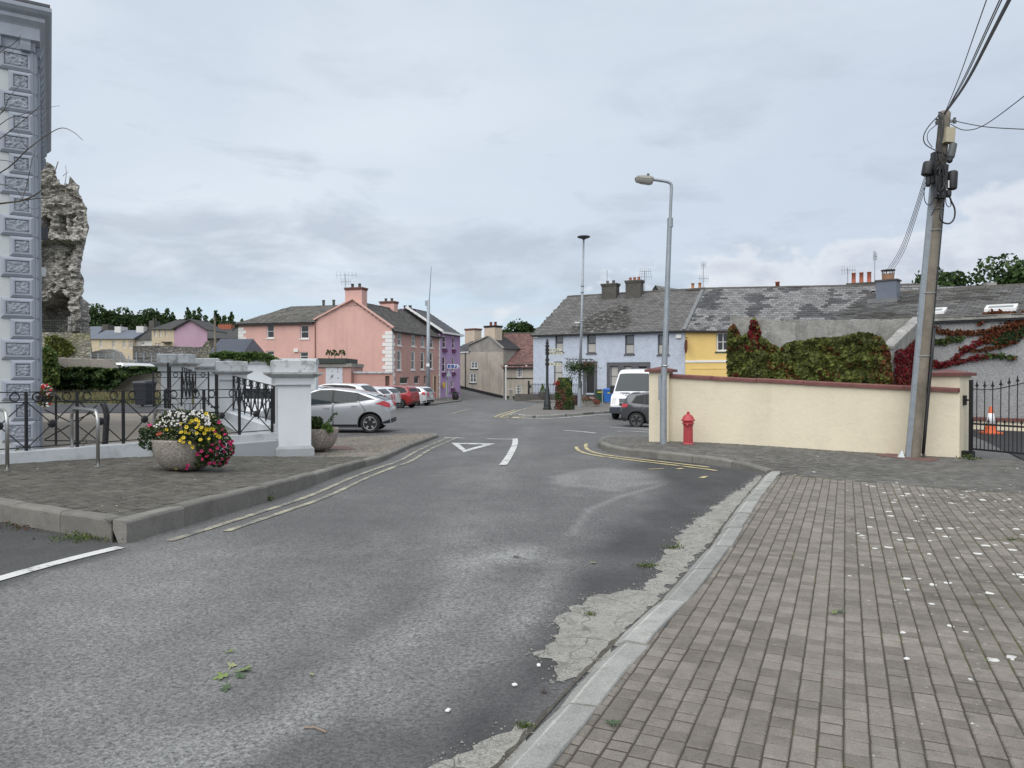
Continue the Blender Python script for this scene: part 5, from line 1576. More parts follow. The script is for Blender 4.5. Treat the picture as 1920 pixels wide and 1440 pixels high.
for s,wd,hu,hl in secs:
	c = a + d * (L * s)
	rows.append([c + side * (wd * cx) + upv * (hu if cz > 0 else -hl) * abs(cz) for cx,cz in ((-1,0.0),(-.8,.7),(-.3,1),(.3,1),(.8,.7),(1,0.0))])
vs = [q for r_ in rows for q in r_]
hd.add(vs,[(i * 6 + j,i * 6 + j + 1,(i + 1) * 6 + j + 1,(i + 1) * 6 + j) for i in range(5) for j in range(5)] + [tuple(range(6)),tuple(range(35,29,-1))])
head = hd.build('lantern',mk('lichened_lantern',(0.30,0.29,0.25),0.7,.25,14,dirt=((0.10,0.09,0.07),16,.5,.65,.7)),sl,smooth=True,angle=45)
bw_ = MB()
rows = []
for s,wd,hu,hl in secs[:5] + [(.98,.06,.02,.03)]:
	c = a + d * (L * s)
	rows.append([c + side * (wd * .95 * cx) - upv * hl * abs(cz) - upv * .004 for cx,cz in ((-1,0.0),(-.75,.8),(0,1),(.75,.8),(1,0.0))])
vs = [q for r_ in rows for q in r_]
bw_.add(vs,[(i * 5 + j,(i + 1) * 5 + j,(i + 1) * 5 + j + 1,i * 5 + j + 1) for i in range(5) for j in range(4)])
bw_.build('bowl',mk('lamp_bowl',(0.42,0.42,0.40),0.25,.1,10),head,smooth=True)
mb = MB(); mb.lathe([(.03,0),(.03,.04),(.0,.05)],8,a + d * .12 + upv * .09); mb.build('photocell',M['joint_grey'],head)
# red cast-iron hydrant -----------------------------------------------------------
hz = 15.72
hy = thing('hydrant','red cast iron water hydrant with a domed lid standing against the cream wall','hydrant',(PX(1290.5,hz),hz,.135))
mb = MB()
prof = [(.118,0),(.118,.03),(.102,.05),(.098,.40),(.106,.42),(.106,.44)]
nseg = 32
for i in range(len(prof) - 1):
	for j in range(nseg):
		a0,a1 = 2 * math.pi * j / nseg,2 * math.pi * (j + 1) / nseg
		f0 = .93 if (j % 2 and 0 < i < 4) else 1.0; f1 = .93 if ((j + 1) % 2 and 0 < i < 4) else 1.0
		(r0,z0),(r1,z1) = prof[i],prof[i + 1]
		mb.add([(r0 * f0 * math.cos(a0),r0 * f0 * math.sin(a0),z0),(r0 * f1 * math.cos(a1),r0 * f1 * math.sin(a1),z0),(r1 * f1 * math.cos(a1),r1 * f1 * math.sin(a1),z1),(r1 * f0 * math.cos(a0),r1 * f0 * math.sin(a0),z1)],[(0,1,2,3)])
mb.build('fluted_barrel',M['hydrant_red'],hy)
mb = MB(); mb.lathe([(.10,.44),(.125,.45),(.125,.475),(.105,.485),(.108,.50),(.145,.515),(.145,.535),(.125,.55),(.115,.585),(.09,.625),(.05,.65),(.028,.66),(.028,.675),(.036,.69),(.02,.71),(0,.715)],24); mb.build('domed_lid',M['hydrant_red'],hy,smooth=True,angle=50)
mb = MB(); mb.tube([(-.02,-.10,.455),(-.05,-.15,.45),(-.055,-.16,.41)],.022,8); mb.build('spout',M['hydrant_red'],hy,smooth=True)
mb = MB(); mb.box(.04,-.118,.46,.075,-.100,.52); mb.build('latch',M['hydrant_red'],hy)
# iron gate -----------------------------------------------------------------------
gd = Vector((.5,-.866))
g0 = Vector((PX(1821,14.2),14.2))
ig = thing('iron_gate','black iron driveway gate with spear finials hung on the wide cream pillar','gate',(g0.x,g0.y,.06),math.atan2(gd.y,gd.x))
GL = 1.75
def gtop(x): return 1.29 + (0 if x < .38 else .13 * ((x - .38) / .55) ** 1.15)
mb = MB(); mb.bar((0,0,.0),(0,0,1.47),.055); mb.build('hanging_stile',M['metal_black'],ig)
mb = MB()
xs_ = [i * .09 for i in range(int(GL / .09) + 1)]
for a,b in zip(xs_[:-1],xs_[1:]): mb.bar((a,0,gtop(a)),(b,0,gtop(b)),.035,.014)
mb.build('top_rail',M['metal_black'],ig)
for nm,z in (('bottom_rail',.145),('middle_rail',.63)):
	mb = MB(); mb.bar((0,0,z),(GL,0,z - .02),.012,.035); mb.build(nm,M['metal_black'],ig)
def spear(mb,x,z,s=1.0):
	pr_ = [(-.009,0),(-.009,.03 * s),(-.036 * s,.045 * s),(-.020 * s,.065 * s),(-.014 * s,.075 * s),(0,.155 * s),(.014 * s,.075 * s),(.020 * s,.065 * s),(.036 * s,.045 * s),(.009,.03 * s),(.009,0)]
	mb.extr([(x + a,-.006,z + b) for a,b in pr_],(0,.012,0))
n = int(GL / .142)
for i in range(n):
	x = .142 * (i + .75)
	mb = MB(); mb.tube([(x,0,.145),(x,0,gtop(x) + .03)],.009,6); spear(mb,x,gtop(x) + .02); mb.build('bar',M['metal_black'],ig)
	mb = MB(); x2 = x - .071; mb.tube([(x2,0,.145),(x2,0,.66)],.009,6); spear(mb,x2,.65,.75); mb.build('dog_bar',M['metal_black'],ig)
mb = MB(); mb.box(-.16,-.03,.98,-.09,.03,1.17); mb.bar((-.12,0,1.08),(0,0,1.08),.03); mb.build('hinge',M['metal_black'],ig)
mb = MB(); mb.box(-.14,-.08,-.03,.05,.06,.10); mb.build('pivot_shoe',M['metal_black'],ig)
# low wall in the driveway, cone ------------------------------------------------
dQ = Vector((.766,-.643)); nQ = Vector((.643,.766))
Q1 = Vector((14.42,20.8))
ql = Q1 - nQ * .35 - dQ * 3.2
lw = thing('low_wall','knee-high cream wall with a red coping inside the gate by the pebbledash wall','wall',(ql.x,ql.y,.05),math.atan2(dQ.y,dQ.x))
mb = MB(); mb.box(0,0,0,7,.2,.27); mb.build('panel',M['cream_wall'],lw)
for i in range(7):
	mb = MB(); mb.box(i + .005,-.05,.272,i + .995,.22,.36); mb.build('coping_stone',M['red_coping'],lw)
cz = 19.7
tc = thing('traffic_cone','orange traffic cone with a white sleeve standing behind the iron gate','traffic cone',(PX(1858.5,cz),cz,.064))
mb = MB(); mb.chbox(-.2,-.2,0,.2,.2,.05,.015,bottom=True); mb.build('base',M['cone_orange'],tc)
mb = MB(); mb.lathe([(.15,.05),(.115,.24),(.112,.24)],20); mb.lathe([(.065,.54),(.042,.70),(.036,.72),(.0,.72)],20); mb.build('cone_body',M['cone_orange'],tc,smooth=True,angle=40)
mb = MB(); mb.lathe([(.117,.238),(.067,.542)],20); mb.build('white_sleeve',M['cone_white'],tc,smooth=True)
# ------------------------------------------------------------------ pebble-dashed outbuilding with skylights
M['pebbledash'] = mk('grey_pebbledash',(0.34,0.345,0.35),0.95,0.12,1.2,fine=0.35,fscale=26,bump=0.03,bscale=30,dirt=((0.14,0.14,0.13),1.2,0.55,0.78,0.45))
M['old_wall'] = mk('lichened_wall_render',(0.30,0.295,0.275),0.95,0.2,2,fine=0.25,fscale=22,bump=0.02,bscale=18,dirt=((0.11,0.105,0.095),2.4,0.46,0.66,0.7),streak=((0.45,0.44,0.41),2.0,0.4))
rQ = math.atan2(dQ.y,dQ.x)
q0 = Q1 - dQ * 5.2
ob = thing('pebbledash_outbuilding','grey pebbledashed outbuilding with a low slate roof and two white skylights','outbuilding',(q0.x,q0.y,0),rQ)
LQ = 10.7; eq = 3.36; rq = 4.55
mb = MB(); mb.box(0,0,-.3,LQ,8,eq - .1); mb.add([(0,0,eq - .1),(0,8,eq - .1),(0,4,rq - .1)],[(0,1,2)]); mb.build('wall',M['pebbledash'],ob)
gable_roof(ob,LQ,8,eq,rq,4.0,M['slate_right'],.285,.205,seed=50,single=300,alt=(M['slate_brown'],.35,.12),over=.12,ext=-.04,near=lambda p: abs(p[0] - 3.8) + abs(p[1] - 1) * .3)
mb = MB(); mb.bar((0,-.06,eq - .06),(LQ,-.06,eq - .06),.16,.12); mb.build('eaves_coping',M['old_wall'],ob)
sl_ = (rq - eq) / 4.0
for px_,wd in ((1740,.72),(1871,.78)):
	a_,dp = local_hit(Q1,dQ,px_)
	a_ += 5.2
	y0,y1 = .30,.82
	sk = MB()
	def sp(x,y,h): return (x,y,eq + sl_ * y + h)
	for (x0,x1,ya,yb) in ((a_ - wd / 2,a_ + wd / 2,y0,y0 + .09),(a_ - wd / 2,a_ + wd / 2,y1 - .09,y1),(a_ - wd / 2,a_ - wd / 2 + .08,y0 + .091,y1 - .091),(a_ + wd / 2 - .08,a_ + wd / 2,y0 + .091,y1 - .091)):
		sk.add([sp(x0,ya,-.02),sp(x1,ya,-.02),sp(x1,yb,-.02),sp(x0,yb,-.02),sp(x0,ya,.11),sp(x1,ya,.11),sp(x1,yb,.11),sp(x0,yb,.11)],[(4,5,6,7),(0,1,5,4),(1,2,6,5),(2,3,7,6),(3,0,4,7)])
	so = sk.build('skylight',M['white_paint'],ob)
	g = MB(); g.add([sp(a_ - wd / 2 + .05,y0 + .05,.085),sp(a_ + wd / 2 - .05,y0 + .05,.085),sp(a_ + wd / 2 - .05,y1 - .05,.085),sp(a_ - wd / 2 + .05,y1 - .05,.085)],[(0,1,2,3)]); g.build('pane',M['glass_sky'],so)
# the dark grey chimney with a mesh-caged pot
kx = local_hit(Q1 + nQ * 3.2,dQ,1664)
ck = MB(); ck.box(-.33,-.27,3.3,.33,.27,PZ(528,kx[1])); ck.v = [(x + kx[0] + 5.2,y + 3.2,z) for x,y,z in ck.v]
ch_ = ck.build('chimney',mk('slate_grey_paint',(0.135,0.155,0.195),0.7,.1,3,fine=.05),ob)
zc = PZ(528,kx[1])
mb = MB(); mb.box(kx[0] + 5.2 - .37,3.2 - .31,zc + .001,kx[0] + 5.2 + .37,3.2 + .31,zc + .05); mb.build('chimney_cap',M['cement'],ch_)
mb = MB(); mb.lathe([(.2,0),(.2,.22),(.17,.22)],14,(kx[0] + 5.2,3.2,zc + .05)); mb.build('chimney_pot',mk('brick_pot',(0.28,0.16,0.10),.85,.3,14),ch_)
mb = MB(); mb.lathe([(.24,.36),(.24,.39),(0,.40)],14,(kx[0] + 5.2,3.2,zc + .02))
for i in range(6):
	a = i * math.pi / 3; mb.bar((kx[0] + 5.2 + .19 * math.cos(a),3.2 + .19 * math.sin(a),zc + .22),(kx[0] + 5.2 + .19 * math.cos(a),3.2 + .19 * math.sin(a),zc + .4),.03)
mb.build('cowl',M['cement'],ch_)
mb = MB(); a = kx[0] + 5.2; mb.box(a - .5,2.5,eq + sl_ * 2.5 - .06,a + .45,2.93,eq + sl_ * 2.9 + .05); mb.build('flashing',M['lead'],ob)
# slated ridge and stub of the range behind
zb_ = 40.0
rb = thing('slate_roofed_building','strip of slate roof ending in a cement stub seen over the outbuilding','building',(PX(1690,zb_),zb_,0),R(-12))
mb = MB(); Lb = 5.1; mb.add([(-.9,0,5.2),(Lb,0,5.2),(Lb,2.2,6.62),(-.9,2.2,6.62),(Lb,5,5),(-.9,5,5)],[(0,1,2,3),(3,2,4,5),(1,4,2),(0,3,5)]); ro = mb.build('roof',M['roof_base'],rb)
mw = MB(); mw.box(-.85,.15,-.6,Lb - .05,4.9,5.0); mw.build('wall',M['old_wall'],rb)
slates(rb,(-.9,0,5.21),(1,0,0),(0,2.2,1.42),[(0,0),(Lb + .9,0),(Lb + .9,2.62),(0,2.62)],.36,.25,M['slate_pale'],61,parent=ro)
mb = MB(); mb.box(Lb - .25,1.9,5.4,Lb + .25,2.5,PZ(521,zb_ - 1)); mb.build('cement_stub',M['old_wall'],rb)
# the old walls behind the cream wall --------------------------------------------
dI = Vector((.9,-.436)).normalized(); nI = Vector((-dI.y,dI.x))
I1 = Vector((PX(1672,19.3),19.3)); I0 = I1 - dI * 4.25
rI = math.atan2(dI.y,dI.x)
def ragwall(name,label,at,rot,pts,thick,mat,seed,base=-.3):
	t = thing(name,label,'wall',(at[0],at[1],0),rot)
	q = []
	for (x0,z0),(x1,z1) in zip(pts[:-1],pts[1:]):
		k = max(1,int(abs(x1 - x0) / .12))
		for i in range(k):
			x = x0 + (x1 - x0) * i / k
			q.append((x,z0 + (z1 - z0) * i / k + .035 * nz((x * 3,seed,0),1.7)))
	q.append(pts[-1])
	mb = MB()
	for (x0,z0),(x1,z1) in zip(q[:-1],q[1:]):
		mb.add([(x0,0,base),(x1,0,base),(x1,0,z1),(x0,0,z0)],[(0,1,2,3)])
		mb.add([(x0,0,z0),(x1,0,z1),(x1,thick,z1 + .02),(x0,thick,z0 + .02)],[(0,1,2,3)])
		mb.add([(x0,thick,base),(x1,thick,base),(x1,thick,z1 + .02),(x0,thick,z0 + .02)],[(3,2,1,0)])
	(xa,za),(xb,zb2) = q[0],q[-1]
	mb.add([(xa,0,base),(xa,0,za),(xa,thick,za + .02),(xa,thick,base)],[(0,1,2,3)])
	mb.add([(xb,0,base),(xb,0,zb2),(xb,thick,zb2 + .02),(xb,thick,base)],[(3,2,1,0)])
	mb.build('masonry',mat,t)
	return t
def iz(px,py):
	a,dp = local_hit(I0,dI,px); return (a,PZ(py,dp))
ragwall('ivy_wall','old grey lichened wall under the green creeper behind the cream wall',I0,rI,[iz(1368,592),iz(1385,592),iz(1440,598),iz(1491,607),iz(1493,652),iz(1560,640),iz(1640,640),iz(1672,652)],.35,M['old_wall'],1)
I2 = Vector((PX(1465,22.2),22.2)); dI2 = Vector((1,.03)).normalized()
def iz2(px,py):
	a,dp = local_hit(I2,dI2,px); return (a,PZ(py,dp))
ragwall('rendered_wall','mottled grey wall with whitish patches just above the green creeper',I2,math.atan2(dI2.y,dI2.x),[iz2(1470,597),iz2(1500,600),iz2(1580,600),iz2(1660,599),iz2(1728,598)],.35,M['old_wall'],2)
rt = (Vector((12.42,22.4)) - I1)
Lr = rt.length; rt.normalize()
t_ = ragwall('sloping_wall','short wall with a steep sloping cement coping clad in crimson creeper',I1,math.atan2(rt.y,rt.x),[(0,PZ(652,19.3)),(Lr * .5,2.9),(Lr,3.33)],.25,M['old_wall'],3)
mb = MB(); mb.bar((-.05,.1,PZ(650,19.3) - .02),(Lr,.1,3.36),.30,.07); mb.build('coping',M['old_wall'],t_)
# ------------------------------------------------------------------ the grand grey building at the left edge
M['quoin_grey'] = mk('blue_grey_stucco',(0.33,0.36,0.415),0.8,0.06,1.5,bump=0.003,bscale=40,dirt=((0.17,0.185,0.21),2.5,0.56,0.78,0.4),streak=((0.20,0.215,0.24),3,0.35))
M['rock_face'] = mk('rock_faced_panel',(0.33,0.36,0.41),0.9,0.15,8,fine=0.2,fscale=40,bump=0.03,bscale=11)
M['pale_stucco'] = mk('pale_stucco',(0.52,0.55,0.555),0.85,0.05,1.2,bump=0.003,bscale=30,dirt=((0.40,0.425,0.43),1.4,0.54,0.8,0.4))
C0 = Vector((PX(67,13.2),13.2)); rC = math.atan2(.53,.848)
gb = thing('corner_building','tall blue-grey stuccoed building with rusticated corner blocks and a heavy cornice at the left edge','building',(C0.x,C0.y,0),rC)
mb = MB(); mb.box(-7,0,.1,0,9.2,7.6); mb.build('wall',M['pale_stucco'],gb)
def bz(py): return PZ(py,13.2)
rnd = random.Random(77)
def rusticated(x0,x1,z0,z1,side=False):
	mb = MB()
	c,d = .045,.06
	def pt(a,z,o): return (a,-o,z) if not side else (o,-a,z)
	o_ = [pt(x0,z0,-.01),pt(x1,z0,-.01),pt(x1,z1,-.01),pt(x0,z1,-.01)]
	m_ = [pt(x0,z0,.03),pt(x1,z0,.03),pt(x1,z1,.03),pt(x0,z1,.03)]
	i_ = [pt(x0 + c,z0 + c,d),pt(x1 - c,z0 + c,d),pt(x1 - c,z1 - c,d),pt(x0 + c,z1 - c,d)]
	k = .03
	p_ = [pt(x0 + c + k,z0 + c + k * .8,d),pt(x1 - c - k,z0 + c + k * .8,d),pt(x1 - c - k,z1 - c - k * .8,d),pt(x0 + c + k,z1 - c - k * .8,d)]
	r_ = [pt(x0 + c + k,z0 + c + k * .8,d - .035),pt(x1 - c - k,z0 + c + k * .8,d - .035),pt(x1 - c - k,z1 - c - k * .8,d - .035),pt(x0 + c + k,z1 - c - k * .8,d - .035)]
	fs = []
	for a in (0,4,8,12):
		for j in range(4): fs.append((a + j,a + (j + 1) % 4,a + 4 + (j + 1) % 4,a + 4 + j))
	mb.add(o_ + m_ + i_ + p_ + r_,fs)
	q = mb.build('quoin',M['quoin_grey'],gb)
	# worm-eaten rock face
	xa,xb,za,zb = x0 + c + k,x1 - c - k,z0 + c + k * .8,z1 - c - k * .8
	nx,nz_ = max(4,int((xb - xa) / .017)),max(4,int((zb - za) / .017))
	g = MB()
	ox,oz = rnd.uniform(0,50),rnd.uniform(0,50)
	for j in range(nz_ + 1):
		for i in range(nx + 1):
			x,z = xa + (xb - xa) * i / nx,za + (zb - za) * j / nz_
			n_ = mnoise.noise(Vector((x * 24 + ox,z * 38 + oz,0))) + .6 * mnoise.noise(Vector((x * 50 + ox,z * 70,3)))
			e = 0 if (i in (0,nx) or j in (0,nz_)) else 1
			g.v.append(pt(x,z,d - .033 + e * max(0,.5 + n_) * .036))
	for j in range(nz_):
		for i in range(nx):
			a = j * (nx + 1) + i
			g.f.append([a,a + 1,a + nx + 2,a + nx + 1]); g.m.append(0)
	g.build('rock_face',M['rock_face'],q,smooth=True)
zq = bz(101)
hq = .3625
i = 0
while zq > .2:
	long_ = i % 2 == 0
	rusticated(-.005 - (.50 if long_ else .365),-.005,zq - hq + .008,zq)
	rusticated(-.42 if long_ else -.30,-.005,zq - hq + .008,zq,side=True)
	zq -= hq; i += 1
# cornice: mouldings mitred round the corner
prof = [(0.005,bz(100)),(.03,bz(98)),(.03,bz(82)),(.10,bz(79)),(.10,bz(57)),(.125,bz(53)),(.18,bz(46)),(.18,bz(39)),(.24,bz(34)),(.285,bz(28)),(.285,bz(21)),(.20,bz(19)),(.0,bz(17))]
mb = MB()
rows = [[(-7,-p,z) for p,z in prof],[(p,-p,z) for p,z in prof],[(p,9.2,z) for p,z in prof]]
n = len(prof)
mb.add([q for r_ in rows for q in r_],[(r_ * n + j,(r_ + 1) * n + j,(r_ + 1) * n + j + 1,r_ * n + j + 1) for r_ in range(2) for j in range(n - 1)] + [tuple(range(2 * n,3 * n))])
mb.build('cornice',M['quoin_grey'],gb)
mb = MB(); mb.add([(-7,-.2,bz(19)),(.2,-.2,bz(19)),(.2,9.2,bz(19)),(-3.5,4.6,bz(19) + 2.2),(-7,4.6,bz(19) + 2.2)],[(0,1,3,4),(1,2,3)]); mb.build('roof',M['slate_plain'],gb)
mb = MB(); mb.box(-7,-.26,bz(19) + .002,.26,-.18,bz(19) + .05); mb.box(.18,-.179,bz(19) + .002,.26,9.2,bz(19) + .05); mb.build('gutter',M['grey_trim'],gb)
for x in (-.19,-.62,-1.05):
	mb = MB(); mb.extr([(x,-.005,bz(101)),(x,-.13,bz(101)),(x,-.15,bz(92)),(x,-.155,bz(86)),(x,-.18,bz(82.5)),(x,-.005,bz(82.5))],(.155,0,0)); mb.build('bracket',M['quoin_grey'],gb)
for k in range(19):
	y = .15 + k * .47
	mb = MB(); mb.extr([(.005,y,bz(101)),(.10,y,bz(99)),(.13,y,bz(90)),(.16,y,bz(82.5)),(.005,y,bz(82.5))],(0,.16,0)); mb.build('bracket',M['quoin_grey'],gb)
mb = MB(); mb.box(.0,3.0,PZ(440,15.4),.2,3.3,PZ(418,15.4)); mb.build('wall_box',M['grey_trim'],gb)
mb = MB(); mb.box(.0,3.3,PZ(512,15.6),.16,3.5,PZ(495,15.6)); mb.build('wall_lamp',M['white_paint'],gb)
mb = MB(); mb.tube([(.05,.62,.2),(.05,.62,7.2)],.045,8); mb.build('downpipe',M['quoin_grey'],gb)
# ------------------------------------------------------------------ white gate pillars
def white_pillar(label,px,y,zb,zt,rot,s=1.0):
	t = thing('white_pillar',label,'gate pillar',(PX(px,y),y,zb),rot,'white gate pillars')
	H = zt - zb
	def ring(w0,z0,w1,z1,mat,name,w2=None,z2=None):
		mb = MB()
		lv = [(w0,z0),(w1,z1)] + ([(w2,z2)] if w2 else [])
		vs = [(a * i_ * s / 2,a * j_ * s / 2,z) for a,z in lv for i_,j_ in ((-1,-1),(1,-1),(1,1),(-1,1))]
		k = len(lv)
		mb.add(vs,[(3,2,1,0),tuple(4 * (k - 1) + j for j in range(4))] + [(4 * r_ + j,4 * r_ + (j + 1) % 4,4 * r_ + 4 + (j + 1) % 4,4 * r_ + 4 + j) for r_ in range(k - 1) for j in range(4)])
		return mb.build(name,mat,t)
	ring(.78,-.25,.78,.20,M['grey_plinth'],'base',.68,.26)
	ring(.665,.255,.665,H - .52,M['white_render'],'shaft')
	ring(.80,H - .519,.80,H - .385,M['white_render'],'frieze',.82,H - .375)
	ring(.84,H - .374,1.10,H - .30,M['white_cap'],'cap_moulding',1.12,H - .262)
	ring(.84,H - .261,.84,H - .02,M['white_cap'],'cap_block',.80,H)
	return t
PA = (549,15.75)
white_pillar('nearest white gate pillar with a grey moulded cap beside the silver car',549,15.75,-.12,PZ(675,15.6),R(23))
white_pillar('white gate pillar at the far end of the sloping railed wall',434,21.2,.0,PZ(678,21.2),R(23),1.0)
white_pillar('white gate pillar half hidden behind the railed wall, at the end of the ivied wall',386,24.8,.1,PZ(672,24.8),R(18),1.0)
white_pillar('leftmost white gate pillar, behind the black gate leaves',331,22.6,.15,PZ(664,22.6),R(10),1.05)
# ------------------------------------------------------------------ railings
def railing(name,label,p0,p1,zt,zb,bays,group=None,rings=2,r0=.042,first=True,last=True,gap=.165,boss=True,dog=0,posth=0.0,lift=(0,0)):
	p0,p1 = Vector(p0),Vector(p1)
	d = p1 - p0; L = d.length; d.normalize()
	t = thing(name,label,'railing',(p0.x,p0.y,zb[0] - .06),math.atan2(d.y,d.x),group)
	ref = zb[0] - .06
	def T(x,f):       # f: 0 bottom rail, 1 top rail
		s = x / L
		b = zb[0] + (zb[1] - zb[0]) * s; u = zt[0] + (zt[1] - zt[0]) * s
		return Vector((x,0,b + (u - b) * f - ref))
	H = zt[0] - zb[0]
	g = 1 - gap / H
	for nm,f in (('top_rail',1),('ring_rail',g),('bottom_rail',0)):
		mb = MB(); mb.bar(T(0,f),T(L,f),.036,.016); mb.build(nm,M['metal_black'],t)
	w = L / bays
	for i in range(bays + 1):
		if (i == 0 and not first) or (i == bays and not last): continue
		mb = MB(); a,b = T(i * w,0),T(i * w,1); mb.bar(a - Vector((0,0,.06)),b + Vector((0,0,posth)),r0); mb.build('post',M['metal_black'],t)
	for i in range(bays):
		x0,x1 = i * w + .02,(i + 1) * w - .02
		mb = MB(); mb.bar(T(x0,0),T(x1,g),.030,.012); mb.build('brace',M['metal_black'],t)
		mb = MB(); mb.bar(T(x0,g) + Vector((0,.012,0)),T(x1,0) + Vector((0,.014,0)),.030,.012); mb.build('brace',M['metal_black'],t)
		if boss:
			c = (T(x0,0) + T(x1,g) + T(x0,g) + T(x1,0)) / 4
			mb = MB(); mb.lathe([(0,-.03),(.055,-.022),(.072,0),(.055,.022),(0,.03)],8,(c.x,c.y + .006,c.z),axis='y'); mb.build('boss',M['metal_black'],t)
		for k in range(rings):
			c = T(i * w + w * (k + .5) / rings + (0.03 if rings == 2 and k else -.03 if rings == 2 else 0),(1 + g) / 2)
			mb = MB(); mb.torus(c,gap * .5 - .016,.0105,(1,0,0),(0,0,1),18,5); mb.build('ring',M['metal_black'],t)
		for k in range(dog):
			x = x0 + (x1 - x0) * (k + .5) / dog
			mb = MB(); mb.tube([T(x,-.35),T(x,0)],.009,5); mb.build('dog_bar',M['metal_black'],t)
	return t
Rp = Vector((-7.78,11.8)); Rd = Vector((.6095,.793))
tEnd,_ = local_hit(Rp,Rd,513)
w_bay = .752
r_start = Rp - Rd * w_bay * 3
r_end = Rp + Rd * w_bay * 6.05
railing('long_railing','long black iron railing of crossed bars and rings on the white plinth',r_start,r_end,(1.357,1.335),(.457,.475),9)
# plinth
def plinth(name,label,p0,p1,z0,z1,thick,mat,zb=-.4,cat='wall',over=0.0):
	p0,p1 = Vector(p0),Vector(p1)
	d = (p1 - p0); L = d.length; d.normalize()
	t = thing(name,label,cat,(p0.x,p0.y,z0 - .3),math.atan2(d.y,d.x))
	ref = z0 - .3
	mb = MB()
	a = [(0,-thick / 2,zb - ref),(0,thick / 2,zb - ref),(0,thick / 2,z0 - ref),(0,-thick / 2,z0 - ref)]
	b = [(L,-thick / 2,zb - ref),(L,thick / 2,zb - ref),(L,thick / 2,z1 - ref),(L,-thick / 2,z1 - ref)]
	mb.add(a + b,[(3,2,1,0),(4,5,6,7),(0,1,5,4),(1,2,6,5),(2,3,7,6),(3,0,4,7)])
	mb.build('masonry',mat,t)
	return t,L
M['plinth_white'] = mk('plinth_limewash',(0.56,0.585,0.60),0.9,0.08,1.5,bump=0.004,bscale=40,dirt=((0.22,0.225,0.21),3.0,0.5,0.7,0.55))
pt_,Lp = plinth('railing_plinth','low whitewashed plinth wall carrying the long black railing',r_start - Rd * .3,r_end + Rd * .05,.40,.425,.30,M['plinth_white'])
mb = MB(); mb.add([(5.7,-.185,-.5),(Lp,-.185,-.5),(Lp,-.185,.10 + .06),(5.7,-.185,.16),(5.7,-.148,.19),(Lp,-.148,.19)],[(0,1,2,3),(3,2,5,4),(0,3,4)]); mb.build('plinth_base',M['grey_plinth'],pt_)
# sloping railed wall from the nearest pillar back to the second
pb0 = Vector((PX(514,16.1),16.1)); pb1 = Vector((PX(437,20.85),20.85))
plinth('railed_wall','thick white sloping wall between the two nearest white pillars',pb1,pb0,.60,.53,.42,M['white_render'])
mb = MB()
railing('pillar_railing','black iron railing between the two nearest white pillars',pb1,pb0,(1.60,1.385),(.68,.62),6,rings=2,gap=.17,r0=.03)
ap = Vector((PX(418,20.0),20.0)); bp_ = Vector((PX(500,15.2),15.2))
q,Lq = plinth('grey_ledge','grey sloping ledge at the foot of the white railed wall',ap,bp_,.42,.30,.5,M['grey_plinth'])
# gate leaves
railing('gate_leaf','black gate leaf with two crossed bays in front of the leftmost white pillar',(PX(287,19.4),19.4),(PX(391,20.2),20.2),(1.70,1.70),(.85,.85),2,rings=2,gap=.14,dog=5,posth=.02,r0=.035)
railing('folded_gate','black gate leaf standing open edge-on behind the crossed gate leaf',(PX(342,19.9),19.9),(PX(367,24.2),24.2),(1.83,1.74),(1.05,.95),4,rings=1,gap=.12,r0=.03,boss=False)
gp_ = thing('gate_post','slim black gate post in front of the second white pillar','gate post',(PX(406,20.2),20.2,.25))
mb = MB(); mb.tube([(0,0,0),(0,0,PZ(702,20.2) - .25)],.045,10); mb.build('post',M['metal_black'],gp_)
for z in (.35,.5):
	mb = MB(); mb.bar((-.16,0,z),(.06,0,z),.04); mb.build('latch',M['metal_black'],gp_)
for px_,dx in ((315,0),(319,.01)):
	gq = thing('gate_post','taller black gate post of the pair before the leftmost white pillar' if px_ == 315 else 'shorter black gate post of the pair before the leftmost white pillar','gate post',(PX(px_,20.8),20.8,.2))
	mb = MB(); mb.tube([(0,0,0),(0,0,PZ(680 if px_ == 315 else 687,20.8) - .2)],.026,10); mb.build('post',M['metal_black'],gq)
hr = thing('hooped_handrail','black handrail with a curved end beside the corner building','railing',(PX(100,13.4),13.4,.28))
o_ = Vector((PX(100,13.4),13.4,.28))
mb = MB(); mb.tube([P(x,y,13.4) - o_ for x,y in ((84,736),(95,736),(104,739),(111,746),(114,754))],.022,8); mb.build('hoop',M['metal_black'],hr)
mb = MB(); mb.tube([P(105,740,13.4) - o_,P(105,835,13.4) - o_],.02,8); mb.build('post',M['metal_black'],hr)
for (a,b) in (((84,768),(133,792)),((84,824),(133,796)),((145,797),(181,824)),((145,793),(182,760)),((84,753),(198,755)),((84,826),(180,827)),((133,792),(181,770))):
	mb = MB(); mb.bar(P(*a,13.6) - o_,P(*b,13.6) - o_,.018); mb.build('brace',M['metal_black'],hr)
pdd = thing('rolled_awning','black rolled cover hanging on the railing behind the second cycle stand','cover',(PX(197,13.5),13.5,.3))
o_ = Vector((PX(197,13.5),13.5,.3))
mb = MB(); mb.tube(smoothline([P(x,y,13.3) - o_ for x,y in ((192,756),(197,764),(200,780),(199,800),(197,835))],4),[.03] + [.05] * 7 + [.06] * 10 if False else .05,10); mb.build('roll',M['black_plastic'],pdd,smooth=True)
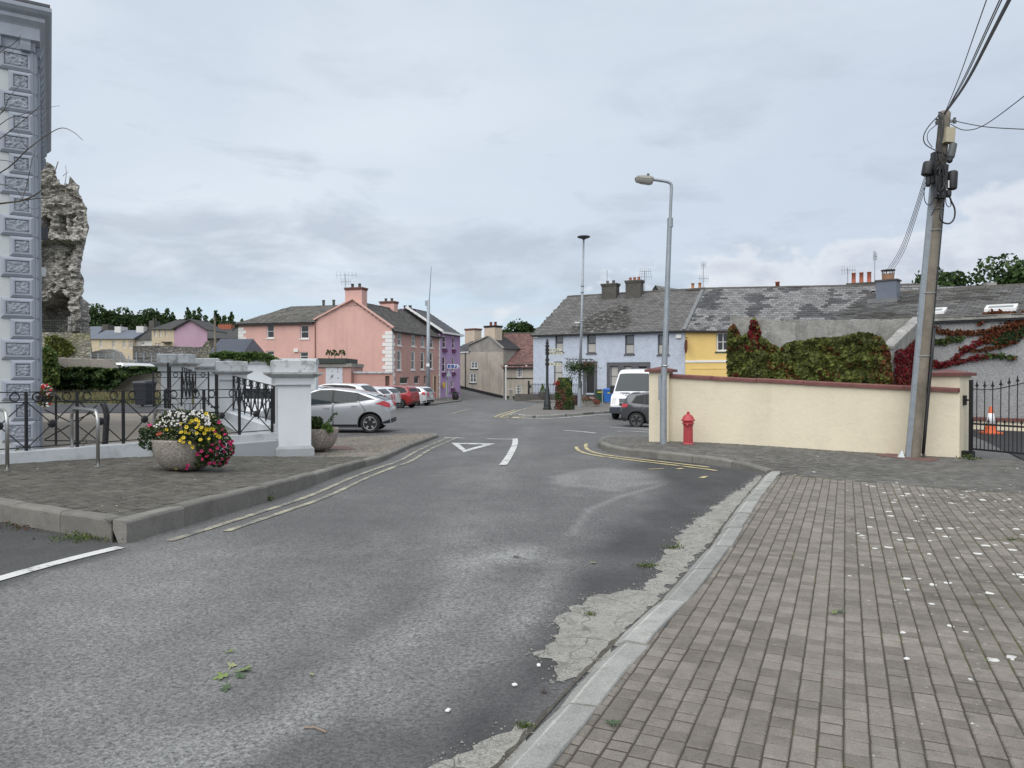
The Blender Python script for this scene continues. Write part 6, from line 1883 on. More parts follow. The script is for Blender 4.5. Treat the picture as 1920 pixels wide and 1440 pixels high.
# white wall with ivy on top, ending in a rounded stub
wz = 27.0
ww = thing('ivied_white_wall','white rendered wall behind the pillars with green ivy spilling over its top','wall',(PX(392,wz),wz,0),0)
def wx(px): return PX(px,wz) - PX(392,wz)
mb = MB(); mb.box(0,0,-.6,wx(592),.35,PZ(682,wz)); mb.build('masonry',M['white_render'],ww)
mb = MB()
zz = PZ(682,wz)
mb.extr([(-.1,-.06,zz + .001),(-.1,-.06,zz + .08),(-.1,.02,zz + .17),(-.1,.2,zz + .2),(-.1,.38,zz + .12),(-.1,.41,zz + .001)],(wx(593) + .1,0,0)); mb.build('coping',M['white_cap'],ww)
# ------------------------------------------------------------------ cycle stands
def cycle_stand(label,a,b,h):
	a,b = Vector(a),Vector(b)
	za,zb = pl_(a.x,a.y),pl_(b.x,b.y)
	t = thing('cycle_stand',label,'cycle stand',(a.x,a.y,za),0,'steel cycle stands')
	v = Vector((b.x - a.x,b.y - a.y,0)); u = v.normalized()
	zt = max(za,zb) + h - za
	pts = [Vector((0,0,-.05)),Vector((0,0,zt - .2))]
	for k in range(1,7):
		f = k / 6 * math.pi / 2; pts.append(u * (.2 - .2 * math.cos(f)) + Vector((0,0,zt - .2 + .2 * math.sin(f))))
	for k in range(1,7):
		f = k / 6 * math.pi / 2; pts.append(v - u * (.2 - .2 * math.sin(f)) + Vector((0,0,zt - .2 + .2 * math.cos(f))))
	pts.append(v + Vector((0,0,zb - za - .05)))
	mb = MB(); mb.tube(pts,.026,12); mb.build('tube',M['steel'],t,smooth=True)
	for q,z in ((Vector((0,0,0)),0),(v,zb - za)):
		mb = MB(); mb.lathe([(.05,0),(.05,.006),(.028,.008)],14,(q.x,q.y,z)); mb.build('base_plate',M['steel'],t)
s2b = gp(184,882,.22); s2a = gp(135,870,.22)
cycle_stand('brushed steel cycle stand standing clear, the middle of the three',s2a,s2b,.86)
s1 = gp(14,890,.22); dv = (s2a - s2b)
cycle_stand('brushed steel cycle stand cut by the left edge of the picture',s1 + dv,s1,.86)
s3 = gp(290,864,.2)
cycle_stand('steel cycle stand partly hidden behind the flower bowl',s3,s3 - dv * .95,.86)
# ------------------------------------------------------------------ stone bowl planters (foliage later)
M['aggregate'] = mk('exposed_aggregate',(0.26,0.235,0.205),0.9,0.12,6,fine=0.75,fscale=48,bump=0.008,bscale=48,dirt=((0.10,0.095,0.075),3,0.52,0.75,0.4))
M['aggregate_pink'] = mk('pinkish_exposed_aggregate',(0.33,0.28,0.25),0.9,0.1,6,fine=0.8,fscale=36,bump=0.008,bscale=36)
def bowl(label,px,y,zb,mat,rad=.49,h=.5):
	t = thing('bowl_planter',label,'planter',(PX(px,y),y,zb),0,'stone bowl planters')
	mb = MB()
	prof = [(.0,0.0),(rad * .34,.0),(rad * .46,.03)]
	for k in range(1,9):
		a = k / 8 * math.pi / 2 * .86
		prof.append((rad * (.46 + .54 * math.sin(a) / math.sin(math.pi / 2 * .86)),.03 + (h - .06) * (1 - math.cos(a)) / (1 - math.cos(math.pi / 2 * .86))))
	prof += [(rad * 1.0,h - .01),(rad * .985,h),(rad * .88,h),(rad * .86,h - .06)]
	mb.lathe(prof,40); mb.build('bowl',mat,t,smooth=True,angle=50)
	mb = MB(); mb.lathe([(0,h - .07),(rad * .87,h - .07)],24); mb.build('soil',M['soil'],t)
	return t
big_bowl = bowl('stone bowl planter overflowing with yellow, white and magenta flowers',347,11.35,.155,M['aggregate'])
small_bowl = bowl('stone bowl planter with plain green plants behind the nearest white pillar',594,16.9,-.11,M['aggregate_pink'],.49,.52)
# ------------------------------------------------------------------ the ruined castle tower
M['castle'] = mk('weathered_rubble',(0.36,0.34,0.31),0.95,0.2,0.5,fine=0.3,fscale=6,dirt=((0.16,0.15,0.135),0.6,0.50,0.68,0.65),streak=((0.19,0.18,0.16),.7,0.4))
M['rubble'] = mk('grey_rubble_wall',(0.22,0.21,0.195),0.95,0.25,0.8,fine=0.45,fscale=8,bump=0.08,bscale=6,dirt=((0.08,0.078,0.07),1.6,0.5,0.66,0.6))
M['mound'] = mk('mossy_rubble',(0.20,0.19,0.15),0.95,0.25,0.8,fine=0.45,fscale=7,bump=0.08,bscale=6,dirt=((0.15,0.145,0.05),0.5,0.48,0.64,0.6))
def stones(m,sc):
	t = NT(m.node_tree); b = t.n['Principled BSDF']
	pos = t.vmath('MULTIPLY',t.new('ShaderNodeNewGeometry').outputs['Position'],(1,1,1.9))
	cs = t.new('ShaderNodeSeparateColor'); t.put(cs.inputs[0],t.voro(pos,sc,'F1',1))
	e = t.voro(pos,sc,'DISTANCE_TO_EDGE',0)
	f = t.math('MULTIPLY',t.rng(cs.outputs[0],0,1,.72,1.28),t.rng(e,0,.10,.5,1))
	old = b.inputs['Base Color'].links[0].from_socket
	v = t.new('ShaderNodeVectorMath',operation='SCALE'); t.put(v.inputs[0],old); t.put(v.inputs['Scale'],f)
	t.put(b.inputs['Base Color'],v.outputs[0])
	bp = t.new('ShaderNodeBump'); bp.inputs['Distance'].default_value = .045
	t.put(bp.inputs['Height'],t.math('ADD',t.rng(e,0,.12,0,1),cs.outputs[1])); t.put(b.inputs['Normal'],bp.outputs[0])
for k_,s_ in (('castle',2.2),('rubble',2.6),('mound',2.4)): stones(M[k_],s_)
def castle():
	zc = 70.0; k = zc / FPX
	t = thing('ruined_tower','tall ruined grey stone castle tower with a gothic arch and broken battlements','ruin',(PX(110,zc),zc,0),0)
	X0 = PX(110,zc)
	def q(px,py): return (PX(px,zc) - X0,PZ(py,zc))
	out = [(30,300),(86,302),(95,306),(105,313),(108.5,324),(110,335),(112.6,335.5),(117,344),(123,348),(124,359),(126.5,363),(127,344),(130,345),(133.5,342),(133.5,331),(135.5,332),(141,338),(149.5,348),(151.5,358),(155,369),(160,380),
		(164,390),(166,399),(165,413),(167,427),(166,444),(162.6,452),(158,460),(156,480),(153,497),(153,520),(158,531),(157,550),(153,568),(154,604),(154,623),(30,623)]
	P2 = [q(*p) for p in out]
	bd = []
	for (a,b) in zip(P2,P2[1:] + P2[:1]):
		n_ = max(1,int(math.hypot(b[0] - a[0],b[1] - a[1]) / .22))
		for i in range(n_):
			x,z = a[0] + (b[0] - a[0]) * i / n_,a[1] + (b[1] - a[1]) * i / n_
			bd.append(Vector((x + .10 * nz((x * 3,z * 3,1),1.3),z + .10 * nz((x * 3,z * 3,7),1.3))))
	xs = [p.x for p in bd]; zs_ = [p.y for p in bd]
	gx,gz = np.meshgrid(np.arange(min(xs),max(xs),.17),np.arange(min(zs_),max(zs_),.17))
	g = np.stack([gx.ravel(),gz.ravel()],1)
	g = g[inpoly(g,[(p.x,p.y) for p in bd])]
	rng = np.random.default_rng(3)
	g = g + rng.uniform(-.05,.05,g.shape)
	nb = len(bd)
	vs,es,fs,_,_,_ = delaunay_2d_cdt(bd + [Vector(p) for p in g],[(i,(i + 1) % nb) for i in range(nb)],[],1,1e-5)
	A = np.array([(v.x,v.y) for v in vs])
	dep = np.zeros(len(A))
	def rec(px,d):
		dep[inpoly(A,[q(*p) for p in px])] += d
	rec([(70,452),(112,452),(140,458),(139,480),(133,500),(132,520),(126,540),(70,545)],1.1)
	rec([(110,404),(113,402),(124,402),(125.5,408),(125,432),(114,434),(113,412)],.9)
	rec([(132,404),(136,402),(143,403),(144,408),(139,410),(138,427),(133,427)],.7)
	rec([(80,406),(90,404),(94,412),(91,437),(80,437)],1.4)
	rec([(70,348),(122,348),(128,362),(150,372),(150,378),(92,384),(70,384)],.5)
	rec([(60,572),(86,566),(98,555),(111,545),(122,553),(131,564),(133,580),(132,623),(60,623)],3.5)
	rec([(133,486),(152,484),(152,520),(132,520)],-.35)
	rec([(90,380),(140,378),(140,384),(92,389)],-.45)
	rec([(84,438),(150,444),(164,450),(150,456),(110,452),(84,450)],-.5)
	rec([(132,560),(156,545),(154,623),(132,623)],-.3)
	for i in range(26):
		cx,cy = rng.uniform(-1.2,2.4),rng.uniform(5,19)
		dep += np.where((np.hypot(A[:,0] - cx,A[:,1] - cy)) < rng.uniform(.1,.22),.35,0)
	nn = np.array([mnoise.noise(Vector((a * 1.1,b * 1.6,0))) * .14 + mnoise.cell(Vector((a * 2.1 + .5 * mnoise.noise(Vector((a,b,3))),b * 3.6,4))) * .20 for a,b in A])
	edge_d = np.minimum(1,np.abs(A[:,0] - 2.6) / .6)
	y = dep + nn
	mb = MB()
	N = len(A)
	mb.v = [(A[i,0],y[i],A[i,1]) for i in range(N)] + [((A[i,0] + X0) * 1.066 - X0 - .15,4.5,A[i,1]) for i in range(N)]
	def ok(f):
		c = A[list(f)].mean(0)
		return not inpoly(np.array([c]),[q(86,413),q(90.5,413),q(90.5,435),q(86,435)])[0]
	ec = {}
	for f in fs:
		if not ok(f): continue
		f = list(f)
		a,b,c = A[f[0]],A[f[1]],A[f[2]]
		if (b[0] - a[0]) * (c[1] - a[1]) - (b[1] - a[1]) * (c[0] - a[0]) < 0: f = f[::-1]
		mb.f.append(f); mb.m.append(0)
		mb.f.append([i + N for i in f[::-1]]); mb.m.append(0)
		for i in range(len(f)): ec[(f[i],f[(i + 1) % len(f)])] = 1
	for (a,b) in ec:
		if (b,a) not in ec:
			mb.f.append([b,a,a + N,b + N]); mb.m.append(0)
	mb.build('masonry',M['castle'],t)
	d = MB(); x0,z0 = q(102,619); x1,z1 = q(115.5,590); d.box(x0,2.2,z0,x1,2.35,z1); d.build('door',mk('pale_door',(0.42,0.43,0.45),0.7),t)
	return t
castle()
zc = 68.5
mt = thing('castle_mound','battered rubble base with moss under the ruined tower','ruin',(PX(110,zc),zc,-1),0)
def mq(px,py,y): return (PX(px,y) - PX(110,zc),y - zc,PZ(py,y) + 1)
mb = MB()
fr_t = [mq(20,621,68.5),mq(169.5,625,68.5)]; fr_b = [mq(20,700,66.8),mq(174,700,66.8)]
bk_t = [(fr_t[0][0] - 6,10,fr_t[0][2]),(fr_t[1][0] - 6.4,10,fr_t[1][2])]; bk_b = [(fr_b[0][0] - 6,10,fr_b[0][2]),(fr_b[1][0] - 6.4,10,fr_b[1][2])]
mb.add(fr_t + fr_b + bk_t + bk_b,[(0,2,3,1),(0,1,5,4),(1,3,7,5),(2,0,4,6)])
mb.build('masonry',M['mound'],mt)
zr_ = PZ(621.5,68.5)
tr = thing('tower_railing','thin green railing on the ledge below the ruined tower','railing',(PX(96,68.7),68.7,zr_))
for f in (.15,.6,1.05):
	mb = MB(); mb.bar((-.8,0,f),(PX(154,68.7) - PX(96,68.7),0,f),.045); mb.build('rail',mk('green_rail',(0.03,0.06,0.05),.5),tr)
for i in range(7):
	mb = MB(); x = i * .49; mb.bar((x,0,0),(x,0,1.1),.05); mb.build('post',M['metal_black'],tr)
# ------------------------------------------------------------------ walls, bin and houses beyond the yard
bw = ragwall('boundary_wall','old rendered boundary wall half buried in ivy beyond the yard',(PX(60,37),37.0),0,[(0,PZ(668,37)),(PX(120,37) - PX(60,37),PZ(672,37)),(PX(205,37) - PX(60,37),PZ(674,37)),(PX(215,37) - PX(60,37),PZ(690,37)),(PX(300,37) - PX(60,37),PZ(692,37)),(PX(330,37) - PX(60,37),PZ(692,37))],.4,mk('buff_render',(0.27,0.245,0.215),.95,.2,1.2,fine=.2,fscale=15,bump=.02,bscale=12,dirt=((.15,.135,.115),1.5,.5,.7,.6)),5)
bz_ = 30.8
wb = thing('wheelie_bin','black wheelie bin standing on the lane beyond the railings','wheelie bin',(PX(271,bz_),bz_,.31),R(-8))
M['bin_black'] = mk('bin_black',(0.022,0.025,0.034),0.5,.1,4)
def bin_parts(t,mat,lidmat=None):
	mb = MB(); a = [(-.24,-.27,.08),(.24,-.27,.08),(.24,.27,.08),(-.24,.27,.08)]; b = [(-.29,-.36,.98),(.29,-.36,.98),(.29,.36,.98),(-.29,.36,.98)]
	mb.add(a + b,[(3,2,1,0),(4,5,6,7),(0,1,5,4),(1,2,6,5),(2,3,7,6),(3,0,4,7)]); mb.box(-.31,-.38,.92,.31,.38,.981); mb.build('body',mat,t)
	mb = MB(); mb.add([(-.31,-.40,.985),(.31,-.40,.985),(.31,.40,.985),(-.31,.40,.985),(-.27,-.34,1.06),(.27,-.34,1.06),(.27,.36,1.08),(-.27,.36,1.08)],[(4,5,6,7),(0,1,5,4),(1,2,6,5),(2,3,7,6),(3,0,4,7),(3,2,1,0)]); mb.build('lid',lidmat or mat,t)
	for s in (-1,1):
		mb = MB(); mb.lathe([(0,-.025),(.1,-.025),(.1,.025),(0,.025)],14,(s * .27,.25,.1),axis='x'); mb.build('wheel',M['rubber'],t)
	mb = MB(); mb.tube([(-.26,.36,.97),(-.26,.43,.98),(.26,.43,.98),(.26,.36,.97)],.018,6); mb.build('handle',mat,t)
bin_parts(wb,M['bin_black'])
def far_house(name,label,x0,x1,ye,yr,z,wallm,roofm,wins=(),chims=(),base=-1.0,D=7,cat='house',rw=None,rx=None):
	t = thing(name,label,cat,(PX(x0,z),z,base),0)
	def X(px): return PX(px,z) - PX(x0,z)
	def Z(py): return PZ(py,z) - base
	mb = MB(); rects = [(X(a),X(b),Z(d),Z(c)) for a,b,c,d in wins]
	wall_face(mb,Tf,0,X(x1),0,Z(ye),rects,.15)
	mb.add([(X(x1),0,0),(X(x1),D,0),(X(x1),D,Z(ye)),(X(x1),0,Z(ye))],[(0,1,2,3)])
	mb.add([(0,0,0),(0,D,0),(0,D,Z(ye)),(0,0,Z(ye))],[(3,2,1,0)])
	mb.build('wall',wallm,t)
	for r in rects: window(t,Tf,r,M['white_paint'],M['glass'],None,fw=.12,nx=2,nz=3,mw=.06)
	zr = PZ(yr,z + D / 2) - base
	r0,r1 = (X(rx[0]),X(rx[1])) if rx else (-.1,X(x1) + .1)
	mb = MB(); mb.add([(-.2,-.3,Z(ye) - .05),(X(x1) + .2,-.3,Z(ye) - .05),(r1,D / 2,zr),(r0,D / 2,zr),(X(x1) + .2,D,Z(ye)),(-.2,D,Z(ye))],[(0,1,2,3),(3,2,4,5),(1,4,2),(0,3,5)])
	mb.build('roof',roofm,t)
	for (a,b,c,m_,pots) in chims:
		mb = MB(); zz = Z(ye); mb.box(X(a),D * .35,zz,X(b),D * .65,PZ(c,z + D / 2) - base)
		co = mb.build('chimney',m_,t)
		for k in range(pots):
			p = MB(); p.lathe([(.12,0),(.1,.4)],8,(X(a) + (X(b) - X(a)) * (k + .5) / pots,D * .5,PZ(c,z + D / 2) - base)); p.build('chimney_pot',M['cement'],co)
	return t
M['roof_blue'] = mk('blue_grey_fibre_slate',(0.115,0.13,0.16),.6,.08,.5)
M['roof_dark'] = mk('dark_far_roof',(0.05,0.048,0.047),.8,.2,.6,fine=.2,fscale=4)
far_house('cream_terrace','far cream terrace with a blue-grey roof and two white chimneys',168,248.5,635,619,108,M['cream_render'],M['roof_blue'],[(187,192,638,652),(210.5,216,639,652.5),(230.5,236,639.5,653),(242,248,639.5,653)],[(198.5,210,613,M['white_wall'],1),(240,254,612.5,M['white_wall'],2)],rx=(175,256))
far_house('white_cottage','far white house with a dark roof and a brown chimney',249,285.5,636.5,613.5,109,M['white_wall'],M['roof_dark'],[(263.5,271.5,640,648)],[(264.5,274,602,M['cement'],2)],rx=(262,286))
lt = far_house('lilac_house','far two-storey house with a pale lilac gable and a cream front',285,327,617,600.5,100,M['cream_render'],M['roof_dark'],[(289.5,294,619,631.5),(299,303,619,631),(291,295,643.5,650),(297,302,643.5,650),(310,313.5,617.5,631)],rx=(311,358),D=6)
z0,x0 = 100,PX(285,100)
mb = MB(); gxx = [(PX(p,100.02) - x0,.02,PZ(q_,100) + 1) for p,q_ in ((327,720),(327,617),(357.5,601),(389,620),(389,720))]; mb.add(gxx,[tuple(range(5))]); mb.build('gable',M['lilac_render'],lt)
mb = MB(); mb.extr([(PX(p,100) - x0,-.35,PZ(q_,100) + 1) for p,q_ in ((325,618.5),(357.5,600.2),(391,620.5),(391,618.5),(357.5,597.8),(325,616))],(0,7,0)); mb.build('gable_roof',M['roof_dark'],lt)
mb = MB(); mb.box(PX(307,100) - x0,-.7,PZ(643,100) + 1,PX(323,100) - x0,0,PZ(641,100) + 1); mb.build('porch_roof',M['roof_dark'],lt)
far_house('grey_gable_house','far grey slate house end beside the castle base',150,176,632,612,125,M['white_wall'],M['roof_blue'],(),[(176,188,609,M['cement'],0)])
far_house('yellow_gabled_house','distant yellow house with a row of chimney pots above the lilac gable',386,428,625,614,150,M['yellow_render'],M['roof_dark'],(),[(400,425,609,M['terracotta'],6)])
far_house('dark_roofed_house','distant low dark-roofed stone house right of the lilac gable',384,436,634,620,120,M['cement'],M['roof_dark'])
far_house('cream_gable_cottage','distant cream gabled cottage left of the pink house',428,456,634,616,118,M['cream_render'],M['roof_dark'])
bs = far_house('metal_roofed_shed','shed with a ribbed blue-grey metal roof left of the pink house',397,452,662,636,62,M['rubble'],M['roof_blue'],D=6,cat='shed',rx=(388,452))
rbm = MB()
for i in range(24):
	f = i / 23
	a = (PX(398 + 54 * f,62) - PX(397,62),-.3,PZ(662,62) + 1.0); b = (PX(389 + 63 * f,62) - PX(397,62),3.0,PZ(636,65) + 1.02)
	rbm.bar(a,b,.06,.06)
rbm.build('roof_ribs',M['roof_blue'],bs,kind='stuff')
mb = MB(); mb.add([(PX(p,61.9) - PX(397,62),-.1,PZ(q_,61.9) + 1) for p,q_ in ((369,690),(369,668),(386,640),(392,640),(399,664),(399,690))],[tuple(range(6))]); mb.build('gable_end',M['mound'],bs)
ragwall('rubble_wall','long grey rubble wall in front of the lilac house',(PX(250,75),75.0),0,[(0,PZ(649,75)),(2,PZ(648,75)),(5,PZ(650,75)),(PX(380,75) - PX(250,75),PZ(651,75))],.6,M['rubble'],7,base=-1.2)
ragwall('ruined_wall','broken pale rubble wall in front of the cream terrace',(PX(165,72),72.0),0,[(0,PZ(662,72)),(1.2,PZ(656,72)),(2.2,PZ(654,72)),(3.0,PZ(660,72)),(3.4,PZ(672,72)),(4.6,PZ(676,72))],.6,mk('pale_rubble',(.33,.32,.30),.95,.25,1,fine=.35,fscale=8,bump=.05,bscale=6),8,base=-1.2)
vz = 52.0
vt = thing('parked_white_van','white van roof showing over the ivied boundary wall','van',(PX(244,vz),vz,-.3))
mb = MB()
rp_ = [(-.85,-.9,0),(.85,-.9,0),(.85,.9,0),(-.85,.9,0)]
mb.chbox(-.8,-2.4,.3,.8,2.4,PZ(681,vz) + .3,.18); mb.build('body',M['white_paint'],vt)
mb = MB(); mb.box(-.66,-2.42,PZ(694,vz) + .3,.66,-2.39,PZ(685,vz) + .3); mb.build('windscreen',M['glass'],vt)
for s in (-1,1):
	for y in (-1.6,1.5):
		mb = MB(); mb.lathe([(0,-.09),(.31,-.09),(.31,.09),(0,.09)],14,(s * .75,y,.32),axis='x'); mb.build('wheel',M['rubber'],vt)
ct = thing('green_container','dark blue-green container roof beyond the ivied wall','container',(PX(282,54),54.0,-.5))
mb = MB(); mb.box(-.9,0,0,1.0,4,PZ(679,54) + .5); mb.build('body',mk('teal_container',(.045,.075,.085),.6,.1,2),ct)
mf = thing('mesh_fence','thin grey post and wire fence in front of the rubble walls','fence',(PX(170,60),60.0,-.6))
for i in range(13):
	mb = MB(); x = i * .62; mb.bar((x,0,0),(x,0,PZ(660 + (i % 3) * 3,60) + .6),.05); mb.build('post',M['galv'],mf)
for z in (PZ(664,60),PZ(668,60),PZ(675,60)):
	mb = MB(); mb.bar((0,0,z + .6),(7.6,0,z + .6),.025); mb.build('wire',M['galv'],mf)
tpx = thing('utility_pole','thin wooden pole standing before the metal roofed shed','utility pole',(PX(404.5,58),58.0,-.6))
mb = MB(); mb.tube([(0,0,0),(-.05,0,PZ(594,58) + .6)],[.12,.08],8); mb.build('pole',M['pole_wood'],tpx)
# ------------------------------------------------------------------ vehicles
def paint(name,col,metal=0.0,rough=.28):
	return mk(name,col,rough,0.03,3,metal=metal,coat=.8)
M['silver'] = paint('silver_paint',(0.52,0.53,0.55),.55,.32)
M['car_white'] = paint('white_car_paint',(0.74,0.75,0.76))
M['car_red'] = paint('red_car_paint',(0.26,0.016,0.018))
M['car_grey'] = paint('slate_grey_car_paint',(0.075,0.078,0.085),.4)
M['car_pearl'] = paint('pearl_car_paint',(0.62,0.63,0.64),.3)
M['tint'] = mk('tinted_glass',(0.008,0.011,0.013),.05,0,spec=.25)
M['tint_pale'] = mk('car_glass',(0.035,0.045,0.048),.06,0,spec=.35)
M['tail_red'] = mk('tail_lamp',(0.48,0.02,0.03),.15,.1,30,coat=1.0)
M['head_clear'] = mk('head_lamp',(0.50,0.50,0.48),.12,.2,30,coat=1.0)
M['alloy'] = mk('alloy_wheel',(0.52,0.52,0.53),.3,.05,8,metal=.7)
M['alloy_dark'] = mk('dark_alloy_wheel',(0.20,0.20,0.21),.35,.1,8,metal=.6)
M['plate'] = mk('number_plate',(0.62,0.62,0.60),.4,.05,9)
M['underside'] = mk('underside',(0.010,0.010,0.011),.9,.1,5)
M['seat'] = mk('car_seat',(0.14,0.145,0.15),.9,.15,10)
class Car:
	def __init__(s,L,W,prof,belt,wheels,rw=.315,sill=.20,tumble=.24,roofcrown=.05,arch=.07,endround=.30,hoodw=.0):
		s.L,s.W,s.prof,s.belt,s.wheels,s.rw,s.sill = L,W,prof,belt,wheels,rw,sill
		s.tumble,s.crown,s.arch,s.er = tumble,roofcrown,arch,endround
		s.ztmax = max(z for x,z in prof)
		s.px = np.array([p[0] for p in prof]); s.pz = np.array([p[1] for p in prof])
		s.bx = np.array([p[0] for p in belt]); s.bz = np.array([p[1] for p in belt])
	def top(s,x): return float(np.interp(x,s.px,s.pz))
	def bel(s,x): return float(np.interp(x,s.bx,s.bz))
	def bottom(s,x):
		z = s.sill
		e = abs(x) - (s.L / 2 - .35)
		if e > 0: z += .10 * min(1,e / .35)
		for wx_ in s.wheels:
			r = s.rw + s.arch
			if abs(x - wx_) < r:
				z = max(z,s.rw + math.sqrt(r * r - (x - wx_) ** 2))
		return z
	def plan(s,x):
		u = min(1.0,abs(2 * x / s.L))
		return 1 - s.er * max(0,(u - .62) / .38) ** 2.6
	def hw(s,x,z):
		wb = s.W / 2 * s.plan(x)
		b = s.bel(x)
		if z <= b:
			sh = b - .14
			f = 1.0
			if z < sh - .1: f -= .055 * ((sh - .1 - z) / max(sh - .3,.1)) ** 1.6
			if z > sh: f -= .03 * ((z - sh) / .14) ** 1.5
			return wb * f
		return wb * (.97 - s.tumble * ((z - b) / max(s.ztmax - b,.15)) ** 1.15)
	def edge(s,x):
		return s.top(x) - (s.crown if s.top(x) > s.bel(x) + .1 else .035)
	def section(s,x):
		zb,ze,zt = s.bottom(x),s.edge(x),s.top(x)
		b = min(s.bel(x),ze - .01)
		zb = min(zb,ze - .03)
		pts = []
		for k in range(7):
			z = zb + (b - zb) * k / 6 if b > zb else zb
			pts.append((s.hw(x,z),z))
		for k in range(1,6):
			z = b + (ze - b) * k / 5; pts.append((s.hw(x,z),z))
		w = s.hw(x,ze); r = zt - ze
		pts += [(w * .955,zt - r * .52),(w * .86,zt - r * .25),(w * .55,zt - r * .06),(0,zt)]
		return pts
	def build(s,root,mat):
		xs = set(np.linspace(-s.L / 2,s.L / 2,46).tolist()) | set(s.px.tolist())
		for wx_ in s.wheels:
			for k in range(17):
				a = math.pi * k / 16; xs.add(wx_ + (s.rw + s.arch) * math.cos(a) * .9999)
		xs = sorted(x for x in xs if -s.L / 2 <= x <= s.L / 2)
		ys = [xs[0]]
		for x in xs[1:]:
			if x - ys[-1] > .004: ys.append(x)
		mb = MB()
		rows = []
		for x in ys:
			p = s.section(x)
			rows.append([(x,-y,z) for y,z in p] + [(x,y,z) for y,z in p[-2::-1]])
		n = len(rows[0])
		mb.v = [q for r in rows for q in r]
		for i in range(len(rows) - 1):
			for j in range(n - 1):
				mb.f.append([i * n + j,(i + 1) * n + j,(i + 1) * n + j + 1,i * n + j + 1]); mb.m.append(0)
		mb.f.append(list(range(n))); mb.f.append([(len(rows) - 1) * n + j for j in range(n - 1,-1,-1)]); mb.m += [0,0]
		o = mb.build('body',mat,root,angle=38)
		u = MB(); u.box(-s.L / 2 + .36,-s.W / 2 + .20,s.sill - .03,s.L / 2 - .36,s.W / 2 - .20,.62); u.build('underbody',M['underside'],root)
		return o
	def side(s,name,mat,parent,poly,sgn,off=.006,res=.07,inner=None):
		pts = []
		n = len(poly)
		for i in range(n):
			a,b = Vector(poly[i]),Vector(poly[(i + 1) % n]); k = max(1,int((b - a).length / res)); pts += [a.lerp(b,j / k) for j in range(k)]
		nb = len(pts)
		xs = [p.x for p in pts]; zs = [p.y for p in pts]
		gx,gz = np.meshgrid(np.arange(min(xs) + res / 2,max(xs),res),np.arange(min(zs) + res / 2,max(zs),res))
		g = np.stack([gx.ravel(),gz.ravel()],1)
		if len(g):
			g = g[inpoly(g,[(p.x,p.y) for p in pts])]
			if len(g):
				d = np.min(np.linalg.norm(g[:,None] - np.array([(p.x,p.y) for p in pts])[None],axis=2),axis=1); g = g[d > res * .4]
		vs,es,fs,_,_,_ = delaunay_2d_cdt(pts + [Vector(p) for p in g],[(i,(i + 1) % nb) for i in range(nb)],[],1,1e-5)
		mb = MB()
		mb.v = [(v.x,sgn * (s.hw(v.x,min(v.y,s.edge(v.x))) + off),v.y) for v in vs]
		for f in fs:
			f = list(f); a,b,c = (vs[i] for i in f[:3])
			ccw = (b - a).cross(c - a) > 0
			mb.f.append(f if ccw != (sgn > 0) else f[::-1]); mb.m.append(0)
		return mb.build(name,mat,parent,smooth=True)
	def topq(s,name,mat,parent,x0,x1,f0,f1=None,off=.012,n=8,m=8):
		f1 = f0 if f1 is None else f1
		f0 = f0 if isinstance(f0,tuple) else (-f0,f0); f1 = f1 if isinstance(f1,tuple) else (-f1,f1)
		mb = MB()
		xs = sorted({x0,x1} | {x for x in s.px if min(x0,x1) < x < max(x0,x1)})
		st = []
		for a,b in zip(xs[:-1],xs[1:]): st += [a + (b - a) * i / n for i in range(n)]
		st.append(xs[-1])
		for x in st:
			t = (x - x0) / (x1 - x0)
			a,b = f0[0] + (f1[0] - f0[0]) * t,f0[1] + (f1[1] - f0[1]) * t
			ze,zt = s.edge(x),s.top(x); w = s.hw(x,ze)
			dx = .01
			g = (s.top(min(x + dx,s.L / 2)) - s.top(max(x - dx,-s.L / 2))) / (2 * dx)
			nx_,nz_ = -g / math.hypot(1,g),1 / math.hypot(1,g)
			for j in range(m + 1):
				f = a + (b - a) * j / m
				af = abs(f)
				z = zt - (zt - ze) * (.06 * min(af / .55,1) + (.19 * max(0,(af - .55) / .31) if af > .55 else 0) + (.75 * max(0,(af - .86) / .14) if af > .86 else 0))
				mb.v.append((x + nx_ * off,f * w,z + nz_ * off))
		for i in range(len(st) - 1):
			for j in range(m):
				mb.f.append([i * (m + 1) + j,(i + 1) * (m + 1) + j,(i + 1) * (m + 1) + j + 1,i * (m + 1) + j + 1]); mb.m.append(0)
		return mb.build(name,mat,parent,smooth=True)
	def end(s,name,mat,parent,y0,y1,z0,z1,rear=True,off=.015):
		x = (-s.L / 2 - off) if rear else (s.L / 2 + off)
		mb = MB(); mb.box(min(x,x + .01),y0,z0,max(x,x + .01),y1,z1); return mb.build(name,mat,parent)
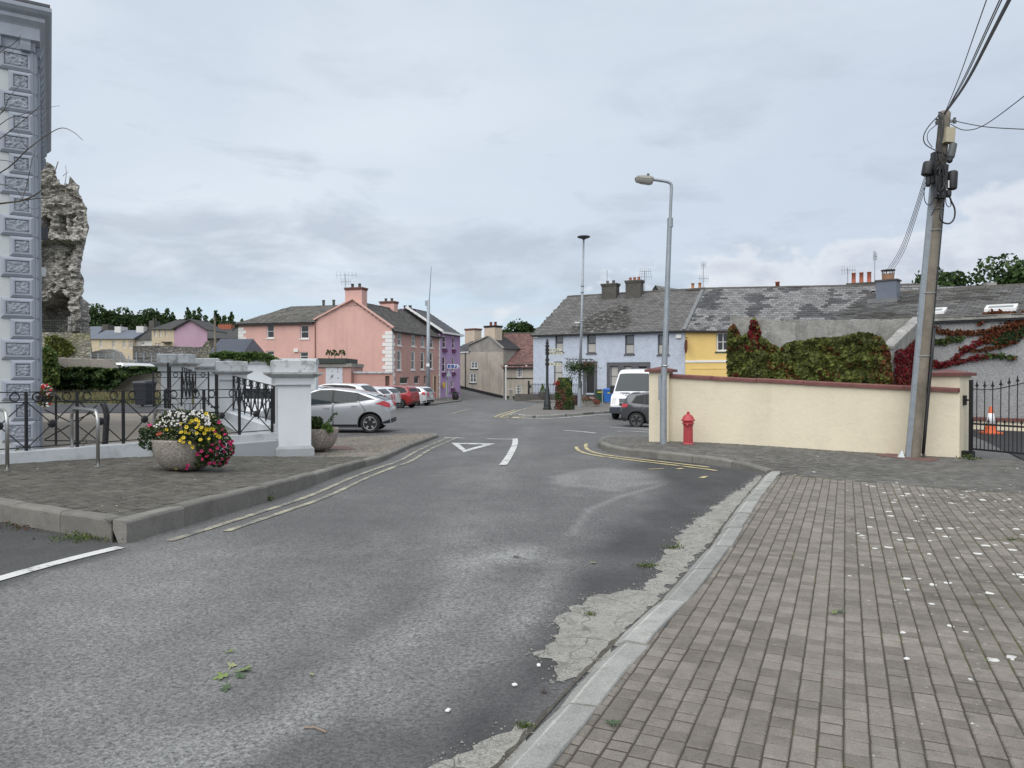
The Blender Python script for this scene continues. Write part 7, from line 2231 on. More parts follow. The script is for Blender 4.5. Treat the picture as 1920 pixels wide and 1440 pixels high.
def wheel(root,x,y,r,w,sgn,rimmat,spokes=5,rimr=.68,style='alloy'):
	tw = MB()
	prof = [(r * .70,-w / 2),(r * .93,-w / 2),(r * .99,-w * .38),(r,-w * .2),(r,w * .2),(r * .99,w * .38),(r * .93,w / 2),(r * .70,w / 2)]
	tw.lathe(prof,32,(0,0,0),axis='y')
	o = tw.build('wheel',M['rubber'],root,smooth=True,angle=50)
	o.location = (x,y,r)
	rm = MB()
	f = sgn * w / 2
	rr = r * rimr
	rm.lathe([(rr * 1.03,f * .98),(rr,f * 1.02),(rr * .9,f * .98),(rr * .88,f * .6),(rr * .86,f * .2)],32,axis='y')
	rm.lathe([(0,f * .3),(rr * .92,f * .3)],24,axis='y',mi=1)
	if style == 'alloy':
		for k in range(spokes):
			a = 2 * math.pi * k / spokes + .3
			for d in ((-.13,.13) if spokes == 5 else (0,)):
				c0 = Vector((math.cos(a) * rr * .12,f * .86,math.sin(a) * rr * .12)); c1 = Vector((math.cos(a + d) * rr * .94,f * .96,math.sin(a + d) * rr * .94))
				rm.bar(c0,c1,rr * (.11 if spokes == 5 else .16),.02,up=(0,1,0))
	else:
		rm.lathe([(0,f * .9),(rr * .35,f * .9),(rr * .6,f * .7),(rr * .9,f * .8)],24,axis='y')
	rm.lathe([(0,f * 1.0),(rr * .15,f * .98),(rr * .18,f * .8)],12,axis='y')
	ro = rm.build('rim',[rimmat,M['underside']],o,smooth=True,angle=40)
	return o
def inset(poly,d):
	c = Vector((sum(p[0] for p in poly) / len(poly),sum(p[1] for p in poly) / len(poly)))
	return [tuple(c + (Vector(p) - c) * (1 - d)) for p in poly]
HATCH = dict(L=4.3,W=1.80,
			prof=[(-2.15,.62),(-2.14,.86),(-2.10,.98),(-2.02,1.06),(-1.86,1.20),(-1.62,1.36),(-1.45,1.415),(-1.0,1.455),(-.4,1.48),(.1,1.47),(.35,1.44),(.75,1.26),(1.08,1.06),(1.22,.985),(1.6,.92),(1.95,.82),(2.10,.70),(2.15,.55)],
			belt=[(-2.15,.80),(-1.9,1.05),(-1.5,1.02),(-.6,.965),(.6,.91),(1.2,.88),(2.15,.66)],wheels=(-1.33,1.32))
def hatchback(name,label,loc,rot,mat,group,spec=None,rim=None,spokes=5,glass=None,style='focus',rimstyle='alloy',plate=True,front=True,detail=True,wheel_r=.318):
	sp = dict(HATCH); sp.update(spec or {})
	c = Car(rw=wheel_r,**sp)
	t = thing(name,label,'car',loc,rot,group)
	body = c.build(t,mat)
	gl = glass or M['tint']
	w0,w1 = c.wheels
	b = lambda x: c.bel(x) + .012
	def tz(x,d): return c.edge(x) - d
	for sgn in (1,-1):
		# glasshouse
		fw = [(.72,b(.72)),(-.28,b(-.28)),(-.28,tz(-.28,.035)),(.12,tz(.12,.03)),(.36,tz(.36,.045)),(.60,tz(.60,.07))]
		rw_ = [(-.36,b(-.36)),(-1.12,b(-1.12)),(-1.12,tz(-1.12,.035)),(-.36,tz(-.36,.035))]
		qw = [(-1.16,b(-1.16)),(-1.62,b(-1.62) + .035),(-1.46,tz(-1.46,.09)),(-1.16,tz(-1.16,.04))]
		frame = [(.80,b(.8) - .02),(-1.70,b(-1.70) + .02),(-1.50,tz(-1.5,.055)),(-1.1,tz(-1.1,.012)),(-.3,tz(-.3,.012)),(.12,tz(.12,.008)),(.4,tz(.4,.03))]
		# doors
		dz = .26
		fd = [(.78,dz),(-.30,dz),(-.30,b(-.3) - .022),(.80,b(.8) - .03)]
		rd = [(-.335,dz),(w0 + .42,dz),(w0 + .36,.52),(w0 + .14,.74),(-1.18,b(-1.18) - .022),(-.335,b(-.335) - .022)]
		c.side('window_frame',M['black_plastic'],t,frame,sgn,.004,.12)
		for nm,poly in (('front_door',fd),('rear_door',rd)):
			d = c.side('door',mat,t,poly,sgn,.008,.10)
			hx = -.12 if nm == 'front_door' else -1.02
			hz = c.bel(hx) - .12
			hb = MB(); yy = sgn * (c.hw(hx,hz) + .022); hb.box(hx - .10,yy - .015,hz - .017,hx + .10,yy + .015,hz + .017); hb.build('handle',mat,d)
			seam = MB()
			for p,q in zip(poly,poly[1:] + poly[:1]):
				P_ = [Vector((p[0] + (q[0] - p[0]) * k / 6,0,p[1] + (q[1] - p[1]) * k / 6)) for k in range(7)]
				for v in P_: v.y = sgn * (c.hw(v.x,min(v.z,c.edge(v.x))) + .0075)
				seam.tube(P_,.007,4,cap=False)
			seam.build('door_gap',M['underside'],d)
		for poly in (fw,rw_,qw): c.side('side_window',gl,t,poly,sgn,.012,.09)
		c.side('sill_trim',M['black_plastic'],t,[(w1 - .42,c.sill + .01),(w0 + .42,c.sill + .01),(w0 + .42,c.sill + .085),(w1 - .42,c.sill + .085)],sgn,.012,.15)
		# mirror
		mb = MB(); my = sgn * (c.hw(.68,.95) + .10); mb.ball((.66,my,b(.68) + .045),.075,.10,.065,12,8); mo = mb.build('mirror',mat,t,smooth=True)
		mb = MB(); mb.box(.60,my - sgn * .12 - .03,b(.68) - .03,.68,my,b(.68) + .0); mb.build('mirror_arm',M['black_plastic'],mo)
		# tail and head lamps on the flank
		if style == 'focus': tl = [(-1.66,.955),(-1.86,1.03),(-1.95,1.06),(-2.12,.96),(-2.13,.84),(-1.98,.86),(-1.84,.93)]
		elif style == 'yaris': tl = [(-1.86,.80),(-1.84,1.02),(-1.98,1.05),(-2.10,.96),(-2.12,.78)]
		elif style == 'golf': tl = [(-1.88,.86),(-1.86,.99),(-2.03,1.0),(-2.12,.95),(-2.12,.84)]
		else: tl = [(-1.80,.93),(-1.90,1.05),(-2.0,1.06),(-2.11,.96),(-2.12,.84),(-1.92,.86)]
		c.side('tail_light',M['tail_red'],t,[(x * c.L / 4.3,z) for x,z in tl],sgn,.016,.06)
		c.side('headlight',M['head_clear'],t,[(1.62 * c.L / 4.3,.78),(2.02 * c.L / 4.3,.63),(2.06 * c.L / 4.3,.70),(1.72 * c.L / 4.3,.84)],sgn,.012,.06)
		# flank crease and bumper
		c.side('rear_bumper_trim',M['black_plastic'],t,[(-c.L / 2 + .02,.32),(-c.L / 2 + .30,.30),(-c.L / 2 + .30,.34),(-c.L / 2 + .02,.44)],sgn,.014,.08)
		for wx_ in c.wheels:
			lip = MB(); r = c.rw + c.arch - .006
			pts = [Vector((wx_ + r * math.cos(a),0,c.rw + r * math.sin(a))) for a in np.linspace(.08,math.pi - .08,18)]
			for v in pts: v.y = sgn * (c.hw(v.x,v.z) - .004)
			lip.tube(pts,.014,5); lip.build('wheel_arch',M['black_plastic'],t)
	c.topq('rear_window',gl,t,c.px[3] + .02,c.px[5] + .0,.80,.84)
	c.topq('windscreen',gl,t,.40,1.05,.86,.88)
	c.topq('spoiler',mat,t,-1.70,-1.40,.93,.93,off=.03)
	c.topq('tail_lamp',M['tail_red'],t,-2.148,-2.04,(.64,.90),(.66,.94),.014) if style != 'golf' else None
	c.topq('tail_lamp',M['tail_red'],t,-2.148,-2.04,(-.90,-.64),(-.94,-.66),.014) if style != 'golf' else None
	if plate:
		c.topq('number_plate',M['plate'],t,-2.1499,-2.142,.30,.30,.02) if style != 'yaris' else c.end('number_plate',M['black_plastic'],t,-.27,.27,.66,.78)
	c.end('rear_valance',M['black_plastic'],t,-.55,.55,.32,.46)
	for wx_ in c.wheels:
		for sgn in (1,-1):
			wheel(t,wx_,sgn * (c.W / 2 - .115),c.rw,.205,sgn,rim or M['alloy'],spokes,style=rimstyle)
	if detail:
		for x in (.12,-.75):
			for y in (-.36,.36):
				sb = MB(); sb.chbox(x - .10,y - .2,.55,x + .06,y + .2,1.12,.05); sb.chbox(x - .09,y - .11,1.13,x + .02,y + .11,1.28,.04); sb.build('seat',M['seat'],t)
	return t,c
def ground_at(px,y): return (PX(px,y),y,G(PX(px,y),y))
def park(rear_px,y,heading,L):
	h = Vector(heading).normalized()
	r = Vector((PX(rear_px,y),y))
	c = r + h * L / 2
	return (c.x,c.y,G(c.x,c.y) + .005),math.atan2(h.y,h.x)
row = 'cars parked in a row by the square'
loc,rot = park(738,25.1,(-1,-.015),4.36)
hatchback('parked_car','silver hatchback seen side-on with red tail light, nearest of the parked row',loc,rot,M['silver'],row,dict(L=4.36,W=1.82,prof=[(-2.18,.60),(-2.165,.80),(-2.12,.93),(-2.02,1.05),(-1.86,1.13),(-1.58,1.25),(-1.3,1.33),(-1.0,1.405),(-.6,1.46),(-.2,1.482),(.1,1.47),(.35,1.43),(.75,1.25),(1.08,1.05),(1.22,.975),(1.6,.91),(1.95,.81),(2.1,.70),(2.18,.55)],wheels=(-1.53,1.15),belt=[(-2.15,.82),(-1.9,1.09),(-1.5,1.055),(-.6,.975),(.6,.905),(1.2,.87),(2.15,.66)]),glass=M['tint_pale'])
loc,rot = park(640,30.5,(-1,.12),4.5)
hatchback('parked_car','silver estate roof just showing behind the nearest silver hatchback',loc,rot,M['silver'],row,dict(L=4.5,prof=[(-2.25,.6),(-2.24,.9),(-2.2,1.02),(-2.12,1.12),(-2.0,1.3),(-1.85,1.44),(-1.5,1.49),(-1.0,1.52),(-.4,1.53),(.1,1.51),(.4,1.46),(.8,1.28),(1.15,1.07),(1.3,1.0),(1.7,.93),(2.05,.82),(2.2,.7),(2.25,.55)]),detail=False)
SUV = dict(L=4.5,W=1.84,prof=[(-2.25,.7),(-2.24,.95),(-2.20,1.08),(-2.12,1.16),(-1.95,1.33),(-1.72,1.52),(-1.5,1.60),(-1.0,1.64),(-.4,1.66),(.1,1.64),(.4,1.58),(.8,1.36),(1.15,1.14),(1.3,1.07),(1.7,1.0),(2.05,.9),(2.2,.75),(2.25,.6)],
		belt=[(-2.25,.9),(-1.9,1.14),(-1.5,1.12),(-.6,1.07),(.6,1.02),(1.2,.98),(2.25,.75)],wheels=(-1.35,1.35),sill=.26)
loc,rot = park(706,35.5,(-1,.22),4.5)
hatchback('parked_car','white sport utility car with a dark window band behind the silver cars',loc,rot,M['car_white'],row,SUV,detail=False,wheel_r=.35)
loc,rot = park(727,41.5,(-.97,.25),4.1)
hatchback('parked_car','white hatchback with its sloping rear window seen above the silver hatchback tail',loc,rot,M['car_white'],row,dict(L=4.1,W=1.75,wheels=(-1.25,1.26)),detail=False,style='polo')
loc,rot = park(743,46.0,(-.95,.3),4.0)
hatchback('parked_car','white hatchback with dark red tail lamp, parked just left of the red car',loc,rot,M['car_white'],row,dict(L=4.0,W=1.72,wheels=(-1.22,1.24)),detail=False,style='polo')
YAR = dict(L=3.85,W=1.70,prof=[(-1.925,.6),(-1.92,.86),(-1.89,1.0),(-1.84,1.1),(-1.74,1.28),(-1.6,1.42),(-1.45,1.48),(-1.0,1.52),(-.4,1.53),(.1,1.50),(.4,1.42),(.75,1.2),(1.0,1.02),(1.15,.96),(1.5,.88),(1.75,.78),(1.88,.66),(1.925,.52)],
		belt=[(-1.925,.85),(-1.7,1.05),(-1.3,1.02),(-.6,.97),(.6,.91),(1.1,.87),(1.925,.64)],wheels=(-1.22,1.24))
def shrink(style): return style
loc,rot = park(779,49.8,(-.93,.36),3.85)
hatchback('parked_car','bright red hatchback parked between the white cars before the pink house',loc,rot,M['car_red'],row,YAR,M['alloy_dark'],detail=False,style='polo',rimstyle='steel')
loc,rot = park(807,55.0,(-.92,.40),4.0)
hatchback('parked_car','pearl white crossover with a black spoiler, furthest of the parked row',loc,rot,M['car_pearl'],row,dict(L=4.0,W=1.77,wheels=(-1.22,1.24)),M['alloy_dark'],detail=False,style='polo')
# a car nosed up to the railings
loc,rot = (PX(470,26.5),26.8,G(PX(470,26.5),26.5)),R(-78)
hatchback('parked_car','white car with a dark windscreen glimpsed through the pillar railing',loc,rot,M['car_white'],row,dict(L=4.2),detail=False)
# grey hatchback behind the cream pillar
GOLF = dict(L=4.25,W=1.79,prof=[(-2.125,.6),(-2.12,.84),(-2.10,.98),(-2.05,1.06),(-1.95,1.2),(-1.82,1.36),(-1.65,1.43),(-1.0,1.47),(-.4,1.485),(.1,1.47),(.35,1.43),(.75,1.25),(1.08,1.05),(1.22,.975),(1.6,.91),(1.95,.81),(2.08,.70),(2.125,.55)],
			belt=[(-2.125,.84),(-1.9,1.0),(-1.5,.985),(-.6,.95),(.6,.91),(1.2,.88),(2.125,.66)],wheels=(-1.47,1.16))
loc,rot = park(1167,31.6,(1,-.24),4.25)
hatchback('parked_car','dark grey hatchback whose tail sticks out from behind the cream pillar',loc,rot,M['car_grey'],'vehicles parked beyond the cream wall',GOLF,M['alloy_dark'],style='golf',plate=False)
# white panel van facing the junction ------------------------------------------------
def van():
	L,W = 5.6,2.0
	prof = [(-2.8,2.3),(-2.78,2.42),(-2.6,2.48),(-1,2.52),(.6,2.52),(1.0,2.47),(1.2,2.36),(1.55,1.9),(1.88,1.42),(1.98,1.33),(2.3,1.22),(2.6,1.05),(2.72,.95),(2.78,.80),(2.8,.6)]
	belt = [(-2.8,1.3),(1.2,1.3),(1.9,1.25),(2.3,1.15),(2.8,.8)]
	c = Car(L,W,prof,belt,(-1.75,1.85),.345,.30,.10,.07,.08,.16)
	h = Vector((-.42,-.91)).normalized()
	yv = 35.6
	nose = Vector((PX(1176,yv),yv))
	ctr = nose - h * L / 2
	t = thing('panel_van','white panel van facing the junction with lettering on its bonnet and a three-pointed star','van',(ctr.x,ctr.y,G(nose.x,nose.y) + .005),math.atan2(h.y,h.x),'vehicles parked beyond the cream wall')
	c.build(t,M['car_white'])
	c.topq('windscreen',M['tint_pale'],t,1.26,1.90,.90,.93,.012)
	c.topq('bonnet_vent',M['black_plastic'],t,1.985,2.06,(.12,.62),(.12,.58),.010)
	c.topq('bonnet_vent',M['black_plastic'],t,1.985,2.06,(-.62,-.12),(-.58,-.12),.010)
	for sgn in (1,-1):
		c.side('side_window',M['tint'],t,[(1.62,1.32),(.75,1.32),(.75,2.0),(1.2,2.0),(1.45,1.72)],sgn,.01,.12)
		c.side('door',M['car_white'],t,[(1.45,.45),(.6,.45),(.6,1.28),(1.7,1.28),(1.7,.9)],sgn,.006,.15)
		c.side('headlight',M['head_clear'],t,[(2.42,.86),(2.70,.78),(2.72,.92),(2.55,1.06),(2.42,1.08)],sgn,.012,.06)
		c.topq('headlight',M['head_clear'],t,2.55,2.77,(.66,.93) if sgn > 0 else (-.93,-.66),(.72,.95) if sgn > 0 else (-.95,-.72),.012)
		c.side('bumper',M['black_plastic'],t,[(2.35,.36),(2.795,.40),(2.795,.66),(2.35,.62)],sgn,.012,.08)
		mb = MB(); my = sgn * (W / 2 + .16); mb.chbox(1.38,my - .1,1.28,1.52,my + .1,1.68,.04,bottom=True); mb.build('mirror',M['black_plastic'],t)
	b = MB(); b.chbox(2.70,-.86,.34,2.88,.86,.66,.05,bottom=True); b.build('bumper',mk('dark_bumper',(.035,.04,.055),.5),t)
	c.topq('grille_surround',M['car_white'],t,2.60,2.795,.60,.52,.02)
	c.topq('grille',M['black_plastic'],t,2.62,2.79,.54,.46,.028)
	for k in range(3):
		x = 2.66 + .045 * k
		c.topq('grille_slat',M['galv'],t,x,x + .010,.5,.5,.034,n=2)
	# the star in its ring
	x = 2.76; z = c.top(x) - .0
	cx,cz = 2.815,.86
	s = MB(); s.torus((cx,0,cz),.10,.012,(0,1,0),(.25,0,1),20,5)
	for k in range(3):
		a = math.pi / 2 + 2 * math.pi * k / 3
		s.bar((cx,0,cz),(cx + .02 * math.sin(a),.095 * math.cos(a),cz + .095 * math.sin(a)),.018)
	s.build('badge',M['steel'],t)
	c2 = MB(); c2.box(2.885,-.28,.45,2.895,.28,.57); pl = c2.build('number_plate',M['plate'],t)
	# bonnet lettering, arched upper line over a straight lower line
	def text(s_,size,xx,yoff,parent,mat,arch=0.0,nm='bonnet_lettering'):
		cu = bpy.data.curves.new(nm,'FONT'); cu.body = s_; cu.size = size; cu.align_x = 'CENTER'; cu.extrude = .002
		o = bpy.data.objects.new(nm,cu); COL.objects.link(o)
		dg = bpy.context.evaluated_depsgraph_get(); me = bpy.data.meshes.new_from_object(o.evaluated_get(dg))
		bpy.data.objects.remove(o)
		for v in me.vertices:
			u,w_ = v.co.x,v.co.y
			X = xx - (w_ - arch * u * u) * .93
			zz = c.top(X) + .018 + v.co.z
			v.co = (X,u + yoff,zz)
		me.materials.append(mat)
		ob = bpy.data.objects.new(nm,me); COL.objects.link(ob); ob.parent = parent
		return ob
	ink = mk('black_lettering',(.02,.02,.022),.5)
	text('CASTON',.22,2.22,0,t,ink,-.10)
	text('MINIBUSES',.10,2.40,0,t,ink,0)
	for wx_ in c.wheels:
		for sgn in (1,-1): wheel(t,wx_,sgn * (W / 2 - .14),.345,.23,sgn,M['alloy_dark'],5,style='steel')
van()
# ------------------------------------------------------------------ vegetation
RNG = np.random.default_rng(12)
def in_px(poly,n):
	xs = [p[0] for p in poly]; ys = [p[1] for p in poly]
	out = np.zeros((0,2))
	while len(out) < n:
		q = np.stack([RNG.uniform(min(xs),max(xs),n * 2),RNG.uniform(min(ys),max(ys),n * 2)],1)
		out = np.concatenate([out,q[inpoly(q,poly)]])
	return out[:n]
def on_plane(q,A,d,lift):
	nn = np.array([d.y,-d.x,0.0])
	r = []
	for (px,py),l in zip(q,lift):
		t,dp = local_hit(A,d,px)
		r.append((A[0] + d[0] * t + nn[0] * l,A[1] + d[1] * t + nn[1] * l,PZ(py,dp)))
	return np.array(r),nn
def add_leaves(root,name,mat,pts,size,nrm=None,flat=.5,aspect=.75,fold=.3):
	if len(pts) == 0: return None
	N_ = None if nrm is None else np.broadcast_to(nrm,pts.shape)
	return leaf_cloud(pts,size,RNG,N_,flat,aspect,fold).build(name,mat,root,world=True,kind='stuff')
# the creeper on the old wall
cr = thing('green_creeper','dense green creeper turning russet, clothing the old wall behind the cream wall','creeper',(I0.x,I0.y,.05),0)
reg = [(1367,730),(1364,660),(1367,615),(1376,606),(1384,622),(1392,634),(1404,622),(1408,605),(1416,598),(1424,612),(1428,632),(1440,640),(1452,648),(1462,655),(1478,644),(1490,640),(1506,640),(1530,634),(1560,634),(1590,630),(1612,624),(1632,626),(1650,632),(1660,645),(1668,664),(1672,700),(1674,735)]
q = in_px(reg,13000)
lump = np.array([.5 + mnoise.noise(Vector((x * .045,y * .06,0))) + .4 * mnoise.noise(Vector((x * .12,y * .14,5))) for x,y in q])
lift = .02 + np.clip(.24 * lump,0,.5) * RNG.random(len(q)) ** .6
pts,nn = on_plane(q,I0,dI,lift)
hue = np.array([mnoise.noise(Vector((x * .03,y * .04,9))) for x,y in q])
edge_r = np.clip((q[:,0] - 1600) / 65,0,1) ** 2 * .55
toppatch = (np.hypot((q[:,0] - 1415) / 14,(q[:,1] - 620) / 20) < 1).astype(float)
toprow = np.clip((1 - np.abs(q[:,1] - 652) / 10),0,1) * (q[:,0] < 1470) * .5
rv = RNG.random(len(q))
red = (toppatch * .8 + toprow) > rv
rust = ~red & (((hue > .28) * .55 + edge_r + ((q[:,0] > 1535) & (q[:,0] < 1580) & (q[:,1] > 690)) * .25) > rv)
lite = ~red & ~rust & (hue + lump * .25 > RNG.normal(.08,.25,len(q)))
M['creeper_olive'] = mk('olive_creeper',(.098,.115,.032),.55,.35,1.2,island=.6,spec=.3,backlit=.3)
add_leaves(cr,'green_leaves',M['creeper_olive'],pts[~red & ~rust & ~lite],.10,nn,.55)
add_leaves(cr,'yellow_green_leaves',M['leaf_yellow'],pts[lite],.10,nn,.55)
add_leaves(cr,'rust_leaves',M['leaf_rust'],pts[rust],.09,nn,.6)
add_leaves(cr,'red_leaves',M['leaf_red'],pts[red],.09,nn,.5)
# red creeper on the sloping wall, trailing over the pebbledash
rc_ = thing('red_creeper','crimson creeper hanging on the sloping wall and trailing over the pebbledash','creeper',(I1.x,I1.y,.05),0)
drt = Vector((rt.x,rt.y)); dq2 = Vector((dQ.x,dQ.y))
q = in_px([(1673,735),(1672,668),(1680,655),(1692,655),(1706,642),(1720,628),(1727,625),(1727,735)],2600)
pts,nn = on_plane(q,Vector((I1.x,I1.y)),drt,.03 + .10 * RNG.random(len(q)))
rv = RNG.random(len(q)); rusty = rv < np.clip((q[:,1] - 690) / 60,.1,.7)
add_leaves(rc_,'red_leaves',M['leaf_red'],pts[~rusty],.085,nn,.5)
add_leaves(rc_,'rust_leaves',M['leaf_rust'],pts[rusty],.085,nn,.5)
def trail(path,n,spread,sz=.09):
	pl = smoothline([Vector((a,b)) for a,b in path],8)
	q = []
	for _ in range(n):
		f = RNG.random() * (len(pl) - 1); i = int(f); p = pl[i].lerp(pl[min(i + 1,len(pl) - 1)],f - i)
		q.append((p.x + RNG.normal(0,spread),p.y + RNG.normal(0,spread * .9)))
	q = np.array(q)
	pts,nn = on_plane(q,Q1,dq2,.03 + .08 * RNG.random(n))
	return q,pts,nn
for path,n,sp,kind in (([(1728,672),(1745,676),(1762,684),(1785,678),(1805,660),(1830,646),(1850,632),(1866,620)],420,2.7,'r'),([(1728,660),(1733,680),(1740,686)],320,7,'r'),([(1755,688),(1790,681),(1820,674),(1850,669)],170,2.4,'r'),([(1840,670),(1870,667),(1905,672)],150,2.4,'g'),
						([(1742,614),(1770,622),(1800,624),(1840,624),(1870,616)],330,2.8,'t'),([(1740,642),(1770,640),(1805,634)],260,3.2,'g'),([(1838,606),(1845,592),(1870,588),(1900,591),(1925,590)],300,3.2,'t'),([(1845,640),(1870,625),(1895,612),(1925,606)],520,5,'t'),([(1870,640),(1900,628),(1925,618)],620,6,'d'),([(1800,655),(1840,656),(1880,648),(1905,640)],170,2.0,'t')):
	q,pts,nn = trail(path,n,sp)
	rv = RNG.random(n)
	mk_ = {'r': ('red_leaves',M['leaf_red']),'g': ('green_leaves',M['leaf_mid']),'t': ('rust_leaves',M['leaf_rust']),'d': ('dark_leaves',M['leaf_dark'])}[kind]
	add_leaves(rc_,mk_[0],mk_[1],pts[rv < .8],.09,nn,.6)
	add_leaves(rc_,'rust_leaves',M['leaf_rust'],pts[rv >= .8],.08,nn,.6)
	st = MB(); pl = smoothline([Vector((a,b)) for a,b in path],4)
	pp,_ = on_plane([(p.x,p.y) for p in pl],Q1,dq2,[.02] * len(pl)); st.tube([Vector(p) for p in pp],.012,5); st.build('stem',M['bark'],rc_,world=True)
# ivy over the white wall behind the pillars
iv = thing('ivy_mat','mat of bright green ivy lying along the top of the white wall','ivy',(PX(465,27),27,PZ(682,27)),0)
reg = [(392,676),(394,664),(420,659),(450,661),(480,660),(505,664),(520,672),(537,678),(534,684),(518,680),(505,686),(497,680),(470,676),(462,684),(456,677),(430,672)]
q = in_px(reg,3000)
yy = 27.0 + RNG.uniform(-.15,.35,len(q))
pts = np.array([P(x,y,d) for (x,y),d in zip(q,yy)])
lt_ = RNG.random(len(q)) < .45
add_leaves(iv,'ivy_leaves',M['leaf_mid'],pts[~lt_],.10)
add_leaves(iv,'light_ivy_leaves',M['leaf_light'],pts[lt_],.10)
# ivy smothering the boundary wall, and the taller bush beside the building
hv = thing('ivy_bank','dark ivy and brambles smothering the boundary wall beyond the yard','ivy',(PX(190,36.5),36.5,.3),0)
reg = [(78,735),(78,690),(100,678),(120,690),(150,688),(180,690),(210,692),(235,688),(260,687),(300,690),(300,697),(270,700),(240,706),(232,712),(220,722),(205,733),(160,738)]
q = in_px(reg,9000)
lump = np.array([mnoise.noise(Vector((x * .05,y * .08,2))) for x,y in q])
yy = 36.8 - np.clip(.35 + .7 * lump,0,1.2) * RNG.random(len(q))
pts = np.array([P(x,y,d) for (x,y),d in zip(q,yy)])
tone = lump + .5 * np.clip((700 - q[:,1]) / 20,-1,1) + RNG.normal(0,.35,len(q))
add_leaves(hv,'dark_leaves',M['leaf_dark'],pts[tone < .25],.16)
add_leaves(hv,'mid_leaves',M['leaf_mid'],pts[(tone >= .25) & (tone < .75)],.16)
add_leaves(hv,'yellow_leaves',M['leaf_yellow'],pts[tone >= .75],.16)
bu = thing('tall_bush','yellow-green bush growing at the corner of the grey building beyond the yard','bush',(PX(96,36),36.0,.3),0)
q = np.concatenate([in_px([(78,722),(78,655),(90,648),(104,660),(112,690),(110,722)],2200)])
yy = 35.8 + RNG.uniform(-.7,.6,len(q)); pts = np.array([P(x,y,d) for (x,y),d in zip(q,yy)])
lt_ = RNG.random(len(q)) < .4
add_leaves(bu,'leaves',M['leaf_mid'],pts[~lt_],.15); add_leaves(bu,'yellow_leaves',M['leaf_yellow'],pts[lt_],.15)
st = MB()
for k in range(5): st.tube([(0,0,-.1),(.3 * math.cos(k * 1.3),.3 * math.sin(k * 1.3),1.0)],[.03,.012],5)
st.build('stem',M['bark'],bu)
# moss and ivy sprays on the tower base
mo_ = thing('wall_growth','yellowish weeds growing on the rubble base of the ruined tower','weeds',(PX(105,67),67.3,2.6),0)
q = in_px([(84,665),(84,632),(105,628),(130,640),(140,655),(128,670)],1500)
pts = np.array([P(x,y,67.6 - .3 * RNG.random()) for x,y in q])
add_leaves(mo_,'leaves',M['leaf_yellow'],pts,.22)
# rough grass strip at the lane's far edge
sheet('verge',[(-60,33.8),(-10.9,33.8),(-10.9,37),(-60,37)],lambda a: .3 + (a[:,1] - 33.8) * .09,mk('verge_earth',(.10,.10,.05),.95,.3,1.5),res=1.0,thick=.5)
M['dry_grass'] = mk('dry_grass',(0.22,0.20,0.10),.8,.3,1.2,island=.45,backlit=.3)
def grass(name,pts,h,mat,wid=.012,lean=.35):
	mb = MB()
	for (x,y,z) in pts:
		a = RNG.uniform(0,6.28); l = h * RNG.uniform(.5,1.2); dx,dy = math.cos(a),math.sin(a); ln = RNG.uniform(0,lean) * l
		c = RNG.uniform(0,6.28)
		mb.add([(x - dy * wid,y + dx * wid,z),(x + dy * wid,y - dx * wid,z),(x + dx * ln * .4,y + dy * ln * .4,z + l * .6),(x + dx * ln,y + dy * ln,z + l * .95)],[(0,1,2),(0,2,3)])
	o = mb.build(name,mat); o['kind'] = 'stuff'; return o
gx = RNG.uniform(-27,-11,5200); gy = 33.9 + 3.0 * RNG.random(5200)
grass('dry_grass',[(a,b,.3 + (b - 33.8) * .09) for a,b in zip(gx,gy)],.45,M['dry_grass'],.018)
gx = RNG.uniform(-27,-11,2600); gy = 33.9 + 1.4 * RNG.random(2600)
grass('green_grass',[(a,b,.3 + (b - 33.8) * .09) for a,b in zip(gx,gy)],.26,M['leaf_mid'],.018)
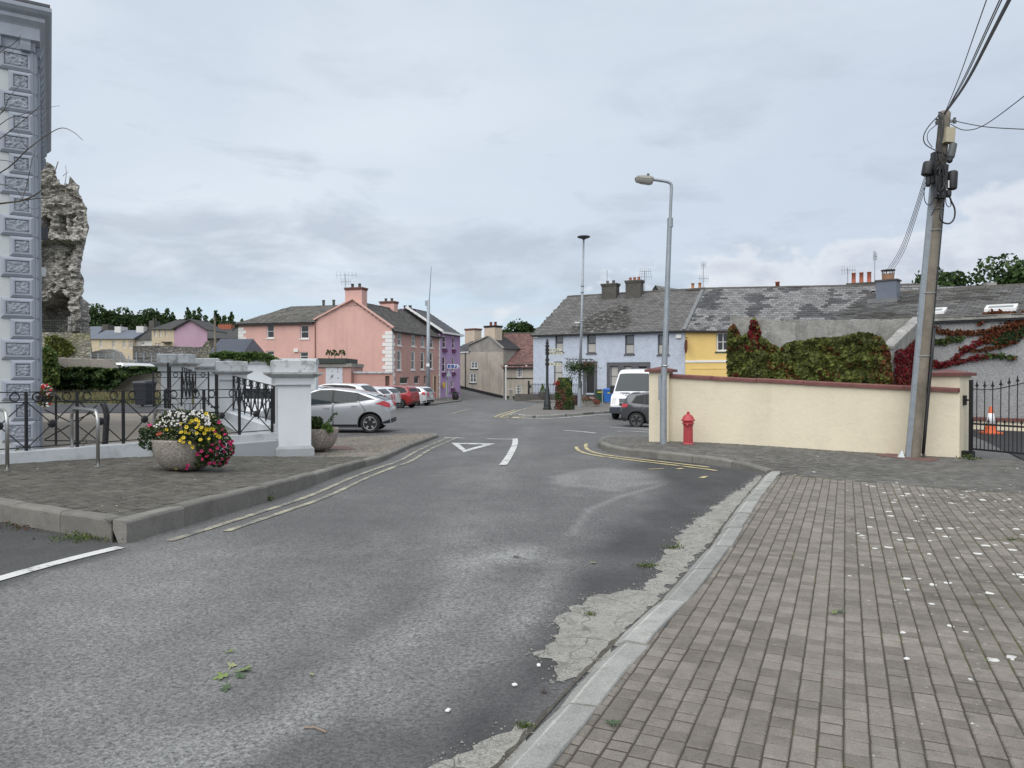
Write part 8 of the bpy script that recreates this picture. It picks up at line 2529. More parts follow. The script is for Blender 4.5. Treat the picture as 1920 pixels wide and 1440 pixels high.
def tree(name,label,px,y,base,py_top,wpx,mats,n=2600,leaf=.5,group=None,lobes=9,lean=0.0,conic=False,crown_base=.32,seed=0):
	rng = np.random.default_rng(seed + int(px))
	top_z = PZ(py_top,y); w = wpx / FPX * y
	x0 = PX(px,y)
	t = thing(name,label,'tree',(x0,y,base),0,group)
	H = top_z - base
	tr = MB()
	tr.tube([(0,0,-.3),(.02 * H,0,H * .3),(0,.02 * H,H * .62),(.01,0,H * .86)],[H * .022,H * .017,H * .010,H * .003],8)
	rl = random.Random(seed + int(px))
	centres = []
	for k in range(lobes):
		a = rl.uniform(0,6.28); f = rl.uniform(crown_base,.88)
		spread = (1 - abs(f - .55) * 1.1) if not conic else (1.05 - f)
		r = w * .5 * spread * rl.uniform(.3,.95)
		c = Vector((r * math.cos(a),r * math.sin(a) * .8,H * f))
		centres.append((c,w * (.17 if not conic else .11) * rl.uniform(.6,1.3)))
		tr.tube([(0,0,H * max(.15,f - .25)),c * .5 + Vector((0,0,H * (f - .1) * .5)),c],[H * .008,H * .005,H * .002],5)
	if not conic: centres.append((Vector((0,0,H * .86)),w * .20))
	tr.build('trunk',M['bark'],t)
	k_ = n // len(centres)
	P_,N_ = [],[]
	for c,r in centres:
		d = rng.normal(size=(k_,3)); d /= np.linalg.norm(d,axis=1)[:,None]
		rr = r * (0.55 + 0.6 * rng.random(k_) ** .5)
		s = np.array([1.1,1.0,.8])
		lump = np.array([1 + .35 * mnoise.noise(Vector(v) * 2.3 + c) for v in d])
		P_.append(np.array(c) + d * (rr * lump)[:,None] * s)
		N_.append(d)
	P_ = np.concatenate(P_); N_ = np.concatenate(N_)
	if conic:
		n_ = len(P_); k_ = rng.integers(0,8,n_)
		ox = np.concatenate([[0],rng.uniform(-.42,.42,7)]) * w; oy = rng.uniform(-.3,.3,8) * w; tp_ = np.concatenate([[1.0],rng.uniform(.72,.97,7)])
		hh = tp_[k_] * (.25 + .75 * rng.random(n_) ** .8); aa = rng.uniform(0,6.28,n_)
		rr = w * .30 * ((tp_[k_] - hh) / tp_[k_] + .04) ** .8 * (.45 + .75 * rng.random(n_)) * (1 + .35 * np.sin(hh * H * 5))
		P_ = np.stack([ox[k_] + rr * np.cos(aa),oy[k_] + rr * np.sin(aa),H * hh - rr * .25],1); N_ = np.stack([np.cos(aa),np.sin(aa),.5 + 0 * aa],1)
	P_[:,2] = np.minimum(P_[:,2],H)
	pick = rng.random(len(P_)) < .55
	for nm,m_,sel in (('crown',mats[0],pick),('crown',mats[1],~pick)):
		leaf_cloud(P_[sel],leaf,rng,N_[sel],.7,.7,.3).build(nm,m_,t,kind='stuff')
	return t
tg = 'trees behind the far terrace'
for k,(px,py,w_,lab) in enumerate(((182,560,76,'leftmost dark broadleaf tree behind the far terrace'),(231,567,74,'dark broadleaf tree above the blue-grey far roof'),(278,570,76,'rounded dark tree above the far white cottage'))):
	tree('broadleaf_tree',lab,px,150,-1,py,w_,(M['leaf_dark'],M['leaf_mid']),5200,.55,tg,20,seed=k)
for k,(px,py,w_,lab) in enumerate(((318,578,80,'thin pale-topped tree left of the lilac gable peak'),(346,575,84,'feathery tree directly behind the lilac house ridge'),(378,577,80,'feathery tree just right of the lilac gable peak'),(408,582,76,'feathery tree behind the thin wooden pole'),(436,585,66,'feathery tree nearest to the pink house'))):
	tree('feathery_tree',lab,px,160,-1,py,w_,(M['leaf_mid'],M['leaf_dark']),4200,.5,tg,15,conic=True,seed=20 + k)
for k,(px,py,w_) in enumerate(((205,585,60),(255,588,60),(300,592,50),(330,596,50),(360,596,50),(395,598,50),(425,600,44),(160,590,60))):
	pass
wd = thing('wood_mass','dark wood filling the gaps between the trees behind the far terrace','wood',(PX(300,166),166,-1),0)
q = in_px([(150,650),(150,590),(200,590),(260,592),(320,600),(380,603),(450,606),(450,650)],6500)
pts = np.array([P(x,y,166 + RNG.uniform(-4,4)) for x,y in q])
add_leaves(wd,'foliage',M['leaf_dark'],pts,1.0); wd['kind'] = 'stuff'
tree('garden_tree','bushy dark tree rising behind the brown tiled roof',968,125,-1,598,86,(M['leaf_dark'],M['leaf_mid']),3600,.55,None,10,seed=50)
rg = 'trees behind the outbuilding'
tree('roadside_tree','tall dark green tree at the right edge behind the outbuilding roof',1882,62,-1,477,225,(M['leaf_mid'],M['leaf_dark']),8500,.42,rg,14,seed=60)
tree('roadside_tree','lower rounded tree either side of the timber pole behind the roofs',1752,66,-1,495,160,(M['leaf_mid'],M['leaf_dark']),6000,.42,rg,12,seed=61)
tree('roadside_tree','small tree top just left of the timber pole by the dark grey chimney',1697,64,-1,511,46,(M['leaf_mid'],M['leaf_dark']),1500,.36,rg,6,seed=62)
tree('roadside_tree','small sprig of a tree behind the three terracotta chimney pots',1650,70,-1,503,40,(M['leaf_dark'],M['leaf_mid']),900,.34,rg,6,seed=63)
# saplings on the shed roof
sap = thing('roof_saplings','three little saplings sprouting on the flat shed roof','sapling',(PX(628,63.5),63.5,PZ(672,63.2)))
mb = MB(); LP_ = []
for px_ in (617,628,641):
	b0 = Vector((PX(px_,63.5) - PX(628,63.5),0,0)); h_ = PZ(656,63.5) - PZ(672,63.5)
	mb.tube([b0,b0 + Vector((0,0,h_))],[.03,.01],5)
	for k in range(70):
		f = .35 + .65 * RNG.random(); a = RNG.uniform(0,6.28); r = .32 * (1.15 - f) + .08
		LP_.append(b0 + Vector((r * math.cos(a),r * math.sin(a),h_ * f)))
mb.build('stem',M['bark'],sap)
leaf_cloud(np.array([tuple(p) for p in LP_]),.2,RNG).build('leaves',M['leaf_mid'],sap,kind='stuff')
# bare twigs of a tree standing just out of frame on the left
bt = thing('bare_tree','thin bare twigs reaching in from the left across the grey building','tree',(-8.95,9.0,.2))
o_ = Vector((-8.95,9.0,.2))
mb = MB(); mb.tube([(0,0,-.2),(.03,0,1.6),(-.05,.05,3.0),(.02,0,4.6)],[.09,.075,.055,.02],10); mb.build('trunk',M['bark'],bt,smooth=True)
def twig(px,r0,yy=9.0):
	pts = smoothline([P(x,y,yy + .15 * math.sin(i + x)) - o_ for i,(x,y) in enumerate(px)],5)
	n_ = len(pts); mb = MB(); mb.tube(pts,[r0 * (1 - .72 * i / n_) for i in range(n_)],5); mb.build('branch',M['bark'],bt)
for px_,r0 in (([(-420,430),(-160,405),(0,382),(41,376),(71,362),(96,338),(109,303)],.016),([(41,376),(70,372),(96,370),(118,352),(124,330),(123,310)],.007),([(118,330),(128,322)],.004),
				([(-420,415),(-120,370),(0,324),(52,280),(87,254),(115,240),(138,248),(155,263)],.010),([(-420,395),(-100,330),(0,260),(55,216),(79,195)],.009),([(-100,330),(0,234),(38,216),(80,204),(112,198)],.006),
				([(-420,370),(-60,250),(0,215),(18,182),(47,148)],.007),([(-60,250),(10,205),(30,190)],.005),([(-420,345),(-80,170),(0,98),(23,84),(39,66)],.008),([(0,97),(18,100),(39,79)],.004),
				([(41,376),(52,340),(60,300),(72,270)],.005),([(0,345),(30,355),(44,376)],.006),([(0,300),(22,304),(38,320),(60,310)],.005),([(52,280),(40,262),(30,240)],.004),([(44,378),(60,392),(76,388)],.004),([(96,338),(88,318),(84,296)],.003)):
	twig(px_,r0)
# ------------------------------------------------------------------ flowers in the bowls
def flower_mesh(name,col,centre,r,petals=6,cup=.35):
	mb = MB()
	n = petals * 2
	vs = [(0,0,0)]
	for i in range(n):
		a = 2 * math.pi * i / n; rr = r * (1.0 if i % 2 == 0 else .80)
		vs.append((rr * math.cos(a),rr * math.sin(a),r * cup * (1.0 if i % 2 == 0 else .8)))
	mb.add(vs,[(0,1 + i,1 + (i + 1) % n) for i in range(n)])
	mb.add([(r * .24 * math.cos(2 * math.pi * i / 6),r * .24 * math.sin(2 * math.pi * i / 6),r * cup * .24 + .004) for i in range(6)],[tuple(range(6))],1)
	me = bpy.data.meshes.new(name); me.from_pydata(mb.v,[],mb.f)
	me.materials.append(col); me.materials.append(centre)
	me.polygons.foreach_set('material_index',mb.m)
	return me
M['petal_yellow'] = mk('yellow_petal',(0.72,0.55,0.035),.6,.12,20,objr=.12,backlit=.3)
M['petal_magenta'] = mk('magenta_petal',(0.50,0.02,0.13),.6,.15,20,objr=.25,backlit=.3)
M['petal_white'] = mk('white_petal',(0.74,0.73,0.70),.6,.06,20,island=.12,backlit=.3)
M['petal_red'] = mk('red_petal',(0.45,0.02,0.025),.6,.15,20,island=.3,backlit=.3)
M['eye_dark'] = mk('flower_eye',(0.22,0.10,0.01),.8)
M['purple_leaf'] = mk('purple_leaf',(0.045,0.022,0.03),.6,.3,10,island=.4)
yb = 11.35
def bp(px,py,dy=0.0): return P(px,py,yb + dy)
def dome(px,py):
	u = (px - 350) / 95.0; v = (py - 815) / 60.0
	return -.48 * math.sqrt(max(0.0,1 - min(1,u * u + v * v * .6)))
reg = [(258,822),(262,806),(275,798),(290,795),(298,782),(312,772),(335,768),(360,770),(385,770),(400,776),(412,786),(424,806),(432,822),(440,838),(438,850),(428,862),(415,876),(398,874),(380,868),(372,880),(362,872),(370,850),(368,832),(350,832),(325,830),(300,826),(290,834),(284,846),(272,842),(262,836)]
q = in_px(reg,4200)
dep = np.array([dome(x,y) for x,y in q]) + RNG.uniform(-.02,.16,len(q))
pts = np.array([bp(x,y,d) for (x,y),d in zip(q,dep)])
dk = (q[:,0] < 292) & (q[:,1] > 806)
pur = (q[:,1] < 800) & (q[:,0] < 385) & (RNG.random(len(q)) < .45)
lt_ = RNG.random(len(q)) < .28
add_leaves(big_bowl,'dark_leaves',M['leaf_dark'],pts[dk | (~pur & ~lt_ & (RNG.random(len(q)) < .35))],.045)
add_leaves(big_bowl,'leaves',M['leaf_mid'],pts[~dk & ~pur & ~lt_],.042)
add_leaves(big_bowl,'light_leaves',M['leaf_yellow'],pts[~dk & lt_ & ~pur],.036)
add_leaves(big_bowl,'purple_leaves',M['purple_leaf'],pts[pur],.036)
st = MB()
for k in range(14):
	a = k * .45; e = bp(300 + k * 9,800 + (k % 4) * 8,-.2) - Vector(big_bowl.location)
	st.tube([(.25 * math.cos(a),.25 * math.sin(a),.42),e * .6 + Vector((0,0,.2)),e],[.008,.006,.003],4)
st.build('stem',M['leaf_mid'],big_bowl)
LOC = Vector(big_bowl.location)
def put(me,px,py,name,extra=-.03,face=(0,-1,.35),jit=.5,s=1.0):
	p = bp(px,py,dome(px,py) + extra) - LOC
	f = Vector(face) + Vector((RNG.normal(0,jit),RNG.normal(0,jit * .4),RNG.normal(0,jit)))
	rot = f.to_track_quat('Z','Y').to_euler()
	share(name,me,big_bowl,p,rot,(s,s,s))
fy = flower_mesh('yellow_flower',M['petal_yellow'],M['eye_dark'],.031)
for (x,y) in ((350,785),(368,787),(372,790),(356,792),(340,795),(350,801),(369,802),(376,805),(312,806),(347,810),(354,812),(340,811),(388,803),(392,805),(396,804),(400,805),(344,821),(338,826),(344,830),(369,812),(356,830),(358,832),(386,806),(362,838),(408,817),(411,819),(383,812),(376,825),(404,814),(378,802),(331,877),(387,776),(394,782),(392,823),(373,796),(360,789)):
	put(fy,x,y,'yellow_flower',s=RNG.uniform(.75,1.15))
fm = flower_mesh('magenta_flower',M['petal_magenta'],mk('dark_eye',(.10,.005,.03),.8),.032,5)
for (x,y) in ((411,792),(418,805),(422,815),(403,809),(429,829),(433,832),(436,828),(420,838),(408,840),(394,844),(398,846),(378,846),(371,851),(421,846),(437,849),(416,861),(393,869),(412,869),(432,855),(352,873),(350,878),(380,861),(413,828),(426,861),(402,868),(388,856),(408,852),(433,842),(281,798),(425,869),(399,834),(415,833)):
	put(fm,x,y,'magenta_flower',s=RNG.uniform(.7,1.15))
fo = flower_mesh('orange_flower',mk('orange_petal',(.30,.05,.02),.7,.2,20),M['eye_dark'],.03,5)
put(fo,296,815,'orange_flower'); put(fo,300,812,'orange_flower')
wf = MB()
for (x,y) in np.concatenate([in_px([(296,800),(300,784),(312,772),(335,769),(352,775),(352,788),(336,800),(310,802)],70),in_px([(350,780),(358,770),(378,769),(398,776),(400,790),(380,784),(360,778)],45),in_px([(382,786),(398,788),(396,797),(384,797)],12),in_px([(286,797),(295,794),(296,800),(289,803)],6)]):
	p = bp(x,y,dome(x,y) - .05) - LOC
	r = RNG.uniform(.011,.019)
	f = (Vector((0,-1,.4)) + Vector(tuple(RNG.normal(0,.5,3)))).normalized(); a = f.cross(Vector((0,0,1))).normalized(); b = f.cross(a)
	wf.add([p + a * r * math.cos(k * 1.0472) + b * r * math.sin(k * 1.0472) + f * (.006 if k % 2 else 0) for k in range(6)],[tuple(range(6))])
wf.build('white_flowers',M['petal_white'],big_bowl,kind='stuff')
# the plainer bowl
ys = 16.9
def sq(px,py,dy=0): return P(px,py,ys + dy)
q = in_px([(560,812),(562,795),(570,784),(585,781),(600,782),(612,788),(620,800),(622,808),(600,814)],1500)
pts = np.array([sq(x,y,RNG.uniform(-.35,.25)) for x,y in q])
dk = (q[:,0] < 604)
add_leaves(small_bowl,'leaves',M['leaf_mid'],pts[dk],.055);
add_leaves(small_bowl,'dark_leaves',M['leaf_dark'],pts[dk][::2] + np.array([0,.1,-.03]),.06)
q = in_px([(601,808),(604,798),(612,794),(622,800),(625,808),(615,812)],260)
add_leaves(small_bowl,'light_leaves',M['leaf_light'],np.array([sq(x,y,RNG.uniform(-.4,-.25)) for x,y in q]),.075)
q = in_px([(612,792),(620,780),(631,772),(633,776),(624,786),(616,796)],60)
add_leaves(small_bowl,'sprig_leaves',M['leaf_mid'],np.array([sq(x,y,RNG.uniform(-.2,-.1)) for x,y in q]),.05)
# hanging flowers on the corner building
fb_ = thing('flower_basket','small basket of red and white flowers on the corner of the grey building','flower basket',P(84,742,13.0))
q = in_px([(72,760),(72,742),(80,722),(92,720),(97,730),(94,745),(96,758),(84,764)],260)
pts = np.array([P(x,y,13.0 + RNG.uniform(-.12,.12)) for x,y in q])
add_leaves(fb_,'leaves',M['leaf_mid'],pts[:150],.06); add_leaves(fb_,'red_flowers',M['petal_red'],pts[150:215],.07); add_leaves(fb_,'white_flowers',M['petal_white'],pts[215:],.06)
mb = MB(); mb.lathe([(.05,-.16),(.13,-.05),(.15,0)],14); mb.build('basket',M['black_plastic'],fb_)
# ------------------------------------------------------------------ weeds and fallen leaves
def weed(label,px,py,off,n,w,h,mats=('leaf_mid','leaf_yellow'),sz=.04,zf=None):
	b = gp(px,py,off)
	t = thing('weed',label,'weed',b)
	p = np.stack([RNG.normal(0,w,n),RNG.normal(0,w * .6,n),np.abs(RNG.normal(0,h,n))],1)
	s = RNG.random(n) < .6
	leaf_cloud(p[s],sz,RNG).build('leaves',M[mats[0]],t,kind='stuff'); leaf_cloud(p[~s],sz,RNG).build('light_leaves',M[mats[1]],t,kind='stuff')
	mb = MB()
	for k in range(4): mb.tube([(0,0,-.01),(RNG.normal(0,w * .7),RNG.normal(0,w * .4),h * 1.4)],[.004,.002],4)
	mb.build('stem',M['leaf_mid'],t)
weed('weed tuft on the cracked concrete halfway along the right kerb',1212,1061,.01,130,.05,.010,sz=.018)
weed('small weed tuft higher up the right kerb, by the cracked concrete',1262,1027,.01,110,.045,.015,sz=.018)
weed('little weed tuft in the broad patch of cracked concrete',1106,1152,.01,60,.03,.006,sz=.012)
weed('weed tuft against the right kerb near the bottom of the picture',983,1362,.01,120,.022,.010,sz=.011)
weed('weed growing from the left kerb below the flower bowl',503,937,0.02,90,.04,.03,sz=.025)
weed('weeds at the foot of the plinth left of the middle cycle stand',42,866,.24,160,.10,.10)
weed('low weeds at the foot of the plinth just left of the middle cycle stand',95,864,.23,110,.12,.04)
weed('tall weed at the foot of the plinth behind the middle cycle stand',157,858,.20,130,.06,.14)
weed('leafy weed clump at the foot of the plinth right of the middle cycle stand',205,856,.18,420,.17,.10)
weed('grassy clump in the gutter of the side road near the kerb corner',165,1008,.01,520,.20,.02,sz=.022)
weed('weedy litter in the side road gutter at the left',60,985,.01,360,.28,.012,('leaf_rust','leaf_mid'),sz=.022)
weed('tuft at the foot of the iron gate pivot',1818,862,.06,90,.08,.05)
weed('moss tuft in the joints at the right edge of the footpath',1900,1010,.05,90,.09,.004,('leaf_yellow','leaf_mid'),sz=.012)
def leaf_shape(r):
	mb = MB()
	vs = [(0,0,.004)]
	n = 20
	for i in range(n):
		a = 2 * math.pi * i / n
		k = abs(math.cos(2.5 * a)) ** .6
		rr = r * (.35 + .65 * k) * (.85 + .15 * math.cos(a))
		vs.append((rr * math.cos(a),rr * math.sin(a),.003 + .22 * rr * math.sin(a * 1.5) ** 2))
	mb.add(vs,[(0,1 + i,1 + (i + 1) % n) for i in range(n)])
	mb.add([(-r * 1.5,-.003,.002),(-r * .2,-.003,.006),(-r * .2,.003,.006),(-r * 1.5,.003,.002)],[(0,1,2,3)])
	return mb
def fallen(label,px,py,r,mat,off=.0,rot=None,group='fallen leaves'):
	b = gp(px,py,off)
	zz = (pr(b.x,b.y) if off > .02 else G(b.x,b.y)) + .008
	o = leaf_shape(r).build('fallen_leaf',mat); o.location = (b.x,b.y,zz); o.rotation_euler = (RNG.normal(0,.15),RNG.normal(0,.15),RNG.uniform(0,6.28))
	tag(o,label,'leaf',group)
M['fallen_green'] = mk('fallen_green_leaf',(0.15,0.20,0.06),.7,.3,30)
M['fallen_dark'] = mk('fallen_dark_leaf',(0.05,0.085,0.035),.7,.3,30)
M['fallen_pale'] = mk('fallen_pale_leaf',(0.30,0.31,0.14),.7,.2,30)
M['fallen_brown'] = mk('fallen_brown_leaf',(0.05,0.035,0.025),.8,.3,30)
fallen('green leaf at the left of the leaf cluster on the road',417,1271,.050,M['fallen_green'])
fallen('green leaf at the right of the leaf cluster on the road',459,1259,.055,M['fallen_green'])
fallen('curled green leaf tucked under the right of the leaf cluster on the road',450,1270,.035,M['fallen_dark'])
fallen('pale leaf at the top of the leaf cluster on the road',434,1251,.030,M['fallen_pale'])
fallen('dark leaf at the bottom of the leaf cluster on the road',424,1293,.040,M['fallen_dark'])
fallen('faint leaf above the leaf cluster on the road',432,1224,.025,M['fallen_green'])
fallen('small pale leaf lying alone right of the road leaf cluster',585,1268,.022,M['fallen_pale'])
fallen('green leaf on the blocks beside the dropped kerb',1150,1357,.042,M['fallen_dark'],.045)
fallen('curled green leaf alone in the middle of the block paving',1564,1150,.028,M['fallen_green'],.045)
fallen('second curled leaf of the pair in the block paving',1576,1148,.030,M['fallen_dark'],.045)
fallen('dry leaf on the block paving further up the path',1597,974,.03,M['fallen_brown'],.045)
fallen('dark dry leaf on the middle of the road',968,1046,.035,M['fallen_brown'])
fallen('pale scrap of leaf on the dark tarmac',1112,1057,.03,M['fallen_pale'])
fallen('brown leaf fragment on the road left of the concrete patch',1020,1300,.025,M['fallen_brown'])
tw_ = MB(); a,b = gp(570,1367),gp(612,1376); tw_.tube([Vector((a.x,a.y,G(a.x,a.y) + .008)),Vector(((a.x + b.x) / 2,(a.y + b.y) / 2 + .01,G(a.x,a.y) + .014)),Vector((b.x,b.y,G(b.x,b.y) + .008))],.005,5)
tag(tw_.build('twig',mk('pale_twig',(.24,.18,.14),.8)),'pale snapped twig on the dark patch of road','twig')
for (x,y,off) in ((840,1335,0),(965,1287,0),(1010,1250,0),(1700,1238,.045)):
	b = gp(x,y,off); s = MB(); s.chbox(-.012,-.010,0,.012,.010,.010,.004)
	o = s.build('pebble',M['white_paint']); o.location = (b.x,b.y,(pr(b.x,b.y) if off else G(b.x,b.y)) + .006); o.rotation_euler = (0,0,x)
	tag(o,{840: 'white pebble on the dark tarmac left of the concrete patch',965: 'white scrap on the dark tarmac above the kerb corner',1010: 'white scrap beside the concrete patch tip',1700: 'white pebble among the lichened blocks'}[x],'pebble','white scraps on the ground')
# ------------------------------------------------------------------ street furniture on the island and beyond
ISO = .125
fpb = gp(1026,768,ISO)
FY = fpb.y
fpz = fpb.z
fp_ = thing('fingerpost','black fingerpost with cream direction arms on the traffic island','signpost',fpb)
def fz(py): return PZ(py,FY) - fpz
def fx_(px): return PX(px,FY) - fpb.x
mb = MB(); mb.lathe([(.26,0),(.26,.1),(.22,.14),(.20,.5),(.15,.62),(.14,1.2),(.10,1.32),(.085,1.4),(.075,fz(645))],16); mb.build('column',mk('bottle_black',(.016,.02,.022),.45,.15,6),fp_,smooth=True,angle=35)
mb = MB(); mb.lathe([(.06,fz(645)),(.11,fz(643)),(.11,fz(642)),(.05,fz(641)),(.09,fz(639.5)),(.03,fz(636)),(0,fz(633.5))],12); mb.build('finial',M['metal_black'],fp_,smooth=True)
M['sign_cream'] = mk('sign_cream',(.55,.54,.44),.6,.05,5)
for k,(x0,x1,y0,y1,dy) in enumerate(((1021,1026,647,651,.0),(1027,1052.6,653.6,658.6,-.02),(1027,1055.5,660,665,.04),(1020,1026,673,677,.0),(1027,1052,679.8,685.3,-.02))):
	mb = MB(); a,b = fx_(x0),fx_(x1); z0,z1 = fz(y1),fz(y0); m_ = (z0 + z1) / 2
	s = 1 if x1 > 1027 else -1
	pol = [(a,z0),(b - .06,z0),(b,m_),(b - .06,z1),(a,z1)] if s > 0 else [(a,m_),(a + .05,z0),(b,z0),(b,z1),(a + .05,z1)]
	mb.extr([(x,dy - .015,z) for x,z in pol],(0,.03,0)); ar = mb.build('arm',M['sign_cream'],fp_)
	mb = MB()
	rr = random.Random(k)
	x = a + .10
	while x < b - .14:
		w_ = rr.uniform(.025,.045)
		if rr.random() < .85:
			mb.box(x,dy - .021,m_ - .045,x + .012,dy - .016,m_ + .045)
			if rr.random() < .7: mb.box(x + .0125,dy - .021,m_ + (.028 if rr.random() < .5 else -.045),x + w_,dy - .016,m_ + .045 if False else m_ + .045 - (0 if rr.random() < .5 else .03))
		x += w_ + .02
	if mb.v: mb.build('lettering',M['metal_black'],ar,kind='stuff')
	mb = MB(); mb.lathe([(.10,z0 - .01),(.12,z0),(.12,z1),(.10,z1 + .01)],14); mb.build('clamp',M['metal_black'],fp_)
# column planter
cb = gp(1058,768,ISO); CY = cb.y
cp = thing('flower_column','tall green and russet column of bedding plants on the island','flower column',cb)
mb = MB(); mb.lathe([(.40,0),(.40,1.75),(0,1.8)],14); mb.build('frame',M['soil'],cp)
n = 4200
a = RNG.uniform(0,6.28,n); zz = RNG.random(n) ** .85 * 1.95
rad = (.60 - .09 * zz + .05 * np.sin(a * 3 + zz * 4)) * (.85 + .2 * RNG.random(n)); rad = np.where(zz > 1.75,rad * RNG.random(n) ** .5,rad)
pt_c = np.stack([rad * np.cos(a),rad * np.sin(a),zz],1); nrm_c = np.stack([np.cos(a),np.sin(a),.3 + 0 * a],1)
pn = np.array([mnoise.noise(Vector((p[0] * 2,p[1] * 2,p[2] * 2))) for p in pt_c])
redsel = (pn + .55 * (1 - zz / 1.2) - .45 * np.cos(a + .2 - 0) * 0 - .4 * (pt_c[:,0] > .05) > .12) & (RNG.random(n) < .8)
for nm,m_,s_ in (('green_leaves',M['leaf_mid'],~redsel & (pn < .1)),('light_leaves',M['leaf_yellow'],~redsel & (pn >= .1)),('russet_leaves',mk('begonia_russet',(.15,.05,.035),.6,.3,3,island=.6,backlit=.2),redsel)):
	leaf_cloud(pt_c[s_],.085,RNG,nrm_c[s_],.6,.75,.3).build(nm,m_,cp,kind='stuff')
leaf_cloud(np.stack([RNG.normal(-.42,.10,60),RNG.normal(-.2,.15,60),RNG.normal(1.62,.10,60)],1),.10,RNG).build('red_flowers',M['petal_red'],cp,kind='stuff')
# disc lamp
db = gp(1086.5,764,ISO); DY = db.y
dl = thing('disc_lamp','very tall slim grey lamp post topped by a dark disc on the island','street lamp',db)
def dq(px,py): return P(px,py,DY) - db
topd = dq(1094.5,446)
mb = MB(); mb.tube([(0,0,0),(0,0,1.3)],.13,14); mb.build('base_section',M['galv'],dl,smooth=True,angle=50)
mb = MB(); mb.tube([(0,0,1.28),topd * .5,topd],[.10,.085,.06],12); mb.build('column',M['galv'],dl,smooth=True)
mb = MB(); mb.lathe([(.07,-.12),(.16,-.06),(.40,.02),(.44,.07),(.40,.11),(.0,.15)],28,topd); mb.build('disc',mk('disc_dark',(.05,.055,.06),.5),dl,smooth=True,angle=40)
for py_ in (536,548,602):
	mb = MB(); c = dq(1092 - (py_ - 536) * .025,py_); mb.lathe([(.11,-.04),(.13,0),(.11,.04)],12,c); mb.build('collar',M['galv'],dl)
mb = MB(); c = dq(1089.5,605); mb.box(c.x - .42,c.y - .03,c.z - .03,c.x - .08,c.y + .03,c.z + .05); mb.build('bracket',M['white_paint'],dl)
hb_ = thing('basket_ring','ring of hanging flowers round the slim lamp post','hanging baskets',db + Vector((.05,0,0)) + Vector((0,0,PZ(690,DY) - db.z)))
mb = MB(); mb.torus((0,0,.0),.62,.05,(1,0,0),(0,1,0),20,6); mb.bar((-.95,0,.60),(.85,0,.58),.05)
for k in range(4):
	a_ = k * math.pi / 2; mb.bar((0,0,.1),(.62 * math.cos(a_),.62 * math.sin(a_),0),.03)
mb.build('ring',M['metal_black'],hb_)
n = 2600
a = RNG.uniform(0,6.28,n); t_ = RNG.normal(0,.24,n); zz = RNG.normal(.12,.20,n) - (RNG.random(n) < .22) * RNG.random(n) * .75
pt_c = np.stack([(.70 + t_) * np.cos(a),(.70 + t_) * np.sin(a),zz],1)
pn = np.array([mnoise.noise(Vector((p[0] * 2,p[1] * 2,p[2] * 2))) for p in pt_c])
fl = (RNG.random(n) < .13) & (zz > .1)
leaf_cloud(pt_c[(pn < .12) & ~fl],.10,RNG).build('green_leaves',M['leaf_dark'],hb_,kind='stuff')
leaf_cloud(pt_c[(pn >= .12) & ~fl],.10,RNG).build('light_leaves',M['leaf_mid'],hb_,kind='stuff')
leaf_cloud(pt_c[fl & (pt_c[:,0] > -.2)],.10,RNG).build('red_flowers',M['petal_magenta'],hb_,kind='stuff')
leaf_cloud(pt_c[fl & (pt_c[:,0] <= -.2)],.08,RNG).build('white_flowers',M['petal_white'],hb_,kind='stuff')
# litter bin, trough, post
lb = gp(1082,760,ISO)
t = thing('litter_bin','small dark litter bin strapped beside the slim lamp post','litter bin',lb + Vector((-.12,.25,0)))
mb = MB(); mb.lathe([(.18,0),(.2,.1),(.2,.62),(.22,.64),(.22,.70),(.12,.74)],16); mb.build('body',mk('oxblood_bin',(.05,.016,.02),.6),t,smooth=True,angle=40)
mb = MB(); mb.lathe([(.205,.50),(.212,.52),(.212,.58),(.205,.60)],16); mb.build('band',M['metal_black'],t)
tb = gp(1108,762,ISO)
t = thing('flower_trough','stone trough of red and white flowers right of the slim lamp post','planter',tb + Vector((0,.3,0)))
mb = MB(); mb.chbox(-.48,-.25,0,.5,.25,.40,.03,bottom=True); mb.build('trough',M['concrete'],t)
n = 1300
x = RNG.uniform(-.55,.62,n); y = RNG.normal(0,.2,n) - .05; z = .38 + .26 * np.exp(-(x / .45) ** 2) * RNG.random(n) + RNG.normal(0,.09,n)
z = np.where(x > .15,z - .22 * RNG.random(n),z); y = np.where(x > .15,y - .15,y)
rs = RNG.random(n)
sel = {'leaves': rs < .45,'red_flowers': (rs >= .45) & (rs < .8) & (x > .05),'pink_flowers': (rs >= .45) & (rs < .62) & (x <= .05),'white_flowers': (rs >= .8) & (x > -.4) & (x < .35) & (z > .5),'yellow_leaves': (rs >= .62) & (rs < .8) & (x <= .05)}
pp = np.stack([x,y,z],1)
for nm,m_ in (('leaves','leaf_mid'),('red_flowers','petal_red'),('pink_flowers','petal_magenta'),('white_flowers','petal_white'),('yellow_leaves','leaf_yellow')):
	leaf_cloud(pp[sel[nm]],.075,RNG).build(nm,M[m_],t,kind='stuff')
b = gp(1129.5,762,ISO); t = thing('bollard','slim grey post at the kerb left of the van','bollard',b)
mb = MB(); mb.tube([(0,0,0),(0,0,1.2)],.045,10); mb.build('post',M['galv'],t); mb = MB(); mb.lathe([(.05,1.19),(.05,1.22),(0,1.24)],10); mb.build('cap',M['galv'],t)
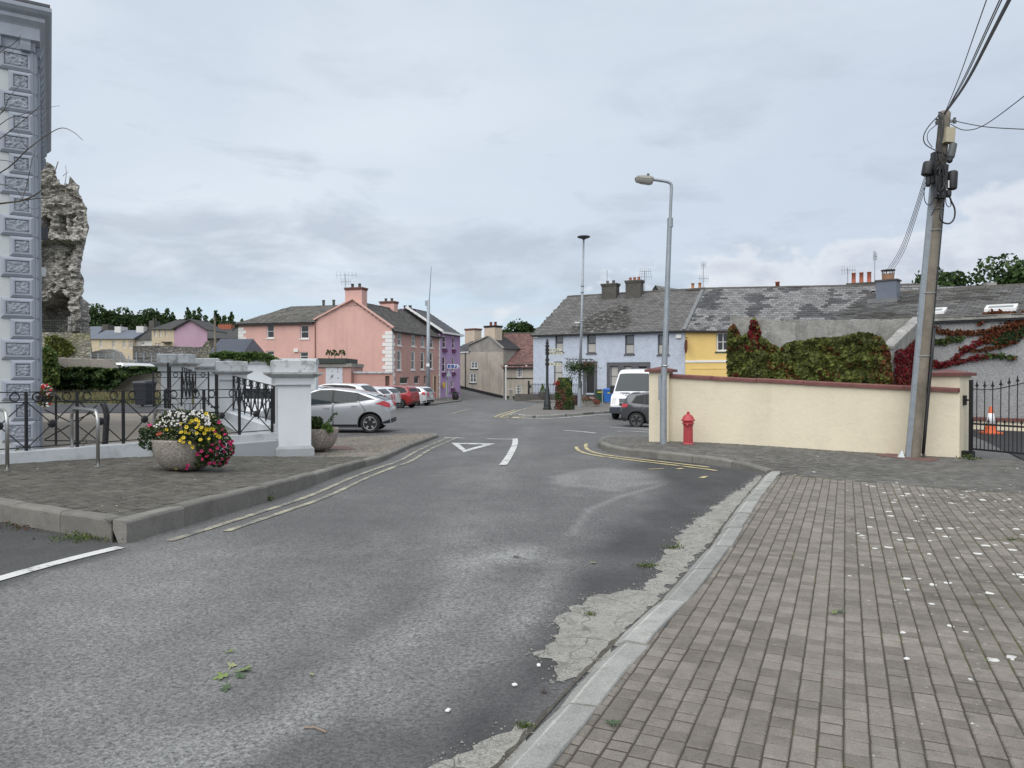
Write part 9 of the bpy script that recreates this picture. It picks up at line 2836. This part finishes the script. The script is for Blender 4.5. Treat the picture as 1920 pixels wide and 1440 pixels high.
# pavement and bins before the blue house
sheet('pavement',[(6.0,55.5),(13.5,52.5),(15.5,58.5),(2.6,65.6),(1.2,63.0)],lambda a: Gs(a) + .14,M['paver_far'],res=2.0,thick=.25)
def at_ground(px,y,off): x = PX(px,y); return (x,y,G(x,y) + off)
bl = thing('wheelie_bin','bright blue wheelie bin with a yellow label in front of the blue house','wheelie bin',at_ground(1141,57.5,.15),R(-20))
bin_parts(bl,mk('blue_bin',(.02,.12,.42),.5,.08,4))
bl.scale = (1.12,1.12,1.08)
mb = MB(); mb.box(.02,-.375,.70,.22,-.355,.78); mb.build('label',mk('bin_label',(.5,.42,.08),.6),bl)
gb2 = thing('wheelie_bin','dark green bin with a yellow band beside the blue bin','wheelie bin',at_ground(1125,57.8,.15),R(10))
bin_parts(gb2,mk('green_bin',(.015,.06,.035),.5,.08,4),M['bin_black'])
mb = MB(); mb.box(-.3,-.372,.80,.3,-.352,.90); mb.build('band',mk('yellow_band',(.55,.45,.05),.6),gb2)
bk = thing('wheelie_bin','black bin behind the van beside the bright blue bin','wheelie bin',at_ground(1153,59.0,.15),R(5))
bin_parts(bk,M['bin_black'])
sh = thing('conifer_pot','small cone-shaped conifer in a dark pot on the grey plinth','potted plant',(PX(1017.5,64.6),64.6,-.12))
mb = MB(); mb.lathe([(.28,-.25),(.38,.05),(.40,.25),(.34,.25)],14); mb.build('pot',M['cement'],sh,smooth=True,angle=40)
n = 420; z = RNG.random(n); a = RNG.uniform(0,6.28,n); r = .30 * (1 - z) * (.7 + .3 * RNG.random(n))
leaf_cloud(np.stack([r * np.cos(a),r * np.sin(a),.25 + z * .75],1),.10,RNG).build('foliage',M['leaf_light'],sh,kind='stuff')
# signs by the purple house
sb = gp(839,752,.1)
if sb.y > 80: sb = Vector((PX(839,73),73,G(PX(839,73),73) + .1))
sg = thing('direction_sign','blue parking direction sign with white symbols on a grey pole by the purple house','road sign',sb)
SY = sb.y
def sgx(px): return PX(px,SY) - sb.x
def sgz(py): return PZ(py,SY) - sb.z
mb = MB(); mb.tube([(0,0,0),(0,0,sgz(681))],.05,8); mb.build('pole',M['cement'],sg)
M['sign_blue'] = mk('sign_blue',(.025,.055,.22),.5,.05,5)
x0,x1,z0,z1 = sgx(838.5),sgx(862),sgz(691),sgz(683)
mb = MB(); mb.extr([(x0,-.08,z0),(x1 - .2,-.08,z0),(x1,-.08,(z0 + z1) / 2),(x1 - .2,-.08,z1),(x0,-.08,z1)],(0,.03,0)); pb = mb.build('panel',M['white_paint'],sg)
mb = MB(); k_ = .045; mb.extr([(x0 + k_,-.095,z0 + k_),(x1 - .22,-.095,z0 + k_),(x1 - .07,-.095,(z0 + z1) / 2),(x1 - .22,-.095,z1 - k_),(x0 + k_,-.095,z1 - k_)],(0,.014,0)); mb.build('blue_field',M['sign_blue'],pb)
mb = MB(); cx,cz = x1 - .22,(z0 + z1) / 2
mb.extr([(cx - .10,-.105,cz + .13),(cx - .02,-.105,cz + .13),(cx + .09,-.105,cz),(cx - .02,-.105,cz - .13),(cx - .10,-.105,cz - .13),(cx + .0,-.105,cz)],(0,.009,0)); mb.build('chevron',M['white_paint'],pb)
mb = MB(); mb.box(x0 + .68,-.105,cz - .12,x0 + .73,-.096,cz + .12); mb.torus((x0 + .76,-.1,cz + .05),.055,.018,(1,0,0),(0,0,1),14,5); mb.build('letter_p',M['white_paint'],pb)
mb = MB(); mb.ball((x0 + .33,-.1,cz + .12),.028,.01,.028); mb.bar((x0 + .33,-.1,cz + .09),(x0 + .34,-.1,cz - .02),.03,.01); mb.bar((x0 + .34,-.1,cz - .02),(x0 + .42,-.1,cz - .02),.03,.01); mb.bar((x0 + .42,-.1,cz - .02),(x0 + .45,-.1,cz - .11),.03,.01); mb.torus((x0 + .34,-.1,cz - .06),.065,.014,(1,0,0),(0,0,1),14,5); mb.build('wheelchair_symbol',M['white_paint'],pb)
tsn = thing('triangle_sign','grey back of a triangular warning sign below the blue parking sign','road sign',sb + Vector((.25,-.12,0)))
mb = MB(); c0,c1,c2 = (sgx(836) - .25,sgz(706)),(sgx(847) - .25,sgz(706)),(sgx(841.5) - .25,sgz(694)); mb.extr([(c0[0],0,c0[1]),(c1[0],0,c1[1]),(c2[0],0,c2[1])],(0,.03,0)); mb.build('panel',M['galv'],tsn)
mb = MB(); mb.tube([(-.2,.08,0),(-.2,.08,sgz(694))],.04,8); mb.build('pole',M['galv'],tsn)
# tall grey pole with a mast, thin white lamp by the cottage
gpz = G(PX(803,61),61)
t = thing('mast_pole','tall grey pole with a thin aerial mast in front of the pink house','pole',(PX(802.5,61),61,gpz))
mb = MB(); mb.tube([(0,0,0),(PX(803.5,61) - PX(802.5,61),0,PZ(563,61) - gpz)],[.17,.13],12); mb.build('pole',M['galv'],t,smooth=True)
mb = MB(); mb.tube([(PX(805,61) - PX(802.5,61),0,PZ(566,61) - gpz),(PX(809,61) - PX(802.5,61),0,PZ(500,61) - gpz)],[.05,.025],6); mb.build('mast',M['galv'],t)
mb = MB(); mb.box(-.22,-.12,PZ(573,61) - gpz,-.02,.1,PZ(564,61) - gpz); mb.build('box',M['galv'],t)
mb = MB(); z_ = PZ(684,61) - gpz; mb.box(-.12,-.2,z_ - .14,.14,-.14,z_ + .1); mb.build('notice',M['white_paint'],t)
t = thing('white_pole','thin white pole standing before the beige cottage','pole',(PX(948.5,88),88,G(PX(948.5,88),88)))
mb = MB(); mb.tube([(0,0,0),(0,0,PZ(688,88) - G(PX(948.5,88),88))],.07,8); mb.build('pole',M['white_paint'],t)
mb = MB(); mb.ball((0,0,PZ(687,88) - G(PX(948.5,88),88)),.14); mb.build('lamp',M['white_paint'],t,smooth=True)
t = thing('meter_pillar','small grey service pillar in front of the beige cottage','pillar',(PX(958,92),92,G(PX(958,92),92)))
mb = MB(); mb.chbox(-.22,-.2,0,.22,.2,1.25,.03); mb.build('body',M['grey_render'],t); mb = MB(); mb.box(-.3,-.25,1.251,.3,.25,1.36); mb.build('cap',M['white_cap'],t)
bq = thing('flower_barrel','dark flower barrel against the purple house','planter',(PX(854,79),79,G(PX(854,79),79) + .1))
mb = MB(); mb.lathe([(.28,0),(.36,.3),(.34,.6)],14); mb.build('barrel',M['black_trim'],bq)
n = 120; leaf_cloud(np.stack([RNG.normal(0,.25,n),RNG.normal(0,.25,n),.65 + np.abs(RNG.normal(0,.12,n))],1),.14,RNG).build('leaves',M['leaf_dark'],bq,kind='stuff')
# television aerials
aerial('aerial','broad multi-element aerial over the pink house chimney',(PX(648,73),73,PZ(541,73)),PZ(513,73) - PZ(541,73),((.15,2.1),(.8,1.0)))
aerial('aerial','square-armed aerial behind the right chimney of the blue house',(PX(1208.5,70),70,PZ(549,70)),PZ(508,70) - PZ(549,70),((.04,1.1),(.55,1.3)))
aerial('aerial','aerial beside the two buff pots at the yellow roof',(PX(1318,69),69,PZ(545,69)),PZ(494,69) - PZ(545,69),((.15,.5),(1.4,.9)))
aerial('aerial','little aerial mast left of the three terracotta pots',(PX(1588.5,62),62,PZ(535,62)),PZ(503,62) - PZ(535,62),((.15,1.2),))
aerial('aerial','tall dish-like aerial right of the three terracotta pots',(PX(1639,60),60,PZ(525,60)),PZ(470,60) - PZ(525,60),((.45,.6),),R(35))
mb = MB(); mb.tube([(0,0,0),(0,0,1.25)],.03,6); o = mb.build('aerial',M['galv']); o.location = (PX(1138,69.5),69.5,PZ(532,69.5)); tag(o,'plain rod aerial on the left chimney of the blue house','aerial','television aerials on the chimneys')
